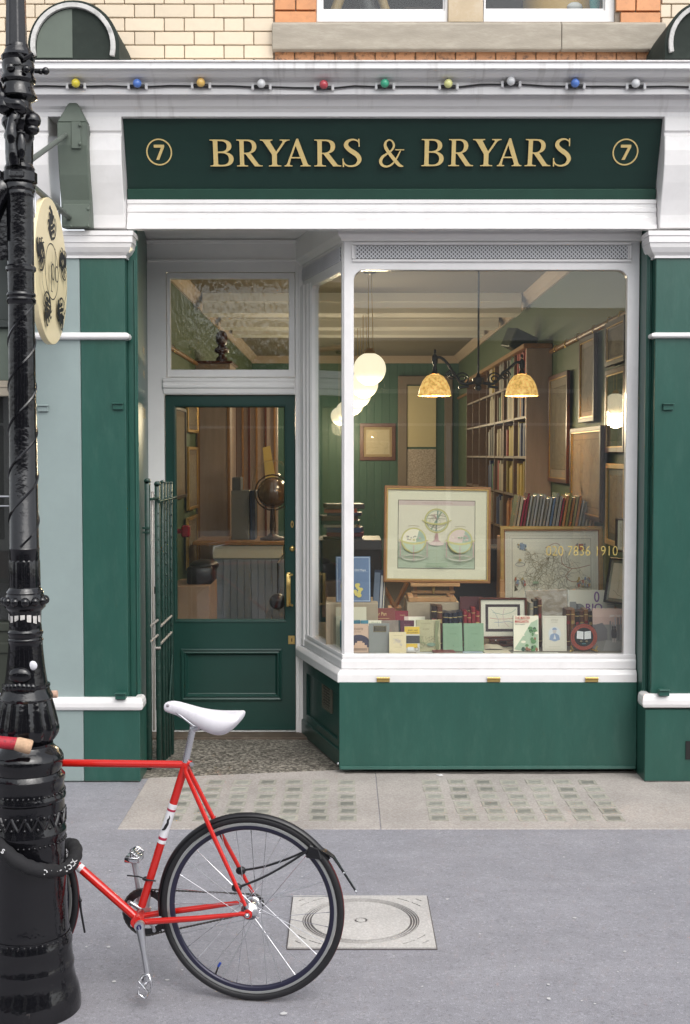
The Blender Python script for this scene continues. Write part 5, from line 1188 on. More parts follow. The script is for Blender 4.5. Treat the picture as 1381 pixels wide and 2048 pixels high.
for s_, yy in ((.045, 1775), (-.050, 1741)):
    q = MB(); p0 = bp(476 if s_ > 0 else 484, yy, s_); p3 = bp(622, 1697, .012 * (1 if s_ > 0 else -1))
    q.tube(catmull([tuple(p0), tuple(p0.lerp(p3, .35) - upv * .012), tuple(p0.lerp(p3, .7) - upv * .010), tuple(p3)], 6), .0042, 7); q.sphere(p0, .012, None, 10, 6, (1.3, 1, 1.3)); q.lathe([(.014, -.006), (.014, .006)], tuple(p0 - fw * -.008), 10, None, axis='y'); obj('mudguard_stay', q, BLKPLASTIC, BK)
q = MB(); c2 = bp(630, 1696); q.hexa([c2 + fw * .03 - upv * .03 + lf * .024, c2 - fw * .03 - upv * .035 + lf * .024, c2 - fw * .03 - upv * .035 - lf * .024, c2 + fw * .03 - upv * .03 - lf * .024], [c2 + fw * .018 + upv * .016 + lf * .018, c2 - fw * .018 + upv * .004 + lf * .018, c2 - fw * .018 + upv * .004 - lf * .018, c2 + fw * .018 + upv * .016 - lf * .018]); obj('stay_bridge', q, BLKPLASTIC, BK, bevel=0.004)
q = MB(); q.tube([bp(394, 1664, .0), bp(402, 1654), bp(412, 1650), bp(424, 1644)], .004, 6); q.tube([bp(424, 1644), bp(432, 1632)], .002, 5); obj('mudguard_clip', q, RED, BK)
# front mudguard tail and bars
q = MB(); q.tube([bp(140, 1738), bp(150, 1768), bp(160, 1800), bp(163, 1825), bp(170, 1865)], [.007, .008, .005, .004, .004], 8); q.sphere(bp(146, 1770), .011, None, 10, 6); q.sphere(bp(161, 1801), .007, None, 8, 6); obj('front_mudguard_strap', q, BLKPLASTIC, BK)
q = MB(); q.tube([bp(138, 1757), bp(146, 1770)], .008, 8); obj('reflector_stub', q, mat('orange_reflector', (0.5, 0.12, 0.03), rough=0.4), BK)
gl0 = P(-70, 1478, -3.16); gl1 = P(34, 1487.5, -3.13); gl2 = P(64, 1495, -3.12)
q = MB(); q.tube([bp(-60, 1470), P(-110, 1474, -3.05), gl0], .012, 10); hb = obj('handlebar', q, ALLOY, BK)
q = MB(); q.tube([gl0, gl1], .0215, 14); obj('bar_tape', q, TAPE, hb)
q = MB(); q.tube([gl1 - (gl2 - gl1) * .08, gl1.lerp(gl2, .15), gl1.lerp(gl2, .9), gl2], [.0225, .0245, .0255, .021], 14); obj('cork_grip', q, CORK, hb)
gr0 = P(30, 1388, -2.72); gr1 = P(101, 1389, -2.72); gr2 = P(115, 1388, -2.72)
q = MB(); q.tube([bp(-60, 1470), P(-60, 1400, -2.72), gr0], .012, 10); obj('handlebar', q, ALLOY, BK)
q = MB(); q.tube([gr0, gr1], .0125, 12); obj('bar_tape', q, mat('red_bar_tape', (0.45, 0.04, 0.04), rough=0.6), hb)
q = MB(); q.tube([gr1 - (gr2 - gr1) * .3, gr2], [.0150, .0140], 12); obj('cork_grip', q, mat('pale_cork', (0.58, 0.38, 0.28), rough=0.8, var=0.2, vscale=60), hb)

# ================================================================== BICYCLE LOCK
LK = thing('bicycle_lock', 'black sleeved chain lock round the lamp post and red frame', 'bike lock', P(90, 1740, -3.1))
def lkp(px, py, hw): 
    # point on the post's surface that projects to this pixel
    dx = (px - 48) / hw; dx = max(-.98, min(.98, dx)); return P(px, py, YA - lr(hw) * math.sqrt(1 - dx * dx) - .02)
pts = [lkp(-22, 1672, 78), lkp(0, 1692, 77), lkp(25, 1715, 77), lkp(55, 1733, 77), lkp(85, 1741, 77), P(113, 1741, -3.03), P(133, 1735, -2.98), P(146, 1722, -2.93), P(152, 1704, -2.87), P(147, 1691, -2.79), P(137, 1690, -2.74), P(124, 1697, -2.72), P(100, 1700, -2.74)]
sm = catmull([tuple(p) for p in pts], 5)
q = MB(); q.tube(sm, [.0245 + .0018 * math.sin(i * 1.7) for i in range(len(sm))], 14); obj('sleeve', q, FABRIC, LK)
a = Art(0); 
def along(txt, i0, di, h_):
    for k, chx in enumerate(txt):
        if chx == ' ': continue
        f_ = i0 + di * k; i_ = int(f_); c0, c1 = Vector(sm[i_]), Vector(sm[i_ + 1]); pos = c0.lerp(c1, f_ - i_); tg = (c1 - c0); tg.y = 0
        ang = math.atan2(tg.z, tg.x); vw = (CAM - pos).normalized(); dn = Vector((math.sin(ang), 0, -math.cos(ang)))
        pos = pos + (vw + dn * .12).normalized() * .0420
        t_ = Art(0); t_.text(chx, 0, -h_ / 2, h_, PRINT_W, bold=.03); t_.mb.xf(Matrix.Translation(pos) @ Matrix.Rotation(-ang, 4, 'Y')); a.mb.join(t_.mb)
along('CITY LOCK', 21.2, 1.75, .017); along('RS', 4.5, 2.2, .016)
obj('white_lettering', a.mb, None, LK, recalc=False)
# ================================================================== SHOP INTERIOR (room behind the glass)
XL_, XR_ = -1.50, 1.835; YBK = 12.3; ZC = 3.57
WALLG = mat('room_green_wall', (0.085, 0.128, 0.068), rough=0.6, var=0.05, vscale=3)
WALLB = mat('room_blue_green_boarding', (0.055, 0.13, 0.10), rough=0.5, var=0.06, vscale=4, rand=0.06)
CEIL = mat('aged_cream_ceiling', (0.205, 0.175, 0.130), rough=0.7, var=0.05, vscale=2)
BEAM = mat('white_beam_paint', (0.80, 0.78, 0.73), rough=0.6, var=0.04, vscale=3)
WOOD = mat('oak_wood', (0.28, 0.145, 0.055), rough=0.42, var=0.2, vscale=10, stretch=(1, 1, .2), bump=0.1)
WOOD_L = mat('beech_easel_wood', (0.46, 0.25, 0.105), rough=0.5, var=0.16, vscale=14, stretch=(1, 1, .25))
MAHOG = mat('mahogany', (0.10, 0.028, 0.016), rough=0.3, var=0.25, vscale=10, stretch=(1, 1, .2))
DARKW = mat('dark_brown_wood', (0.035, 0.020, 0.013), rough=0.4, var=0.2, vscale=10)
PINKW = mat('pinkish_brown_panel', (0.38, 0.30, 0.265), rough=0.45, var=0.12, vscale=6, stretch=(3, 3, .3))
GILT = mat('gilt_frame', (0.52, 0.33, 0.11), rough=0.35, metal=0.6, var=0.15, vscale=30)
MOUNT = mat('cream_mount_card', (0.80, 0.74, 0.54), rough=0.7, var=0.02)
MOUNT_W = mat('white_mount_card', (0.86, 0.81, 0.66), rough=0.7)
PAPER = mat('antique_paper', (0.66, 0.58, 0.42), rough=0.8, var=0.06, vscale=10)
PAPER_W = mat('pale_paper', (0.86, 0.80, 0.63), rough=0.8, var=0.04, vscale=10)
INK = mat('brown_ink', (0.10, 0.08, 0.055), rough=0.8)
INK_S = mat('soft_sepia_ink', (0.33, 0.28, 0.19), rough=0.8)
CARDB = mat('brown_cardboard', (0.30, 0.19, 0.12), rough=0.8, var=0.1, vscale=8)
PLINTH_ = mat('tan_linen_plinth', (0.40, 0.32, 0.22), rough=0.8, var=0.08, vscale=20)
def fl(name, c, **k): return mat(name, c, **k)
# shell
m = MB(); m.box(XL_ - .1, XR_ + .1, 1.28, YBK + .1, -.06, .018); struct('shop_floor', m, mat('dark_floorboards', (0.07, 0.045, 0.028), rough=0.5, var=0.2, vscale=6))
m = MB(); m.box(XL_ - .1, XR_ + .1, .32, YBK + .1, ZC, ZC + .06); struct('shop_ceiling', m, CEIL)
m = MB(); m.box(XR_, XR_ + .08, .33, YBK, 0, ZC); RWALL = struct('shop_wall', m, WALLG)
m = MB(); m.box(XL_ - .08, XL_, 1.29, YBK, 0, ZC); LWALL = struct('shop_wall', m, WALLG)
m = MB(); m.box(XL_ - .08, XR_ + .08, YBK + .03, YBK + .08, 0, ZC); BWALL = struct('shop_wall', m, WALLB)
m = MB(); m.box(XL_ - .08, -1.372, 1.20, 1.30, 0, ZC); m.box(-1.48, 1.95, .30, .36, ZS + .052, ZC - .002); struct('shop_wall', m, BEAM)
bd_ = MB(); bd_.box(0, .124, -.012, .012, 0, ZC - .1); s0 = None
for k in range(27):
    loc = Vector((XL_ + .1235 * k, YBK + .012, 0))
    if s0 is None: s0 = obj('wall_board', bd_, WALLB, BWALL, world=False, bevel=0.004); s0.location = loc
    else: inst(s0, BWALL, loc)
# plaster cornice and ceiling beams
m = MB(); m.sweep([(.0, ZC - .11), (.02, ZC - .11), (.03, ZC - .07), (.07, ZC - .03), (.08, ZC - .001), (0, ZC - .001)], [(XR_, YBK), (XR_, .40)]); m.sweep([(.0, ZC - .11), (.02, ZC - .11), (.03, ZC - .07), (.07, ZC - .03), (.08, ZC - .001), (0, ZC - .001)], [(XL_, 1.31), (XL_, YBK)]); m.box(XL_, XR_, YBK - .05, YBK, ZC - .12, ZC - .001)
o = struct('ceiling_cornice', m, mat('pinkish_cornice_plaster', (0.50, 0.40, 0.32), rough=0.7))
for D_, dz in ((11.95, .20), (13.7, .15), (15.1, .10)):
    y = D_ + CAM.y; m = MB(); m.box(XL_ + .09, XR_ - .09, y, y + .34, ZC - dz, ZC + .01); m.box(XL_ + .09, XR_ - .09, y - .02, y + .36, ZC - dz * .45, ZC + .008); struct('ceiling_beam', m, BEAM, bevel=0.006)
# picture rails
for x_, s_, y0 in ((XR_, -1, .42), (XL_, 1, 1.32)):
    m = MB(); m.tube([(x_ + s_ * .012, y0, 2.885), (x_ + s_ * .012, YBK - .1, 2.885)], .022, 8); r_ = struct('picture_rail', m, WOOD)
    hk = None
    for y in (.75, 1.1, 1.6, 2.2, 2.7, 3.2):
        if y < y0: continue
        m = MB(); m.tube([(0, 0, .03), (s_ * .02, 0, .028), (s_ * .03, 0, 0), (s_ * .02, 0, -.03)], .004, 6); h_ = obj('rail_hook', m, BRASS, r_, world=False); h_.location = (x_ + s_ * .01, y, 2.885)
# back doorway with glazed door
dy = YBK - .015
m = MB(); dxa, dxb = X(796, dy), X(905, dy); zt_ = Z(752, dy)
m.slab([rect(dxa, dxb, .02, zt_), rect(dxa + .15, dxb - .13, .05, zt_ - .14)], dy - .05, .05); BD = struct('back_doorway', m, mat('taupe_door_paint', (0.22, 0.175, 0.14), rough=0.5, var=0.06), bevel=0.01)
m = MB(); m.box(X(815, dy), X(872, dy), dy - .03, dy - .02, Z(894, dy), Z(772, dy)); obj('blind_panel', m, mat('cream_blind', (0.66, 0.57, 0.36), rough=0.7), BD)
m = MB(); m.box(X(815, dy), X(872, dy), dy - .03, dy - .02, 1.2, Z(898, dy)); obj('frosted_panel', m, mat('frosted_speckled_glass', (0.48, 0.40, 0.35), rough=0.5, var=0.6, vscale=60), BD)

# ---------------------------------------------------------------- lamps that are lit
GLOBE = mat('lit_opal_globe', (1.0, 0.90, 0.66), rough=0.3, emit=0.62)
SHADE = None
def _shade(nt, b):
    L = nt.links.new; tc = nt.nodes.new('ShaderNodeTexCoord'); n = nt.nodes.new('ShaderNodeTexNoise'); n.inputs['Scale'].default_value = 45; n.inputs['Detail'].default_value = 4; L(tc.outputs['Object'], n.inputs['Vector'])
    cr = nt.nodes.new('ShaderNodeValToRGB'); cr.color_ramp.elements[0].position = .35; cr.color_ramp.elements[0].color = (0.60, 0.33, 0.07, 1); cr.color_ramp.elements[1].position = .62; cr.color_ramp.elements[1].color = (1.0, 0.62, 0.20, 1); L(n.outputs[0], cr.inputs[0])
    L(cr.outputs[0], b.inputs['Base Color']); L(cr.outputs[0], b.inputs['Emission Color']); b.inputs['Emission Strength'].default_value = 0.50; b.inputs['Roughness'].default_value = 0.35
SHADE = node_mat('lit_mottled_amber_glass', _shade)
gp = [(740, 738, 10.4), (729, 768, 12.1), (718, 790, 13.8), (706, 808, 15.5), (692, 822, 17.2), (680, 832, 18.6)]
nth = ['nearest the window', 'second from the window', 'third from the window', 'fourth from the window', 'fifth from the window', 'farthest from the window']
for k, (px, py, D_) in enumerate(gp):
    p = P(px, py, D_ + CAM.y); r_ = .140
    t = thing('globe_pendant', 'round white lit globe lamp on two rods, ' + nth[k], 'pendant lamp', p, group='globe lamps in a row along the shop')
    m = MB(); m.sphere((0, 0, 0), r_, None, 24, 16); obj('globe', m, GLOBE, t, world=False)
    m = MB(); m.lathe([(.0, r_ + .04), (.03, r_ + .035), (.045, r_ + .01), (.05, r_ - .01)], (0, 0, 0), 16); obj('gallery', m, BRASS, t, world=False)
    m = MB(); h = ZC - p.z - .02; m.tube([(-.012, 0, r_ + .03), (-.012, 0, h)], .004, 6); m.tube([(.03, 0, r_ + .03), (.012, 0, h)], .003, 6); obj('rod', m, BRASS, t, world=False)
    m = MB(); m.lathe([(.01, h - .03), (.05, h - .02), (.065, h), (.06, h + .02)], (0, 0, 0), 16); obj('ceiling_rose', m, mat('tarnished_brass', (0.10, 0.08, 0.05), rough=0.35, metal=0.7), t, world=False)
    ld = bpy.data.lights.new('globe_light', 'POINT'); ld.energy = 26; ld.color = (1.0, 0.80, 0.52); ld.shadow_soft_size = .14; lo = bpy.data.objects.new('globe_light', ld); COL.objects.link(lo); lo.parent = t; lo.location = (0, 0, -.17)
# twin-arm pendant
YP = 9.1 + CAM.y; c_ = P(957, 762, YP)
TP = thing('twin_arm_lamp', 'wrought iron ceiling lamp with two amber glass shades on scrolled arms', 'pendant lamp', c_)
WI = mat('grey_wrought_iron', (0.045, 0.048, 0.05), rough=0.4, metal=0.5)
m = MB(); m.tube([(c_.x, YP, c_.z), (c_.x, YP, ZC)], .0075, 8); obj('rod', m, WI, TP)
m = MB(); m.lathe([(.0, c_.z - .075), (.02, c_.z - .07), (.028, c_.z - .05), (.018, c_.z - .03), (.045, c_.z - .012), (.045, c_.z + .02), (.02, c_.z + .03), (.008, c_.z + .06)], (c_.x, YP, 0), 16); obj('centre_boss', m, WI, TP)
for s_, spx in ((-1, 870), (1, 1044)):
    sc_ = P(spx, 771, YP); top = P(spx, 718 if s_ < 0 else 728, YP); dx = sc_.x - c_.x
    m = MB(); A = Vector((c_.x, YP, c_.z - .005)); 
    m.tube(catmull([tuple(A), (c_.x + dx * .35, YP, c_.z - .02), (c_.x + dx * .55, YP, c_.z + .05), (c_.x + dx * .72, YP, top.z - .03), (c_.x + dx * .88, YP, top.z + .012), (sc_.x, YP, top.z)], 6), .011, 8)
    for cx_, r0 in ((.36, .055), (.62, .040)):
        m.tube([(c_.x + dx * cx_ + s_ * r0 * (1 - i / 34) * math.cos(i * .42), YP, c_.z + .012 + (.0 if cx_ < .5 else .03) + r0 * (1 - i / 34) * math.sin(i * .42)) for i in range(30)], .006, 6)
    m.tube([(c_.x + dx * .22, YP, c_.z - .04), (c_.x + dx * .45, YP, c_.z - .05)], .010, 8)
    m.lathe([(.0, top.z + .075), (.008, top.z + .07), (.010, top.z + .05), (.005, top.z + .04), (.018, top.z + .025), (.022, top.z + .02), (.022, top.z - .03), (.012, top.z - .04), (.02, sc_.z + .10), (.035, sc_.z + .085)], (sc_.x, YP, 0), 14); obj('scroll_arm', m, WI, TP)
    m = MB(); R_ = .126; zb_ = P(spx, 792, YP).z; hh = P(spx, 749, YP).z - zb_
    pr = [(.036, zb_ + hh), (.062, zb_ + hh * .93), (.092, zb_ + hh * .70), (.112, zb_ + hh * .42), (.121, zb_ + hh * .18), (R_ - .003, zb_ + .010), (R_, zb_ + .008), (R_, zb_), (R_ - .006, zb_), (R_ - .010, zb_ + .02), (.105, zb_ + hh * .42), (.085, zb_ + hh * .68), (.05, zb_ + hh * .88)]
    m.lathe(pr, (sc_.x, YP, 0), 28, cap=False); obj('amber_shade', m, SHADE, TP)
    ld = bpy.data.lights.new('shade_light', 'POINT'); ld.energy = 9; ld.color = (1.0, 0.74, 0.42); ld.shadow_soft_size = .04; lo = bpy.data.objects.new('shade_light', ld); COL.objects.link(lo); lo.parent = TP; lo.location = Vector((sc_.x, YP, zb_ + .03)) - c_

# ---------------------------------------------------------------- framed pictures
def framed(label, w, h, loc, yaw=0.0, tilt=0.0, fw_=.03, fm=None, mm=None, art=None, mount=.05, cat='framed picture', group=None, inner=None, dep=.028, glazed=True):
    t = thing('framed_picture', label, cat, loc, (-tilt, 0, yaw), group)
    q = MB(); q.slab([rect(-w / 2, w / 2, 0, h), rect(-w / 2 + fw_, w / 2 - fw_, fw_, h - fw_)], 0, dep, fm or DARKW); f_ = obj('frame', q, None, t, world=False, bevel=0.004)
    if inner:
        q = MB(); k = fw_ - .001; q.slab([rect(-w / 2 + k, w / 2 - k, k, h - k), rect(-w / 2 + k + .008, w / 2 - k - .008, k + .008, h - k - .008)], .003, .012, inner); obj('gilt_slip', q, None, t, world=False)
    q = MB(); q.box(-w / 2 + fw_ * .6, w / 2 - fw_ * .6, .014, dep - .002, fw_ * .6, h - fw_ * .6); obj('mount', q, mm or MOUNT, t, world=False)
    a = Art(.0135); 
    if art: art(a, w - 2 * fw_, h - 2 * fw_, fw_)
    else:
        a.rect(-w / 2 + fw_ + mount, w / 2 - fw_ - mount, fw_ + mount, h - fw_ - mount, PAPER)
        a.lines([squig(-w / 2 + fw_ + mount, w / 2 - fw_ - mount, fw_ + mount, h - fw_ - mount) for _ in range(5)], .003, INK_S)
    obj('print', a.mb, None, t, world=False, recalc=False)
    if glazed: q = MB(); q.box(-w / 2 + fw_ - .002, w / 2 - fw_ + .002, .006, .0075, fw_ - .002, h - fw_ + .002); obj('picture_glass', q, PICGLASS, t, world=False)
    return t
ra = random.Random(21)
def squig(x0, x1, z0, z1, n=7, amp=.1):
    a_ = ra.random() * 6.28; x, z = ra.uniform(x0, x1), ra.uniform(z0, z1); st = (x1 - x0) * .08; out = [(x, z)]
    for _ in range(n):
        a_ += ra.uniform(-.8, .8); x2, z2 = x + st * math.cos(a_), z + st * math.sin(a_)
        if not (x0 < x2 < x1 and z0 < z2 < z1): a_ += 2.2; continue
        x, z = x2, z2; out.append((x, z))
    if len(out) < 2: out.append((min(x1, out[0][0] + st * .5), out[0][1]))
    return out
# right wall: (label, px left edge far, px right edge near, py top near, py bottom near, ...)
PAPER_DK = mat('toned_dark_print', (0.15, 0.12, 0.075), rough=.7, var=.25, vscale=14)
def dim_art(a, w, h, f0):
    k = min(w, h) * .09; a.rect(-w / 2 + k, w / 2 - k, f0 + k, f0 + h - k, PAPER_DK); a.frame(-w / 2 + k, w / 2 - k, f0 + k, f0 + h - k, .006, INK)
    a.lines([squig(-w / 2 + k, w / 2 - k, f0 + k, f0 + h - k, 9) for _ in range(14)], .005, INK)
def rwall(label, pxn, pxf, pyt, pyb, fm, inner=None, mm=None, off=.02, art=dim_art, tilt=.03, glazed=False):
    n_ = Pxx(pxn, pyt, XR_ - off); f_ = Pxx(pxf, pyt, XR_ - off); zt_ = n_.z; zb_ = Pxx(pxn, pyb, XR_ - off).z; w = f_.y - n_.y
    return framed(label, w, zt_ - zb_, (XR_ - off - .03, (n_.y + f_.y) / 2, zb_), R(-90), -tilt * 0 + 0, .035, fm, mm, art, cat='framed picture', inner=inner, glazed=glazed)
DARKMAP = mat('brown_toned_mount', (0.16, 0.12, 0.085), rough=0.6, var=0.2, vscale=8)
rwall('dark framed picture highest on the right wall next to the window', 1258, 1219, 628, 722, DARKW, GILT, DARKMAP)
rwall('large brown framed map under the highest picture on the right wall', 1258, 1219, 730, 905, MAHOG, GILT, mat('brown_buff_mount', (0.24, 0.19, 0.13), rough=.7), glazed=True)
rwall('dark picture with bright gilt edge on the right wall by the window', 1258, 1220, 928, 1100, GILT, None, mat('deep_green_mount', (0.05, 0.06, 0.045), rough=.6))
rwall('tall dark framed map on the right wall near the picture rail', 1197, 1166, 665, 842, DARKW, GILT, DARKMAP)
rwall('tall brown framed map above the pamphlets on the right wall', 1210, 1148, 850, 1046, DARKW, GILT, mat('tan_mount', (0.17, 0.13, 0.08), rough=.7), off=.05)
rwall('wide mahogany framed map next to the bookcase on the right wall', 1142, 1104, 740, 968, MAHOG, GILT, mat('grey_buff_mount', (0.22, 0.185, 0.14), rough=.7))
framed('small pale framed print on the right wall behind the phone number', .17, .22, Pxx(1247, 1105, XR_ - .05), R(-62), 0, .014, DARKW, None, None, .02)
framed('narrow black framed print leaning in the window corner', .22, .30, P(1231, 1207, .62), R(-55), .20, .014, IRON_PLAIN, mat('sage_mount', (0.16, 0.17, 0.12), rough=.7), None, .02)
# left wall
def lwall(label, pxn, pxf, pyt, pyb, fm):
    n_ = Pxx(pxn, pyt, XL_ + .02); f_ = Pxx(pxf, pyt, XL_ + .02); zb_ = Pxx(pxn, pyb, XL_ + .02).z; w = f_.y - n_.y
    return framed(label, w, n_.z - zb_, (XL_ + .05, (n_.y + f_.y) / 2, zb_), R(90), 0, .03, fm, mat('buff_mount', (0.45, 0.36, 0.25), rough=.7))
lwall('gilt framed picture highest behind the door glass on the left wall', 371, 392, 800, 864, GILT)
lwall('gilt framed picture in the middle of the left wall behind the door', 372, 391, 893, 1022, GILT)
lwall('gilt framed picture lowest on the left wall behind the door', 371, 391, 1036, 1142, GILT)
lwall('large framed map on the left wall nearest the door', 345, 367, 812, 1000, DARKW)

# ---------------------------------------------------------------- bookcase on the right wall
DBC = 10.65; yb0 = DBC + CAM.y; bx0 = X(1052, yb0); ztop_ = Z(696, yb0); yb1 = yb0 + 5.2
SHW = mat('dark_shelf_wood', (0.13, 0.075, 0.042), rough=.5, var=.15, vscale=8)
BC = thing('tall_bookcase', 'tall wooden bookcase along the right wall full of coloured books', 'bookcase', (1.7, yb0 + 2.6, .018))
m = MB(); m.box(bx0, XR_ - .005, yb0, yb0 + .03, .02, ztop_); obj('end_panel', m, PINKW, BC, bevel=0.004)
m = MB(); m.box(bx0 - .03, XR_ - .004, yb0 - .02, yb1, ztop_, ztop_ + .04); obj('top_board', m, WOOD, BC, bevel=0.006)
shelf_z = [.5, .86, 1.22, 1.58, 1.94, 2.30, 2.62]
for k in range(8):
    y = yb0 + .03 + k * .735
    if k: m = MB(); m.box(bx0, XR_ - .01, y, y + .025, .02, ztop_); obj('upright', m, SHW, BC)
for z_ in shelf_z: m = MB(); m.box(bx0 + .004, XR_ - .01, yb0 + .03, yb1, z_, z_ + .022); obj('shelf', m, SHW, BC)
m = MB(); m.box(XR_ - .01, XR_ - .004, yb0 + .03, yb1, .02, ztop_); obj('back_board', m, DARKW, BC)
BCOL = [('yellow', (0.55, 0.40, 0.05)), ('red', (0.36, 0.04, 0.03)), ('navy', (0.03, 0.05, 0.16)), ('cream', (0.55, 0.47, 0.33)), ('brown', (0.14, 0.07, 0.035)), ('green', (0.04, 0.14, 0.07)), ('orange', (0.50, 0.20, 0.05)), ('grey', (0.22, 0.21, 0.20))]
bk_src = {}
ORD = ['first', 'second', 'third', 'fourth', 'fifth', 'sixth', 'seventh', 'eighth', 'ninth', 'tenth', 'eleventh', 'twelfth', 'thirteenth', 'fourteenth', 'fifteenth', 'sixteenth', 'seventeenth', 'eighteenth', 'nineteenth', 'twentieth']
seen_ = {}
for si, z_ in enumerate(shelf_z):
    if z_ < 1.1: continue
    for bay in range(4):
        y = yb0 + .06 + bay * .735; yend = y + .66; run = ra.choice(BCOL)
        while y < yend - .05:
            if ra.random() < .35: run = ra.choice(BCOL if not (1.5 < z_ < 2.3 and bay < 2) else BCOL[:1] * 3 + BCOL[1:4])
            th = ra.uniform(.045, .115); h_ = ra.uniform(.24, .32); key = run[0]
            if key not in bk_src:
                q = MB(); q.box(0, .20, 0, 1, 0, 1, mat('book_cloth_' + key, tuple(.62 * v_ for v_ in run[1]), rough=.6, rand=.3)); bk_src[key] = q
                o = obj('shelved_book', q, None, None, world=False); bk_src[key] = o
            else: o = bk_src[key].copy(); COL.objects.link(o)
            o.location = (bx0 + .012 + ra.uniform(0, .02), y, z_ + .022); o.scale = (1, th, h_)
            n_b = seen_.get((si, key), 0); seen_[(si, key)] = n_b + 1; tag(o, '%s %s book from the window end, %s shelf down of the tall bookcase' % (ORD[min(n_b, 19)], key, ORD[6 - si]), 'book', 'books on the tall bookcase'); y += th + .002
            if ra.random() < .06: y += .1
m = MB(); p = P(1040, 683, yb0 + .9); m.box(p.x - .13, p.x + .13, p.y - .1, p.y + .1, p.z - .10, p.z + .09); m.xf(Matrix.Translation(p) @ Matrix.Rotation(R(22), 4, 'Y') @ Matrix.Rotation(R(20), 4, 'Z') @ Matrix.Translation(-p)); sp_ = obj('wall_speaker', m, mat('dark_green_box', (0.03, 0.045, 0.025), rough=.5), None, loc=p, bevel=0.01); tag(sp_, 'dark green tilted speaker box on the wall above the bookcase', 'speaker')
m = MB(); m.tube([p + Vector((.1, 0, -.02)), Vector((XR_, p.y, p.z + .02))], .02, 8); obj('bracket', m, IRON_PLAIN, sp_)
framed('dark red framed certificate on the far boarded wall', .58, .60, P(756, 921, YBK - .03), 0, 0, .06, MAHOG, mat('tan_paper_mount', (0.42, 0.32, 0.19), rough=.7), None, .04)

# ---------------------------------------------------------------- behind the door: cupboard, counter, globe, boxes
CB = thing('tall_cupboard', 'tall pinkish brown cupboard seen through the door glass', 'cupboard', (X(425, 4.9), 5.1, .018))
m = MB(); m.box(X(392, 4.9), X(462, 4.9), 4.9, 5.5, .02, Z(727, 4.9)); obj('body', m, PINKW, CB, bevel=0.006)
m = MB(); m.box(X(389, 4.87), X(466, 4.87), 4.86, 5.52, Z(727, 4.9), Z(722, 4.9)); obj('top_board', m, MAHOG, CB, bevel=0.006)
m = MB(); m.box(X(455, 4.88), X(460, 4.88), 4.885, 4.9, .1, Z(740, 4.9)); m.box(X(395, 4.88), X(400, 4.88), 4.885, 4.9, .1, Z(740, 4.9)); obj('door_stile', m, WOOD, CB)
CP2 = thing('panelled_screen', 'brown panelled screen beside the tall cupboard behind the door', 'screen', (X(510, 5.6), 5.6, .018))
m = MB(); m.box(X(464, 5.6), X(556, 5.6), 5.6, 5.66, .02, 2.75); obj('board', m, PINKW, CP2)
for px in (470, 484, 497, 512, 530, 548): m = MB(); m.box(X(px, 5.58), X(px + 4, 5.58), 5.57, 5.6, .1, 2.7); obj('batten', m, MAHOG if px % 4 else WOOD, CP2)
bz_ = Z(722, 4.95); bp_ = P(444, 722, 5.0)
BU = thing('bust', 'small dark red portrait bust on top of the tall cupboard', 'bust', bp_)
m = MB(); m.lathe([(.06, 0), (.055, .03), (.03, .05), (.03, .07), (.07, .09), (.075, .12), (.04, .145), (.03, .165)], (0, 0, 0), 14); m.sphere((0, 0, .225), .068, None, 14, 12, (.9, 1, 1.2)); m.sphere((0, -.05, .205), .014, None, 8, 6); m.sphere((0, .01, .245), .055, None, 10, 8, (1, 1, .8)); obj('figure', m, mat('oxblood_bronze', (0.05, 0.014, 0.010), rough=.35), BU, world=False)
CT = thing('shop_counter', 'shop counter with a white drawer and blue-grey panelled front behind the door', 'counter', (X(500, 3.8), 4.0, .018))
yc2 = 3.8; 
m = MB(); m.box(X(385, yc2), X(585, yc2), yc2 - .03, yc2 + .7, Z(1090, yc2), Z(1083, yc2)); obj('counter_top', m, WOOD, CT, bevel=0.004)
m = MB(); m.box(X(425, yc2), X(566, yc2), yc2 - .012, yc2 + .6, Z(1117, yc2), Z(1091, yc2)); obj('drawer', m, mat('cream_drawer_paint', (0.58, 0.56, 0.48), rough=.4), CT, bevel=0.004)
m = MB(); m.box(X(425, yc2), X(572, yc2), yc2, yc2 + .6, .02, Z(1118, yc2)); obj('front_panel', m, mat('blue_grey_panel', (0.21, 0.245, 0.30), rough=.5, var=.05), CT)
for k in range(9): m = MB(); m.box(X(446 + 14 * k, yc2 - .01), X(446 + 14 * k + 12.6, yc2 - .01), yc2 - .012, yc2 - .001, .05, Z(1119, yc2)); obj('panel_board', m, mat('blue_grey_board', (0.215, 0.25, 0.305), rough=.5, rand=.05), CT, bevel=0.003)
zct = Z(1083, yc2)
GB = thing('table_globe', 'brown antique globe on a dark stand on the shop counter', 'globe', (X(545, 3.95), 4.0, zct))
m = MB(); zg = Z(985, 4.0) - zct; m.sphere((0, 0, zg), .145, None, 20, 14); obj('globe_ball', m, mat('brown_globe_varnish', (0.10, 0.055, 0.025), rough=.2, var=.4, vscale=9, coat=.5), GB, world=False)
m = MB(); m.lathe([(.12, 0), (.12, .02), (.05, .04), (.025, .07), (.03, .11), (.02, zg - .15)], (0, 0, 0), 18); m.tube([(.165 * math.cos(t), 0, zg + .165 * math.sin(t)) for t in [2 * math.pi * i / 28 for i in range(28)]], .008, 6, closed=True); obj('stand', m, DARKW, GB, world=False)
m = MB(); m.lathe([(.19, .0), (.19, zg + .1), (.16, zg + .22), (.09, zg + .29), (.0, zg + .31)], (0, 0, 0), 24, cap=False); obj('glass_dome', m, PICGLASS, GB, world=False)
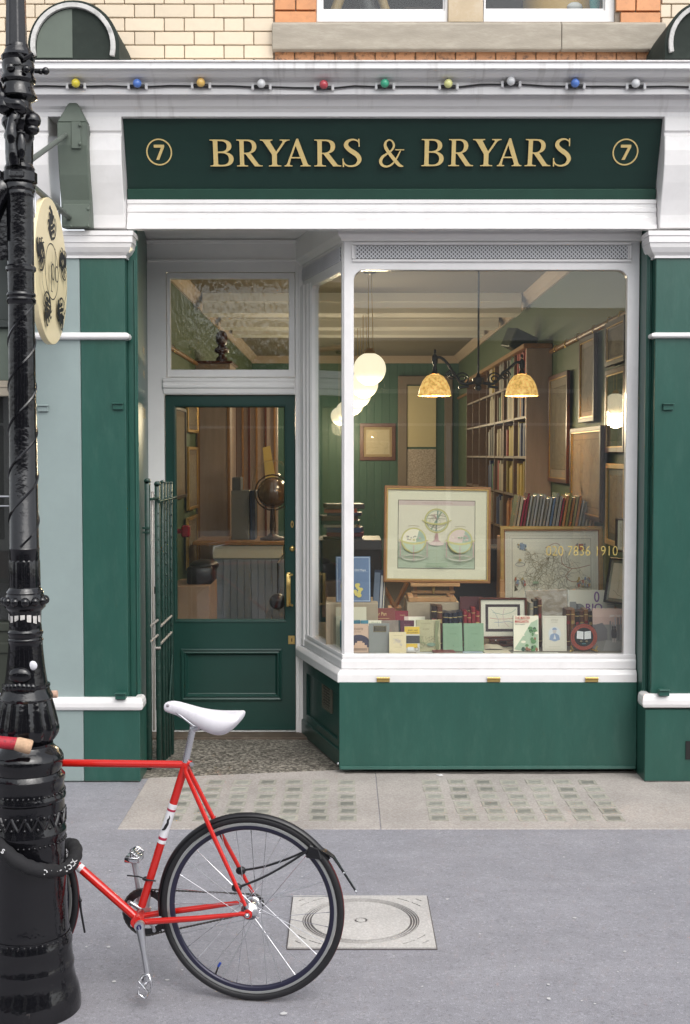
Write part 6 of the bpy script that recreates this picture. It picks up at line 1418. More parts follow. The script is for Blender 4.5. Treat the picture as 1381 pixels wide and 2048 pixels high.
for k, (a, b, t_, m_, lb) in enumerate(((462, 499, 981, mat('grey_box_file', (0.13, 0.135, 0.13), rough=.6), 'large grey box file standing on the shop counter'), (464, 482, 955, mat('slate_box', (0.06, 0.065, 0.07), rough=.6), 'small slate grey box on top of the grey box file'), (500, 511, 981, mat('blue_edged_file', (0.025, 0.045, 0.10), rough=.5), 'narrow dark blue file between the grey box and the globe'))):
    m = MB(); y = 4.02; z0 = zct if k != 1 else Z(981, y); m.box(X(a, y) + .002, X(b, y) - .002, y, y + .26, z0, Z(t_, y)); o = obj('box_file', m, m_, None, loc=(X((a + b) / 2, y), y + .1, z0), bevel=0.004); tag(o, lb, 'box file')
m = MB(); p = P(540, 925, 4.25); m.hexa([(p.x - .02, 4.25, zct + .3), (p.x + .10, 4.25, zct + .3), (p.x + .10, 4.255, zct + .3), (p.x - .02, 4.255, zct + .3)], [(p.x - .07, 4.30, p.z + .14), (p.x - .0, 4.30, p.z + .16), (p.x - .0, 4.305, p.z + .16), (p.x - .07, 4.305, p.z + .14)]); o = obj('gold_card', m, mat('gold_card', (0.62, 0.45, 0.14), rough=.5), None); tag(o, 'gold card propped up behind the glass dome of the globe', 'card')
# cardboard box, black bag, red box on the left
m = MB(); y = 2.15; m.box(X(340, y), X(418, y), y, y + .55, .5, Z(1172, y)); m.box(X(340, y), X(416, y), y + .002, y + .5, .02, .499); o = obj('cardboard_box', m, CARDB, None, loc=(X(380, y), y + .25, .02), bevel=0.005); tag(o, 'tall brown cardboard box standing behind the door glass', 'box')
m = MB(); p = P(405, 1150, y + .3); m.box(p.x - .10, p.x + .10, y + .1, y + .45, Z(1172, y) + .002, Z(1130, y + .3)); m.sphere((p.x + .02, y + .28, Z(1130, y + .3)), .10, None, 12, 8, (1.2, 1.4, .5)); o = obj('black_bag', m, mat('black_bag_cloth', (0.010, 0.009, 0.011), rough=.4), None, loc=(p.x, y + .3, Z(1172, y)), bevel=0.012); tag(o, 'black bag lying on the brown cardboard box', 'bag')
m = MB(); p = P(371, 1063, 3.0); m.box(p.x - .035, p.x + .035, 3.0, 3.08, p.z - .05, p.z + .05); m.box(XL_ + .001, p.x - .03, 3.02, 3.06, p.z - .02, p.z + .02); o = obj('red_alarm_box', m, mat('red_plastic', (0.30, 0.012, 0.03), rough=.35), None, loc=p, bevel=0.012); tag(o, 'small red box on the left wall behind the door glass', 'alarm box')
m = MB(); p = P(556, 1203, 3.2); m.sphere((0, 0, 0), .075, None, 14, 10, (1, 1, .95)); m.tube([(0, 0, .06), (0, 0, .33)], .006, 6); m.tube([(0, .0, .33), (.02, .55, .36)], .008, 6); o = obj('hanging_black_bag', m, mat('black_round_bag', (0.008, 0.008, 0.009), rough=.3, bump=.3, bscale=20), None, world=False); o.location = p; tag(o, 'round black bag hanging in front of the shop counter', 'bag')

# ---------------------------------------------------------------- window shelf and dark things behind the display
ZSH = bz(1308) - .012
m = MB(); m.slab([[(-.27, 1.17), (.02, .30), (1.80, .30), (1.80, 1.75), (-.27, 1.75)]], -ZSH, .03, mat('window_bed_cloth', (0.20, 0.17, 0.13), rough=.8, var=.1), plane='xy'); SHF = thing('window_shelf', 'low display shelf behind the shop window', 'shelf', (.8, 1, .7)); obj('shelf_board', m, None, SHF)
m = MB(); m.box(-.27, 1.80, 1.72, 1.75, .02, ZSH - .032, DARKW); obj('front_board', m, None, SHF)
# dark low case with stacked books on the left
m = MB(); y = 2.1; m.box(X(636, y), X(764, y), y, y + .5, .02, Z(1080, y)); LC = obj('low_black_case', m, mat('black_case', (0.012, 0.011, 0.011), rough=.5), None, loc=(X(700, y), y + .2, .02), bevel=0.005); tag(LC, 'low black case behind the blue book in the window', 'cabinet')
z_ = Z(1080, y) + .001; cols_ = [(0.02, 0.02, 0.022), (0.10, 0.02, 0.03), (0.03, 0.045, 0.11), (0.30, 0.26, 0.20), (0.015, 0.05, 0.035), (0.05, 0.03, 0.02), (0.02, 0.025, 0.05), (0.26, 0.07, 0.04), (0.02, 0.02, 0.02)]
nm_ = ['black', 'maroon', 'blue', 'buff', 'dark green', 'brown', 'navy', 'rust', 'dull black']
for k in range(9):
    th = .022 + .008 * (k % 3); w = .30 - .015 * (k % 4); x_ = X(686, y) + ra.uniform(-.03, .03); m = MB(); m.box(-w / 2, w / 2, 0, .22, 0, th); o = obj('stacked_book', m, mat('stack_book_' + str(k), cols_[k], rough=.5), None, world=False, bevel=0.003); o.location = (x_, y + .04, z_); o.rotation_euler = (0, 0, ra.uniform(-.2, .2)); z_ += th + .0008
    tag(o, '%s book lying in the stack on the low black case' % nm_[k], 'book', 'books stacked on the low black case')
m = MB(); y = 1.85; m.box(X(905, y), X(1015, y), y, y + .35, .02, Z(1095, y)); o = obj('dark_plan_chest', m, mat('dark_slate_chest', (0.022, 0.026, 0.032), rough=.5), None, loc=(X(960, y), y, .02), bevel=.006); tag(o, 'dark chest behind the easel in the window', 'cabinet')
# pamphlet rack behind the county map
y = 1.55; PRK = thing('pamphlet_rack', 'long wooden rack of plastic covered pamphlets behind the county map', 'rack', (X(1115, y), y + .15, ZSH))
m = MB(); m.box(X(1005, y), X(1208, y), y, y + .28, ZSH + .001, Z(1075, y)); obj('rack_box', m, CARDB, PRK, bevel=.004)
zr0 = Z(1075, y) + .001; pc = [('tan', (0.42, 0.33, 0.22)), ('buff', (0.50, 0.42, 0.30)), ('crimson', (0.30, 0.03, 0.06)), ('silver', (0.42, 0.42, 0.43)), ('grey', (0.30, 0.29, 0.27)), ('blue', (0.10, 0.17, 0.30)), ('orange', (0.50, 0.22, 0.09)), ('olive', (0.32, 0.28, 0.10))]
seqp = [0, 1, 2, 2, 3, 4, 3, 4, 3, 4, 3, 5, 4, 3, 2, 6, 7, 6, 7, 6, 3, 4, 0, 1, 0]
x_ = X(1025, y)
for k, ci in enumerate(seqp):
    th = .010 + .008 * ra.random(); hh = Z(990 + ra.uniform(-4, 10) + (14 if k > 19 else 0), y) - zr0; q = MB()
    q.hexa([(0, 0, 0), (th, 0, 0), (th, .2, 0), (0, .2, 0)], [(.05, .01, hh), (.05 + th, .01, hh), (.05 + th, .21, hh), (.05, .21, hh)], mat('pamphlet_' + pc[ci][0], pc[ci][1], rough=.12, coat=.8, rand=.2))
    o = obj('pamphlet', q, None, None, world=False); o.location = (x_, y + .02, zr0); tag(o, '%s plastic covered pamphlet, number %s from the left end of the rack' % (pc[ci][0], (ORD + ['twenty-first', 'twenty-second', 'twenty-third', 'twenty-fourth', 'twenty-fifth'])[k]), 'pamphlet', 'pamphlets in the rack'); x_ += (X(1205, y) - X(1025, y) - .06) / len(seqp)
# ================================================================== THINGS IN THE SHOP WINDOW
def mk(name, c, **k): return mat(name, c, rough=k.pop('rough', .55), **k)
def Dsh(py): return Pz(690, py, ZSH).y
def solve_y(py): return Pz(690, py, ZSH).y
PAGES = mk('book_pages', (0.66, 0.60, 0.47), rough=.9, var=.15, vscale=60)
def book(label, px0, px1, pyt, pyb, Y, cover, art=None, yaw=0.0, tilt=.16, thick=.028, base=None, cat='book', group=None, spine=None):
    """a closed book standing with its front board to the street, leaning back"""
    zb_ = (base if base is not None else ZSH) + .001
    A = P(px0, pyb, Y); Bq = P(px1, pyb, Y); w = (Bq.x - A.x) / max(.5, math.cos(yaw)); h = (P(px0, pyt, Y + .04).z - zb_) / math.cos(tilt)
    t = thing('book', label, cat, ((A.x + Bq.x) / 2, Y, zb_ + .0), (-tilt, 0, yaw), group)
    q = MB(); b_ = .003
    q.box(-w / 2, w / 2, 0, b_, 0, h, cover); q.box(-w / 2, w / 2, thick - b_, thick, 0, h, cover); q.box(-w / 2, -w / 2 + b_, b_, thick - b_, 0, h, spine or cover); obj('cover', q, None, t, world=False, bevel=0.0012)
    q = MB(); q.box(-w / 2 + b_, w / 2 - .004, b_ + .0002, thick - b_ - .0002, .004, h - .004); obj('pages', q, PAGES, t, world=False)
    if art:
        a = Art(0); art(a, w, h); obj('cover_print', a.mb, None, t, world=False, recalc=False)
    return t
K_ = PRINT_K
# --- back row first
PL1 = MB(); y = .62; PL1.box(X(652, y), X(757, y), y, y + .34, ZSH + .001, Z(1206, y)); o = obj('display_plinth', PL1, PLINTH_, None, loc=(X(704, y), y + .15, ZSH), bevel=.004); tag(o, 'tan linen covered plinth at the left of the shop window', 'plinth'); zp1 = Z(1206, y)
PL2 = MB(); y2 = .72; PL2.box(X(815, y2), X(921, y2), y2, y2 + .40, ZSH + .001, Z(1205, y2)); o = obj('display_plinth', PL2, PLINTH_, None, loc=(X(868, y2), y2 + .15, ZSH), bevel=.004); tag(o, 'tan linen covered plinth under the easel', 'plinth'); zp2 = Z(1205, y2)
BLUE = mk('slate_blue_cover', (0.12, 0.18, 0.30), var=.05)
YEL = mk('pale_gold_print', (0.62, 0.52, 0.14)); LBL = mk('pale_blue_print', (0.55, 0.62, 0.70))
def a_blue(a, w, h):
    a.frame(-w / 2 + .006, w / 2 - .006, .006, h - .006, .003, LBL); a.rect(-w * .1, w * .42, h * .66, h * .663, LBL); a.text('Old Maps', w * .20, h * .68, h * .045, PRINT_W, maxw=w * .42)
    for cx_, cz_ in ((-.28, .52), (-.22, .42), (-.30, .34), (.12, .34), (.2, .26), (.06, .20), (.16, .14), (-.2, .28)):
        for k in range(4): a.ellipse(cx_ * w + ra.uniform(-.03, .03) * w, cz_ * h + ra.uniform(-.04, .04) * h, w * .055, h * .035, YEL, 9)
    a.rect(-.36 * w, -.20 * w, .36 * h, .45 * h, mk('pale_grey_print', (.45, .45, .42)))
book('blue book with gold print on the left plinth behind the white window post', 673, 742, 1113, 1202, .66, BLUE, a_blue, .05, .14, .05, base=zp1)
book('dark blue book leaning with white lettering on its spine right of the blue book', 742, 762, 1140, 1216, .70, mk('dark_blue_jacket', (0.03, 0.04, 0.07)), lambda a, w, h: (a.rect(-w * .45, w * .1, 0.02, h * .96, mk('misty_blue_print', (.16, .20, .27))), a.rect(w * .2, w * .42, h * .1, h * .92, mk('pale_spine_text', (.5, .5, .5)))), -.5, .12, .03, base=ZSH + .04)
# easel and globe print
ES = thing('wooden_easel', 'light wooden table easel holding the framed globe print', 'easel', (X(868, y2), y2 + .12, zp2))
zb_e = zp2 + .002; xe = X(869, y2)
m = MB(); m.box(X(820, y2 + .02), X(914, y2 + .02), y2 + .01, y2 + .05, zb_e, zb_e + .028); m.box(X(818, y2), X(830, y2), y2, y2 + .30, zb_e, zb_e + .03); m.box(X(902, y2), X(914, y2), y2, y2 + .30, zb_e, zb_e + .03); obj('easel_base', m, WOOD_L, ES, bevel=.003)
m = MB(); m.box(X(824, y2 + .02), X(912, y2 + .02), y2 + .03, y2 + .055, Z(1187, y2 + .03), Z(1182, y2 + .03)); obj('cross_bar', m, WOOD_L, ES, bevel=.003)
zfr = Z(1164.5, y2 + .02)
m = MB(); m.box(X(822, y2), X(921, y2), y2 - .03, y2 + .05, zfr - .024, zfr - .002); obj('picture_ledge', m, WOOD_L, ES, bevel=.003)
for px in (832, 905): m = MB(); m.hexa([(X(px - 4, y2 + .05), y2 + .045, zb_e + .02), (X(px + 4, y2 + .05), y2 + .045, zb_e + .02), (X(px + 4, y2 + .05), y2 + .065, zb_e + .02), (X(px - 4, y2 + .05), y2 + .065, zb_e + .02)], [(X(px - 4, y2 + .05), y2 + .15, zfr + .45), (X(px + 4, y2 + .05), y2 + .15, zfr + .45), (X(px + 4, y2 + .05), y2 + .17, zfr + .45), (X(px - 4, y2 + .05), y2 + .17, zfr + .45)]); obj('upright', m, WOOD_L, ES, bevel=.002)
m = MB(); m.sphere((xe, y2 + .02, zfr - .036), .011, None, 10, 8); m.lathe([(.007, -.03), (.010, 0.0)], (xe, y2 + .02, zfr - .045), 10); obj('brass_screw', m, BRASS, ES)
PINK = mk('faded_pink_wash', (0.66, 0.52, 0.45)); GRW = mk('faded_green_wash', (0.46, 0.52, 0.37)); OCH = mk('ochre_wash', (0.56, 0.50, 0.20)); GRD = mk('sage_wash', (0.30, 0.38, 0.24)); SHD = mk('grey_wash', (0.36, 0.35, 0.28)); PNK2 = mk('rose_wash', (0.55, 0.33, 0.31)); CRM = mk('cream_print_paper', (0.78, 0.71, 0.54), rough=.8)
def a_globes(a, w, h, f0):
    x0, x1, z0, z1 = -w / 2 + .075, w / 2 - .085, f0 + .075, f0 + h - .075; W_, H_ = x1 - x0, z1 - z0
    a.rect(x0, x1, z0, z1, CRM); a.rect(x0, x1, z0, z0 + H_ * .38, GRW); a.rect(x0 + .004, x1 - .004, z1 - H_ * .075, z1, PINK); a.frame(x0, x1, z0, z1, .0035, INK)
    a.text('GLOBORUM COELESTIS ET TERRESTRIS', (x0 + x1) / 2, z1 - H_ * .05, H_ * .018, PNK2, maxw=W_ * .66)
    def gl(cx, cz, r, kind):
        if kind == 0:
            a.ellipse(cx, cz, r, r, CRM); a.ring(cx, cz, r, r, r * .13, OCH); a.ring(cx, cz, r * .84, r * .84, r * .05, GRD)
            a.shape([ribbon([(cx - r * .45, cz - r * .72, r * .13), (cx + r * .4, cz + r * .74, r * .13)])], GRD); a.shape([ribbon([(cx - .05 * r, cz - .84 * r, r * .10), (cx + .1 * r, cz + .84 * r, r * .10)])], mk('blue_green_wash', (.22, .33, .27)))
            for t in (-.6, -.25, .3, .65): a.line([(cx - r * .75, cz + r * t * .6), (cx, cz + r * t * .9 - r * .08), (cx + r * .75, cz + r * t * .5)], r * .035, INK_S)
            for k in range(14): a.line(squig(cx - r * .6, cx + r * .6, cz - r * .6, cz + r * .6, 4), r * .03, PNK2 if k % 2 else SHD)
            a.shape([ribbon(catmull([(cx - r * 1.2, cz + r * .06, r * .06), (cx - r * .6, cz - r * .2, r * .14), (cx, cz - r * .28, r * .14), (cx + r * .6, cz - r * .2, r * .14), (cx + r * 1.2, cz + r * .06, r * .06)], 5))], OCH)
            a.shape([[(cx - r * .10, cz - r * 1.0), (cx + r * .1, cz - r * 1.0), (cx + r * .16, cz - r * 1.55), (cx + r * .5, cz - r * 1.8), (cx - r * .5, cz - r * 1.8), (cx - r * .16, cz - r * 1.55)]], PNK2); a.ellipse(cx, cz - r * 1.85, r * .62, r * .16, PINK)
        else:
            a.ring(cx, cz, r * 1.12, r * 1.12, r * .12, OCH); a.ellipse(cx, cz, r, r, CRM if kind == 1 else PINK); a.shape([ell(cx, cz, r, r, 24, -math.pi * .5, math.pi * .35)], mk('sea_green_wash', (.36, .43, .33)))
            for k in range(16):
                an, rr_ = ra.uniform(0, 6.28), r * .8 * ra.random() ** .6; a.ellipse(cx + rr_ * math.cos(an), cz + abs(rr_ * math.sin(an)) * .8, r * ra.uniform(.04, .13), r * ra.uniform(.03, .09), ra.choice([PNK2, OCH, SHD, GRD] if kind == 1 else [PNK2, PINK, CRM, GRD]), 8)
            a.shape([ell(cx, cz - r * .15, r * .93, r * .9, 24, math.pi, 2 * math.pi)], GRW)
            a.shape([ribbon(catmull([(cx - r * 1.32, cz + r * .05, r * .06), (cx - r * .7, cz - r * .2, r * .17), (cx, cz - r * .30, r * .17), (cx + r * .7, cz - r * .2, r * .17), (cx + r * 1.32, cz + r * .05, r * .06)], 5))], OCH)
            a.line([(cx - r * 1.0, cz - r * .3), (cx - r * .7, cz - r * .75), (cx - r * .3, cz - r)], r * .10, OCH)
            a.ring(cx, cz - r * 1.5, r * 1.05, r * .28, r * .12, mk('stone_wash', (.52, .50, .40)), 28); a.ring(cx, cz - r * 1.46, r * .98, r * .22, r * .03, INK_S)
            for dx in (-1.18, 0, 1.18): a.line([(cx + dx * r, cz - r * (.1 if dx else .45)), (cx + dx * r, cz - r * (1.45 if dx else 1.75))], r * .07, PNK2); a.ellipse(cx + dx * r, cz - r * (1.46 if dx else 1.8), r * .2, r * .06, SHD, 10)
    gl(x0 + W_ * .50, z1 - H_ * .30, W_ * .160, 0); gl(x0 + W_ * .205, z0 + H_ * .41, W_ * .146, 1); gl(x0 + W_ * .80, z0 + H_ * .41, W_ * .146, 2)
    a.line([(x0 + W_ * .5, z0), (x0 + W_ * .5, z1)], .0012, INK_S)
    for t in (.055, .075, .035): a.lines([[(x0 + W_ * .36, z0 + H_ * t), (x0 + W_ * .64, z0 + H_ * t)]], .004, GRD)
    for cx in (.2, .8): a.lines([[(x0 + W_ * (cx - .07), z0 + H_ * .615), (x0 + W_ * cx, z0 + H_ * .625), (x0 + W_ * (cx + .07), z0 + H_ * .612)]], .003, INK_S)
wA = P(775, 1165, y2 - .02); wB = P(981, 1163, y2 - .02); wf = wB.x - wA.x + .03; hf = (P(870, 972, y2 + .08).z - zfr) / math.cos(.10)
COPPER = mk('copper_brown_frame', (0.32, 0.15, 0.06), rough=.35, metal=.35)
g_ = framed('framed print of three antique globes on the light wooden easel', wf, hf, (X(875, y2), y2 - .02, zfr), .03, .10, .018, COPPER, MOUNT, a_globes, cat='framed print', inner=GILT)
g_.rotation_euler = (-.10, R(1.0), R(2))
# second easel strut at the left
m = MB(); p0 = P(792, 1218, .95); p1 = P(763, 1165, .95); m.tube([p0, p1], .016, 4); m.tube([P(790, 1215, 1.05), P(815, 1165, 1.05)], .016, 4); m.box(p0.x - .05, p0.x + .04, .93, 1.07, ZSH + .001, p0.z + .01); o = obj('easel_leg_pair', m, WOOD_L, None, loc=(p0.x, .95, ZSH)); tag(o, 'pair of crossed light wooden easel legs left of the framed globe print', 'easel')
# county map
COUNTY_INK = mk('map_line_ink', (0.30, 0.25, 0.15)); REDL = mk('map_red_boundary', (0.45, 0.25, 0.16))
def a_county(a, w, h, f0):
    x0, x1, z0, z1 = -w / 2 + .055, w / 2 - .055, f0 + .03, f0 + h - .06; 
    for d in (.028, .040, .020): a.frame(-w / 2 + d, w / 2 - d, f0 + d, f0 + h - d, .0012, INK_S)
    a.rect(x0, x1, z0, z1, PAPER_W); a.frame(x0, x1, z0, z1, .003, INK_S); W_, H_ = x1 - x0, z1 - z0
    a.lines([squig(x0 + .15 * W_, x1 - .25 * W_, z0 + .1 * H_, z1 - .2 * H_, 6) for _ in range(90)], .0022, COUNTY_INK); a.lines([squig(x0 + .02 * W_, x1 - .02 * W_, z0 + .05 * H_, z1 - .3 * H_, 12) for _ in range(16)], .0018, INK_S)
    a.line(catmull([(x0 + .42 * W_, z1 - .16 * H_), (x0 + .56 * W_, z1 - .08 * H_), (x0 + .64 * W_, z1 - .2 * H_), (x0 + .63 * W_, z1 - .40 * H_), (x0 + .76 * W_, z1 - .50 * H_), (x0 + .99 * W_, z1 - .44 * H_)], 5), .005, REDL); a.line(catmull([(x0 + .76 * W_, z1 - .5 * H_), (x0 + .68 * W_, z1 - .63 * H_), (x0 + .78 * W_, z1 - .72 * H_), (x0 + .98 * W_, z1 - .66 * H_)], 5), .005, REDL)
    ARM = [mk('arms_red', (.42, .14, .09)), mk('arms_ochre', (.50, .36, .14)), mk('arms_grey', (.30, .30, .28)), mk('arms_blue', (.22, .28, .36))]
    for cx, cz in ((.13, .86), (.87, .86)):
        for k in range(22): a.ellipse(x0 + W_ * (cx + ra.uniform(-.06, .06)), z0 + H_ * (cz + ra.uniform(-.05, .06)), W_ * .013, H_ * .016, ARM[k % 4] if cx > .5 else ARM[(2, 3, 1, 2)[k % 4]], 7)
        a.shape([[(x0 + W_ * (cx - .03), z0 + H_ * (cz + .05)), (x0 + W_ * (cx + .03), z0 + H_ * (cz + .05)), (x0 + W_ * (cx + .025), z0 + H_ * (cz - .03)), (x0 + W_ * cx, z0 + H_ * (cz - .06)), (x0 + W_ * (cx - .025), z0 + H_ * (cz - .03))]], ARM[0] if cx > .5 else ARM[3])
    a.ring(x0 + .10 * W_, z0 + .57 * H_, .06 * W_, .035 * H_, .004, ARM[2]); a.ellipse(x0 + .10 * W_, z0 + .64 * H_, .02 * W_, .025 * H_, ARM[1], 10)
    for cx in (.06, .14, .84, .90, .96):
        for k in range(7): a.ellipse(x0 + W_ * (cx + ra.uniform(-.02, .02)), z0 + H_ * (.22 + ra.uniform(0, .12)), W_ * .014, H_ * .03, ARM[(k + (0 if cx > .8 else 2)) % 4], 7)
    a.rect(x0 + .26 * W_, x0 + .33 * W_, z0 + .25 * H_, z0 + .29 * H_, GRD)
yM = 1.15; cA, cB = P(1001, 1052, yM), P(1206, 1052, yM)
zM0 = P(1100, 1212, yM).z; framed('framed antique county map in a gilt frame at the right of the window', cB.x - cA.x, (cA.z - zM0) / math.cos(.08), ((cA.x + cB.x) / 2, yM - .05, zM0), 0, .08, .026, GILT, MOUNT_W, a_county, cat='framed map', inner=COPPER)
m = MB(); m.box(cA.x + .02, cB.x - .02, yM - .08, yM + .12, ZSH + .001, zM0 - .001); o = obj('display_plinth', m, DARKW, None, loc=((cA.x + cB.x) / 2, yM, ZSH), bevel=.004); tag(o, 'dark wooden plinth under the framed county map', 'plinth')
m = MB(); x_ = X(1006, 1.0); m.box(x_ - .014, x_ + .014, .98, 1.03, Z(1200, 1.0), Z(1160, 1.0)); m.box(x_ - .018, x_ + .018, .965, 1.035, Z(1196, 1.0), Z(1184, 1.0)); m.box(x_ - .012, x_ + .012, 1.0, 1.03, ZSH, Z(1196, 1.0)); o = obj('easel_peg', m, WOOD_L, None, bevel=.003); tag(o, 'light wooden easel peg at the left foot of the county map', 'easel')
# atlas and leather sets
book('dark red atlas standing behind the red book spines', 921, 966, 1193, 1262, .66, mk('oxblood_cover', (0.075, 0.014, 0.014)), lambda a, w, h: a.text('ATLAS', 0, h * .62, h * .10, GOLD, maxw=w * .5), 0, .10, .03)
def spines(n, px0, px1, pyt, Y, cols, lab, group, hvar=3, yaw=0):
    for k in range(n):
        a0, a1 = px0 + (px1 - px0) * k / n, px0 + (px1 - px0) * (k + 1) / n; A, Bq = X(a0, Y), X(a1, Y); w = Bq - A - .001; h = Z(pyt + ra.uniform(-hvar, hvar), Y) - ZSH; c = cols[k % len(cols)]
        t = thing('bound_volume', lab[k] if isinstance(lab, list) else lab, 'book', ((A + Bq) / 2, Y, ZSH + .001), (0, 0, yaw), group)
        q = MB(); arc = [(-w / 2, .012)] + [(-w / 2 * math.cos(t_), .012 - .012 * math.sin(t_)) for t_ in [math.pi * i / 6 for i in range(1, 6)]] + [(w / 2, .012), (w / 2, .13), (-w / 2, .13)]
        q.slab([arc], -h, h, c, plane='xy'); obj('binding', q, None, t, world=False)
        q = MB()
        for f_ in (.86, .72, .58, .30, .12):
            arc2 = [(-w / 2 * 1.03 * math.cos(t_), .011 - .0135 * math.sin(t_)) for t_ in [math.pi * i / 6 for i in range(0, 7)]]; q.slab([arc2], -h * f_ - .004, .004, GOLD if f_ in (.86, .12) else c, plane='xy')
        obj('raised_band', q, None, t, world=False)
        q = MB(); q.slab([rect(-w * .36, w * .36, h * .61, h * .70)], -.0015, .002, mk('gilt_title_label', (.45, .30, .10)) if k % 2 else mk('red_title_label', (.25, .03, .03))); obj('title_label', q, None, t, world=False)
NAVY = mk('navy_leather', (0.014, 0.017, 0.032), rough=.35); REDL_ = mk('red_leather', (0.26, 0.022, 0.028), rough=.4); BRN = mk('brown_leather', (0.11, 0.040, 0.020), rough=.4); DKB = mk('dark_brown_leather', (0.03, 0.015, 0.010), rough=.35); TANL = mk('tan_leather', (.25, .12, .05), rough=.4)
spines(2, 864, 887, 1213, .52, [DKB, BRN], ['dark brown bound volume with white spine label right of the olive book', 'brown bound volume left of the navy volumes'], 'bound volumes in the window', 1)
spines(4, 888, 927, 1226, .56, [NAVY], ['first of the four navy bound volumes behind the green books', 'second of the four navy bound volumes behind the green books', 'third of the four navy bound volumes behind the green books', 'fourth of the four navy bound volumes behind the green books'], 'navy volumes in the window', 1.5)
spines(4, 928, 962, 1222, .60, [REDL_], ['first red leather volume beside the navy volumes', 'second red leather volume beside the navy volumes', 'third red leather volume beside the navy volumes', 'fourth red leather volume beside the navy volumes'], 'red volumes in the window', 6)
spines(6, 1136, 1190, 1221, .62, [BRN, TANL, DKB], ['brown leather volume behind the round plaque, first in its row', 'tan leather volume behind the round plaque, second in its row', 'dark leather volume behind the round plaque, third in its row', 'brown leather volume behind the round plaque, fourth in its row', 'tan leather volume behind the round plaque, fifth in its row', 'dark leather volume behind the round plaque, last in its row'], 'leather volumes behind the plaque', 4)
spines(3, 1062, 1087, 1203, .58, [mk('grey_buff_spine', (.30, .27, .21)), mk('black_spine', (.015, .014, .014)), BRN], ['buff spined volume under the brown paper parcel', 'black spined volume under the brown paper parcel', 'brown spined volume under the brown paper parcel'], 'volumes behind the white and green book', 4)
# small framed tube map on a little easel
TUBE = [mk('tube_red', (.55, .12, .10)), mk('tube_grey', (.40, .42, .42)), mk('tube_green', (.25, .38, .28)), mk('tube_blue', (.25, .30, .48)), mk('tube_pink', (.58, .34, .36))]
def a_tube(a, w, h, f0):
    m1 = .030; a.rect(-w / 2 + m1, w / 2 - m1, f0 + m1, f0 + h - m1, mk('dark_brown_inner_mount', (.05, .03, .035))); m2 = .048
    x0, x1, z0, z1 = -w / 2 + m2, w / 2 - m2, f0 + m2, f0 + h - m2; a.rect(x0, x1, z0, z1, PAPER_W); W_, H_ = x1 - x0, z1 - z0
    for k, pts in enumerate((((.05, .5), (.3, .45), (.6, .45), (.95, .5)), ((.1, .9), (.25, .7), (.35, .4), (.35, .1)), ((.15, .75), (.5, .65), (.8, .75), (.95, .9)), ((.2, .3), (.45, .3), (.7, .35), (.9, .25)), ((.55, .95), (.5, .6), (.55, .3), (.7, .1)))): a.line([(x0 + W_ * u, z0 + H_ * v) for u, v in pts], .0026, TUBE[k])
zt1 = Z(1276, .62); 
framed('small framed railway map in a mahogany frame on a little stand', X(1057, .62) - X(960, .62), (P(1000, 1194, .66).z - zt1) / math.cos(.12), (X(1008.5, .62), .60, zt1), 0, .12, .014, MAHOG, MOUNT_W, a_tube, cat='framed map')
TS = thing('small_easel', 'small mahogany stand under the framed railway map', 'easel', (X(1008, .62), .62, ZSH))
m = MB(); m.box(X(981, .60), X(1034, .60), .585, .63, zt1 - .016, zt1 - .001); m.box(X(984, .6), X(1032, .6), .60, .72, ZSH + .001, ZSH + .016); m.box(X(1000, .62), X(1016, .62), .62, .64, ZSH + .017, zt1 - .017); obj('stand', m, MAHOG, TS, bevel=.003)
m = MB(); m.sphere((X(994, .59), .583, zt1 - .012), .007, None, 8, 6); obj('knob', m, CHROME, TS)
# parcel, O RIO print, street view
m = MB(); yP = .78; A, Bq = P(1052, 1182, yP), P(1134, 1182, yP); zb_ = P(1090, 1250, yP).z
m.hexa([(A.x + .01, yP - .05, zb_), (Bq.x, yP - .05, zb_), (Bq.x, yP - .02, zb_), (A.x + .01, yP - .02, zb_)], [(A.x, yP + .0, A.z), (Bq.x, yP + .0, A.z + .01), (Bq.x, yP + .03, A.z + .01), (A.x, yP + .03, A.z)]); PK = thing('brown_paper_parcel', 'crumpled brown paper map in clear wrap in front of the county map', 'parcel', ((A.x + Bq.x) / 2, yP, zb_)); obj('paper', m, mat('kraft_paper', (0.40, 0.32, 0.22), rough=.6, var=.12, vscale=10, bump=1.0, bscale=9), PK)
m = MB(); m.hexa([(A.x - .005, yP - .062, zb_), (Bq.x + .01, yP - .062, zb_), (Bq.x + .01, yP - .061, zb_), (A.x - .005, yP - .061, zb_)], [(A.x - .012, yP - .014, A.z + .012), (Bq.x + .012, yP - .012, A.z + .02), (Bq.x + .012, yP - .011, A.z + .02), (A.x - .012, yP - .013, A.z + .012)]); obj('clear_wrap', m, glass_mat('crinkled_film', (.97, .97, .97), rough=.05, wavy=.6, wscale=14), PK)
m = MB(); m.box(X(1055, yP), X(1134, yP), yP - .06, yP + .06, ZSH + .001, zb_ - .001); o = obj('display_plinth', m, DARKW, None, bevel=.003); tag(o, 'dark plinth under the brown paper parcel', 'plinth')
PUR = mk('purple_print', (.22, .11, .27))
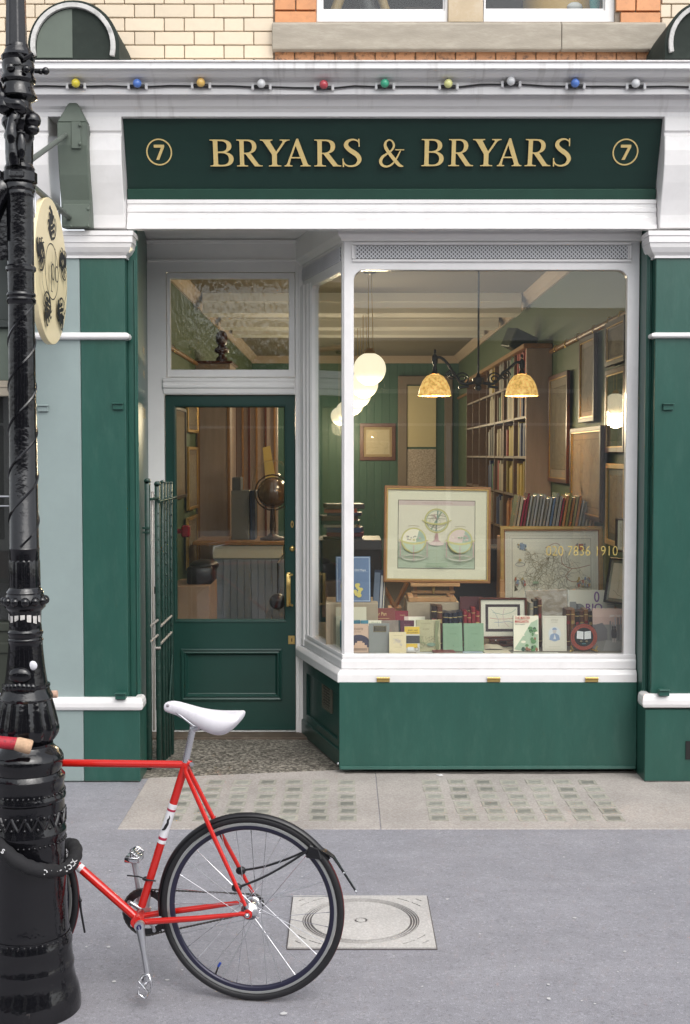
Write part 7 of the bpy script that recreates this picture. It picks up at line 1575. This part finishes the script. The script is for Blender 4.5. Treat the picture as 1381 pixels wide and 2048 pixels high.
def a_rio(a, w, h):
    a.rect(-w / 2 + .003, w / 2 - .003, .003, h - .003, mk('ivory_cover', (.70, .66, .54))); a.ellipse(-.26 * w, h * .60, w * .13, h * .12, mk('grey_photo', (.20, .20, .20)), 18); a.ellipse(-.34 * w, h * .66, w * .07, h * .07, mk('grey_photo2', (.10, .10, .10)), 14); a.rect(-.46 * w, -.32 * w, h * .50, h * .76, mk('mid_grey_photo', (.26, .26, .25)))
    a.ring(.12 * w, h * .86, w * .06, h * .11, w * .034, PUR); a.text('RIO', .06 * w, h * .57, h * .15, PUR, maxw=w * .36, bold=.02)
    for k in range(8): a.rect(.34 * w, .48 * w, h * (.60 + .046 * k), h * (.612 + .046 * k), mk('grey_print_line', (.28, .26, .26)))
book('wide ivory print with purple O RIO lettering at the right of the window', 1137, 1231, 1180, 1262, .74, mk('ivory_board', (.68, .64, .52)), a_rio, 0, .12, .012, base=ZSH + .03)
def a_street(a, w, h):
    a.rect(-w / 2, w / 2, 0, h, mk('grey_street_photo', (.20, .185, .165))); a.rect(-w / 2, w / 2, h * .62, h, mk('rosy_sky_print', (.46, .31, .26))); a.rect(-w / 2, w / 2, h * .8, h, mk('pale_rosy_sky_print', (.52, .36, .30))); a.rect(w * -.5, w * -.2, h * .26, h * .60, mk('facade_print', (.08, .075, .07))); a.shape([[(-.5 * w, h * .6), (-.2 * w, h * .66), (-.05 * w, h * .5), (-.05 * w, h * .25), (-.5 * w, h * .2)]], mk('facade_print2', (.12, .11, .11)))
    for k in range(6): a.rect(w * (.02 + .08 * k), w * (.07 + .08 * k), h * (.25), h * ra.uniform(.62, .82), mk('facade_col_%d' % (k % 3), [(.15, .14, .14), (.26, .24, .24), (.34, .33, .34)][k % 3]))
    a.shape([[(-.2 * w, 0), (.5 * w, 0), (.4 * w, h * .22), (-.1 * w, h * .25)]], mk('pavement_print', (.28, .265, .24)))
    for cx in (.12, .19): a.ellipse(cx * w, h * .40, w * .05, h * .13, K_, 12); a.ellipse(cx * w, h * .55, w * .025, h * .04, K_, 10); a.rect(cx * w - w * .018, cx * w - w * .006, h * .2, h * .3, PINK); a.rect(cx * w + w * .006, cx * w + w * .018, h * .2, h * .3, PINK)
    a.text('JAM TART', .22 * w, h * .80, h * .05, PRINT_W, maxw=w * .4)
book('street photograph book with two dark figures in the bottom right window corner', 1187, 1251, 1217, 1303, .43, mk('brown_jacket', (.10, .07, .06)), a_street, -.04, .16, .03)
# round plaque on a stand
y = .40; c_ = P(1168, 1274, y); RP = thing('round_plaque', 'round red and black plaque showing an open book on a small stand', 'plaque', (c_.x, y, ZSH))
rP = X(1199, y) - c_.x; m = MB(); m.slab([ell(c_.x, c_.z, rP, rP, 40)], y, .012, mk('black_plaque', (.010, .012, .012), rough=.35)); obj('disc', m, None, RP)
m = MB(); RPM = mk('plaque_red_ring', (.30, .055, .030)); m.slab([ell(c_.x, c_.z, rP * .97, rP * .97, 40), ell(c_.x, c_.z, rP * .70, rP * .70, 40)], y - .004, .005, RPM); obj('red_ring', m, None, RP)
a = Art(y - .0045); TXT = 'ANTIQUARIAN BOOKSELLERS ASSOCIATION'
for k, chx in enumerate(TXT):
    if chx == ' ': continue
    an = R(215 - 250 * k / (len(TXT) - 1)); t_ = Art(0); t_.text(chx, 0, -.004, .010, mk('plaque_text', (.10, .02, .015))); t_.mb.xf(Matrix.Translation((c_.x + rP * .835 * math.cos(an), y - .0046, c_.z + rP * .835 * math.sin(an))) @ Matrix.Rotation(math.pi / 2 - an, 4, 'Y')); a.mb.join(t_.mb)
for s_ in (-1, 1):
    a.shape([[(c_.x + s_ * rP * .04, c_.z - rP * .16), (c_.x + s_ * rP * .52, c_.z - rP * .10), (c_.x + s_ * rP * .50, c_.z + rP * .46), (c_.x + s_ * rP * .04, c_.z + rP * .40)]], PRINT_W)
    a.lines([[(c_.x + s_ * rP * .1, c_.z + rP * (.3 - .09 * k)), (c_.x + s_ * rP * .44, c_.z + rP * (.34 - .09 * k))] for k in range(5)], .001, INK_S)
    a.ellipse(c_.x + s_ * rP * .2, c_.z - rP * .30, rP * .10, rP * .06, mk('dull_gold_print', (.22, .18, .10)), 10)
a.rect(c_.x - rP * .15, c_.x + rP * .15, c_.z - rP * .52, c_.z - rP * .44, mk('teal_print', (.05, .16, .16))); obj('emblem', a.mb, None, RP, recalc=False)
for s_ in (-1, 1): m = MB(); m.tube([(c_.x + s_ * .085, y - .012, c_.z - .055), (c_.x + s_ * .070, y - .014, c_.z - .085), (c_.x + s_ * .085, y - .01, ZSH + .006), (c_.x + s_ * .055, y + .05, ZSH + .006)], .006, 8); obj('stand_foot', m, BRASS, RP)
# --- front row
book('tall cream folio at the left behind the white window post', 673, 734, 1214, 1305, .52, mk('cream_folio', (.62, .57, .42)), lambda a, w, h: a.text('LONDON', -.2 * w, h * .82, h * .06, mk('faint_title', (.5, .45, .33)), maxw=w * .5), .06, .14, .03)
book('brick red book with gold script title in the back row', 733, 792, 1216, 1262, .66, mk('brick_red_cover', (.21, .045, .03), var=.1), lambda a, w, h: (a.text('Peter Pan', -w * .05, h * .80, h * .10, GOLD, maxw=w * .5), a.lines([[(-.4 * w, h * .72), (.3 * w, h * .72)]], .002, GOLD)), .10, .12, .03)
book('small crimson book right of the brick red book', 790, 817, 1221, 1262, .68, mk('crimson_cover', (.24, .02, .035)), lambda a, w, h: (a.text('POEMS', .1 * w, h * .85, h * .035, GOLD, maxw=w * .5), a.text('TALES', .1 * w, h * .68, h * .035, GOLD, maxw=w * .5)), 0, .12, .03)
book('pale pink sheet above the yellow and black book', 811, 853, 1233, 1270, .60, mk('pale_pink_board', (.62, .45, .38)), lambda a, w, h: a.rect(-w * .3, w * .5, h * .3, h * .98, PAPER_W), .1, .3, .01, base=ZSH + .03)
book('maroon book above the yellow and black book', 802, 829, 1240, 1300, .50, mk('maroon_cover', (.10, .018, .04)), lambda a, w, h: a.text('Sonnets', 0, h * .82, h * .05, mk('dim_rose', (.3, .12, .13)), maxw=w * .6), 0, .14, .025)
book('grey-brown photograph book behind the grey book', 764, 802, 1240, 1300, .50, mk('taupe_cover', (.25, .20, .16), var=.3, vscale=20), lambda a, w, h: (a.rect(-w * .5, w * .5, 0, h * .36, mk('dark_photo', (.05, .045, .045))), a.rect(w * .40, w * .5, 0, h, mk('dark_spine_side', (.03, .03, .035)))), .08, .14, .03)
book('blue and white paperback peeping out behind the grey book', 722, 766, 1240, 1300, .50, mk('teal_blue_cover', (.05, .22, .30)), lambda a, w, h: (a.rect(-w * .15, w * .5, h * .8, h, PAPER_W), a.text('LIBRARY', .15 * w, h * .88, h * .07, GRD, maxw=w * .5)), 0, .14, .02)
book('teal book with its edge showing through the side window', 682, 722, 1240, 1304, .46, mk('deep_teal_cover', (.02, .13, .19)), None, .12, .14, .03)
PEACH = mk('peach_cover', (.58, .40, .29))
def a_room(a, w, h):
    a.text('room', w * .02, h * .78, h * .12, mk('umber_print', (.14, .09, .07)), maxw=w * .72); a.text('WITH VIEW', 0, h * .70, h * .035, mk('umber_print', (.14, .09, .07)), maxw=w * .5)
    a.shape([[(-w * .40, h * .18)] + [(w * .06 + w * .46 * math.cos(t), h * .38 + h * .24 * math.sin(t)) for t in [math.pi * (1 - i / 14) for i in range(15)]] + [(w * .52 - .002, h * .18)]], mk('midnight_print', (.035, .030, .06)))
    for x0, x1, z0, z1 in ((-.2, .42, .16, .26), (-.1, .32, .26, .34), (.0, .22, .34, .40)): a.rect(x0 * w, x1 * w, z0 * h, z1 * h, mk('apricot_print', (.62, .40, .27)))
    a.lines([[(-.4 * w, h * .13), (.42 * w, h * .13)], [(-.4 * w, h * .09), (.42 * w, h * .09)]], .003, mk('umber_print', (.14, .09, .07)))
book('peach book with a dark arch on its cover next to the white window post', 692, 738, 1247, 1308, .36, PEACH, a_room, .03, .14, .022)
GRYB = mk('grey_cloth_cover', (.235, .24, .22), var=.05, vscale=40)
book('grey cloth book with a black title label in the front row', 738, 779, 1246, 1309, .355, GRYB, lambda a, w, h: (a.rect(-w * .28, w * .36, h * .70, h * .92, K_), a.frame(-w * .26, w * .34, h * .71, h * .91, .001, GOLD), a.lines([[(-w * .2, h * (.74 + .035 * k)), (w * .28, h * (.74 + .035 * k))] for k in range(5)], .0016, mk('dull_gilt_line', (.3, .24, .12)))), -.03, .14, .035)
book('small cream booklet in front of the yellow and black book', 779, 813, 1263, 1311, .325, mk('butter_cover', (.72, .60, .37)), lambda a, w, h: ([a.ring(w * ra.uniform(-.22, .26), h * ra.uniform(.40, .66), w * .055, h * .045, .0014, mk('lilac_line', (.40, .36, .42)), 12) for _ in range(12)], a.lines([[(-w * .25, h * .84), (w * .3, h * .84)], [(-w * .2, h * .30), (w * .25, h * .30)]], .0012, INK_S)), .02, .12, .012)
YLW = mk('yellow_jacket', (.72, .48, .05))
book('yellow and black paperback beside the olive book', 810, 840, 1252, 1306, .38, mk('greyish_white_jacket', (.60, .56, .50)), lambda a, w, h: (a.rect(-w / 2, w / 2, h * .70, h * .99, YLW), a.rect(-w / 2, w / 2, h * .34, h * .64, mk('charcoal_print', (.045, .045, .05))), a.rect(-w / 2, w * .35, h * .16, h * .33, YLW), a.text('BABY SAM', .05 * w, h * .82, h * .06, K_, maxw=w * .8), a.text('IS CLOUDY', .05 * w, h * .73, h * .06, K_, maxw=w * .8), a.ring(w * .3, h * .12, w * .12, h * .09, .002, K_, 14), a.rect(-w * .3, w * .1, h * .06, h * .2, PRINT_W)), .02, .13, .02)
OLB = mk('olive_buff_cover', (.42, .38, .22), var=.10, vscale=25)
def a_olive(a, w, h):
    GN = mk('leaf_green_print', (.20, .26, .12)); BR_ = mk('bark_print', (.22, .20, .10))
    a.text('LONDON', -.1 * w, h * .86, h * .05, BR_, maxw=w * .6); a.text('RIVERS', -.1 * w, h * .68, h * .05, BR_, maxw=w * .45)
    for k in range(26): a.line(squig(-w * .45, w * .46, h * .05, h * .5, 5), .002, GN if k % 2 else BR_)
    for k in range(12): a.line([(w * .30 + w * .012 * k, h * .06), (w * (.26 + .01 * k), h * .5), (w * (.30 + .015 * k), h * .97)], .0018, GN if k % 2 else BR_)
    a.ellipse(w * .1, h * .22, w * .18, h * .06, mk('pond_print', (.18, .26, .18)), 16)
book('olive illustrated book right of the yellow paperback', 834, 882, 1239, 1306, .40, OLB, a_olive, .07, .15, .028)
SAGE = mk('sage_green_cover', (.20, .31, .19), var=.04, vscale=30); SAGE_L = mk('pale_sage_print', (.30, .40, .28))
for (px0, px1, lab) in ((887, 926, 'left one of two sage green books in the front row'), (929, 969, 'right one of two sage green books in the front row')):
    book(lab, px0, px1, 1246, 1303, .41, SAGE, lambda a, w, h: (a.frame(-w * .40, w * .42, h * .07, h * .94, .0016, SAGE_L), a.frame(-w * .34, w * .36, h * .11, h * .90, .0010, SAGE_L), a.text('LOLITA', .02 * w, h * .60, h * .05, mk('moss_print', (.10, .18, .09)), maxw=w * .55), a.text('VOL', .02 * w, h * .80, h * .025, mk('moss_print', (.10, .18, .09)), maxw=w * .4), a.ellipse(.02 * w, h * .2, w * .03, h * .02, mk('moss_print', (.10, .18, .09)), 8)), .05, .17, .022)
def a_master(a, w, h):
    a.rect(-w / 2, w / 2, 0, h, PAPER_W); MR = mk('vermilion_title', (.55, .08, .06)); G1, G2, G3 = mk('emerald_print', (.12, .26, .10)), mk('pale_green_print', (.42, .52, .36)), mk('rust_print', (.30, .13, .07))
    a.shape([[(-.48 * w, h * .05), (-.1 * w, h * .45), (.2 * w, h * .80), (.47 * w, h * .9), (.47 * w, h * .02), (-.3 * w, h * .02)]], G2)
    for k in range(26):
        x, z = ra.uniform(-.2, .42) * w, ra.uniform(.04, .72) * h
        if z / h > x / w + .62: continue
        a.ellipse(x, z, w * ra.uniform(.04, .11), h * ra.uniform(.03, .07), ra.choice([G1, G3, G1, mk('bottle_print', (.04, .09, .05)), PAPER_W]), 8)
    a.text('THE MASTER', -.44 * w, h * .90, h * .075, MR, 'l', w * .60, .015); a.text('MARGARITA', -.44 * w, h * .80, h * .075, MR, 'l', w * .55, .015); a.text('Mikhail Bulgakov', -.44 * w, h * .74, h * .035, K_, 'l', w * .4)
book('white and green book with red title in the front row', 1028, 1078, 1231, 1301, .42, mk('dark_green_board', (.03, .05, .03)), a_master, -.02, .14, .035)
def a_port(a, w, h):
    a.frame(-w * .44, w * .44, h * .05, h * .95, .001, INK_S); BL_ = mk('portrait_blue', (.24, .31, .44)); a.text('SONGS', 0, h * .86, h * .045, INK_S, maxw=w * .6); a.text('OF LIFE', 0, h * .80, h * .035, INK_S, maxw=w * .4)
    a.ellipse(0, h * .48, w * .26, h * .21, mk('pale_portrait_wash', (.62, .63, .62)), 24); a.shape([[(-.22 * w, h * .32), (-.17 * w, h * .46), (-.05 * w, h * .50), (.06 * w, h * .50), (.18 * w, h * .45), (.22 * w, h * .32), (0, h * .27)]], BL_); a.ellipse(0, h * .57, w * .08, h * .075, mk('portrait_skin', (.52, .46, .42)), 16); a.shape([ell(0, h * .60, w * .10, h * .06, 14, 0, math.pi)], BL_); a.shape([[(-.05 * w, h * .34), (0, h * .48), (.06 * w, h * .34)]], mk('pale_portrait_wash', (.62, .63, .62)))
    a.lines([[(-w * .25, h * .12), (w * .25, h * .12)]], .001, INK_S)
book('cream book with a blue portrait on its cover', 1086, 1134, 1231, 1301, .42, mk('ivory_cloth', (.66, .61, .50)), a_port, -.03, .13, .03, spine=DKB)
# things lying flat on the shelf
def flat(label, px0, px1, pyf, pyb, m_, th=.006, cat='booklet', yaw=0.0, name='booklet'):
    A = Pz(px0, pyf, ZSH); Bq = Pz(px1, pyf, ZSH); C_ = Pz((px0 + px1) / 2, pyb, ZSH); w, d = Bq.x - A.x, max(.03, C_.y - A.y); m = MB(); m.box(-w / 2, w / 2, -d / 2, d / 2, 0, th); o = obj(name, m, m_, None, world=False, bevel=min(.002, th * .3)); o.location = ((A.x + Bq.x) / 2, A.y + d / 2, ZSH + .0012); o.rotation_euler = (0, 0, yaw); return tag(o, label, cat)
flat('dark red booklet lying flat on the shelf before the green books', 868, 912, 1309, 1302, mk('dark_red_booklet', (.18, .04, .035)), .010, yaw=.06)
flat('pale blue leaflet lying flat beside the red booklet', 928, 968, 1309, 1304, mk('pale_blue_leaflet', (.38, .44, .50)), .003, yaw=-.05)
flat('cream leaflet lying flat in front of the small railway map', 972, 1024, 1309, 1301, mk('cream_leaflet', (.62, .55, .40)), .003, yaw=.04)
flat('grey map sheet lying flat in front of the white and green book', 1030, 1120, 1309, 1305, mk('grey_map_sheet', (.42, .40, .34)), .002)
flat('grey leaflet lying flat in front of the olive book', 834, 866, 1309, 1305, mk('grey_leaflet', (.45, .45, .44)), .003)
m = MB(); A = Pz(968, 1300, ZSH); Bq = Pz(1028, 1300, ZSH); n = 12; vs = []; fs = []
for i in range(n + 1):
    t = i / n; x = A.x + (Bq.x - A.x) * t; zz = ZSH + .003 + .035 * math.sin(math.pi * min(1, t * 1.3)) * (1 - t) + .004 * math.sin(t * 14)
    vs += [(x, A.y - .02, zz * .4 + (ZSH + .003) * .6), (x, A.y + .10, zz)]
for i in range(n): fs.append((2 * i, 2 * i + 2, 2 * i + 3, 2 * i + 1))
m.add(vs, fs, None, True); o = obj('open_leaflet', m, mk('buff_leaflet', (.60, .52, .38)), None); tag(o, 'curling open buff leaflet below the framed railway map', 'leaflet')
# gilt telephone number on the window glass
a = Art(YB + .0275); z_ = Z(1112, YB); xa, xb = X(1096, YB), X(1240, YB); 
v, f, w = text_tris('020 7836 1910', -.008)
a.text('020 7836 1910', (xa + xb) / 2, z_, Z(1092, YB) - z_, GOLD_G, maxw=xb - xa, bold=-.008); obj('phone_number', a.mb, None, BW, recalc=False)

# ================================================================== ROOM UPSTAIRS
UF = MB(); UF.box(-1.0, 2.6, YW + .1, 3.0, Z(60, .3) - .12, Z(60, .3) - .04); struct('upstairs_floor', UF, DARKW)
UB = MB(); UB.box(-1.0, 2.6, 2.9, 3.0, Z(60, .3), 6.6); struct('upstairs_wall', UB, mat('mauve_wall', (.05, .030, .034), rough=.7))
m = MB(); m.box(-1.05, -1.0, .3, 3, 4.2, 6.6); m.box(2.6, 2.65, .3, 3, 4.2, 6.6); struct('upstairs_wall', m, mat('mauve_wall', (.05, .030, .034), rough=.7)); m = MB(); m.box(-1.05, 2.65, .3, 3, 6.6, 6.7); struct('upstairs_ceiling', m, mat('dim_ceiling', (.08, .07, .065), rough=.8))
zf = Z(22, .4)
m = MB(); y = .62; p = P(1130, 5, y); m.lathe([(.24, -.1), (.25, -.05), (.25, .35), (.24, .38)], (p.x, y + .1, zf), 28); o = obj('gold_drum', m, mat('golden_lamp_shade', (.50, .30, .06), rough=.4, var=.1, vscale=4), None, loc=(p.x, y + .1, zf)); tag(o, 'golden lampshade behind the right upper window', 'lampshade')
m = MB(); p = P(1190, 10, .42); m.lathe([(.028, -.01), (.034, .06)], (p.x, .42, Z(20, .42)), 16, mk('teal_cup', (.04, .33, .33))); m.lathe([(.035, .06), (.036, .10)], (p.x, .42, Z(20, .42)), 16, mk('yellow_cup_rim', (.6, .5, .08))); o = obj('paper_cup', m, None, None); tag(o, 'teal and yellow cup at the corner of the right upper window', 'cup')
m = MB(); p = P(1150, 14, .45); m.sphere((p.x, .45, Z(14, .45)), .05, None, 10, 6, (1, .5, .6)); o = obj('white_cloth', m, mk('white_cloth', (.6, .6, .6)), None); tag(o, 'crumpled white cloth beside the teal cup upstairs', 'cloth')
m = MB(); A, Bq = P(808, 17, .4), P(862, 10, .5); m.hexa([(A.x, .35, A.z - .01), (Bq.x, .35, A.z - .01), (Bq.x, .36, A.z - .01), (A.x, .36, A.z - .01)], [(A.x + .03, .55, Bq.z), (Bq.x, .55, Bq.z), (Bq.x, .56, Bq.z), (A.x + .03, .56, Bq.z)]); o = obj('pink_paper', m, mk('pink_paper', (.55, .42, .42)), None); tag(o, 'pale pink paper on the sill of the left upper window', 'paper')
m = MB(); p0 = P(690, 18, .5); m.tube([(p0.x - .1, .55, p0.z - .1), (p0.x + .12, .6, p0.z + .5)], .035, 6, mk('ochre_strut', (.30, .20, .07))); m.tube([(p0.x + .18, .55, p0.z - .1), (p0.x + .02, .6, p0.z + .5)], .05, 6, mk('dark_strut', (.02, .02, .02))); m.tube([(p0.x + .30, .55, p0.z - .1), (p0.x + .16, .6, p0.z + .3)], .03, 6, mk('ochre_strut', (.30, .20, .07))); o = obj('trestle', m, None, None); tag(o, 'dark and ochre trestle legs behind the left upper window', 'trestle')

# ================================================================== OPPOSITE SIDE OF THE STREET (seen only as reflections; height and paleness shaped for daylight)
OB = thing('opposite_building', 'shops across the street mirrored in the glass, kept low and pale for light', 'building', (0, -10.6, 0)); yo = -10.6
OW = mat('opposite_brickwork', (0.68, 0.64, 0.58), rough=.8, var=.1, vscale=2); OG = mat('opposite_dark_glass', (.02, .022, .025), rough=.08); OWH = mat('opposite_white_paint', (.85, .84, .82), rough=.5); OGR = mat('opposite_dark_paint', (.03, .04, .04), rough=.5)
m = MB(); m.box(-14, 14, yo - .6, yo, 4.0, 4.2); obj('upper_wall', m, OW, OB)
m = MB(); m.box(-14, 14, yo - .6, yo - .25, 0, 4.0); obj('shop_backing', m, OGR, OB)
m = MB(); m.box(-14, 14, yo - .05, yo + .12, 3.7, 4.05); obj('cornice', m, OWH, OB)
m = MB(); m.box(-14, 14, yo - .1, yo + .04, 3.0, 3.65); obj('sign_band', m, OGR, OB)
for k, x0 in enumerate((-13, -9, -4.6, -.3, 4.2, 8.6)):
    m = MB(); m.box(x0, x0 + 3.9, yo - .22, yo - .2, .6, 2.95); obj('shop_window_glass', m, OG, OB)
    m = MB(); m.slab([rect(x0, x0 + 3.9, .52, 2.98), rect(x0 + .07, x0 + 1.85, .68, 2.42), rect(x0 + 1.92, x0 + 3.83, .68, 2.42), rect(x0 + .07, x0 + 3.83, 2.46, 2.92)], yo - .2, .12, OWH); m.xf(Matrix.Translation((0, 0, 0))); obj('shop_window_frame', m, None, OB)
    m = MB(); m.box(x0, x0 + 3.9, yo - .2, yo - .02, .1, .5); obj('stall_board', m, mat('opposite_stall_%d' % k, [(.05, .06, .09), (.12, .03, .03), (.03, .07, .05), (.08, .08, .08), (.10, .07, .04), (.03, .03, .03)][k], rough=.5), OB)
    m = MB(); m.box(x0 + 3.92, x0 + 4.28, yo - .2, yo + .05, 0, 3.7); obj('shop_pier', m, OWH if k % 2 else OW, OB)
for fl_ in range(0):
    for k in range(9): x0 = -13 + k * 3; m = MB(); m.box(x0, x0 + 1.3, yo - .05, yo + .012, 5.0 + 2.9 * fl_, 6.8 + 2.9 * fl_, OG); m.box(x0 - .08, x0 + 1.38, yo, yo + .06, 4.88 + 2.9 * fl_, 4.98 + 2.9 * fl_, OWH); obj('upper_window', m, None, OB)
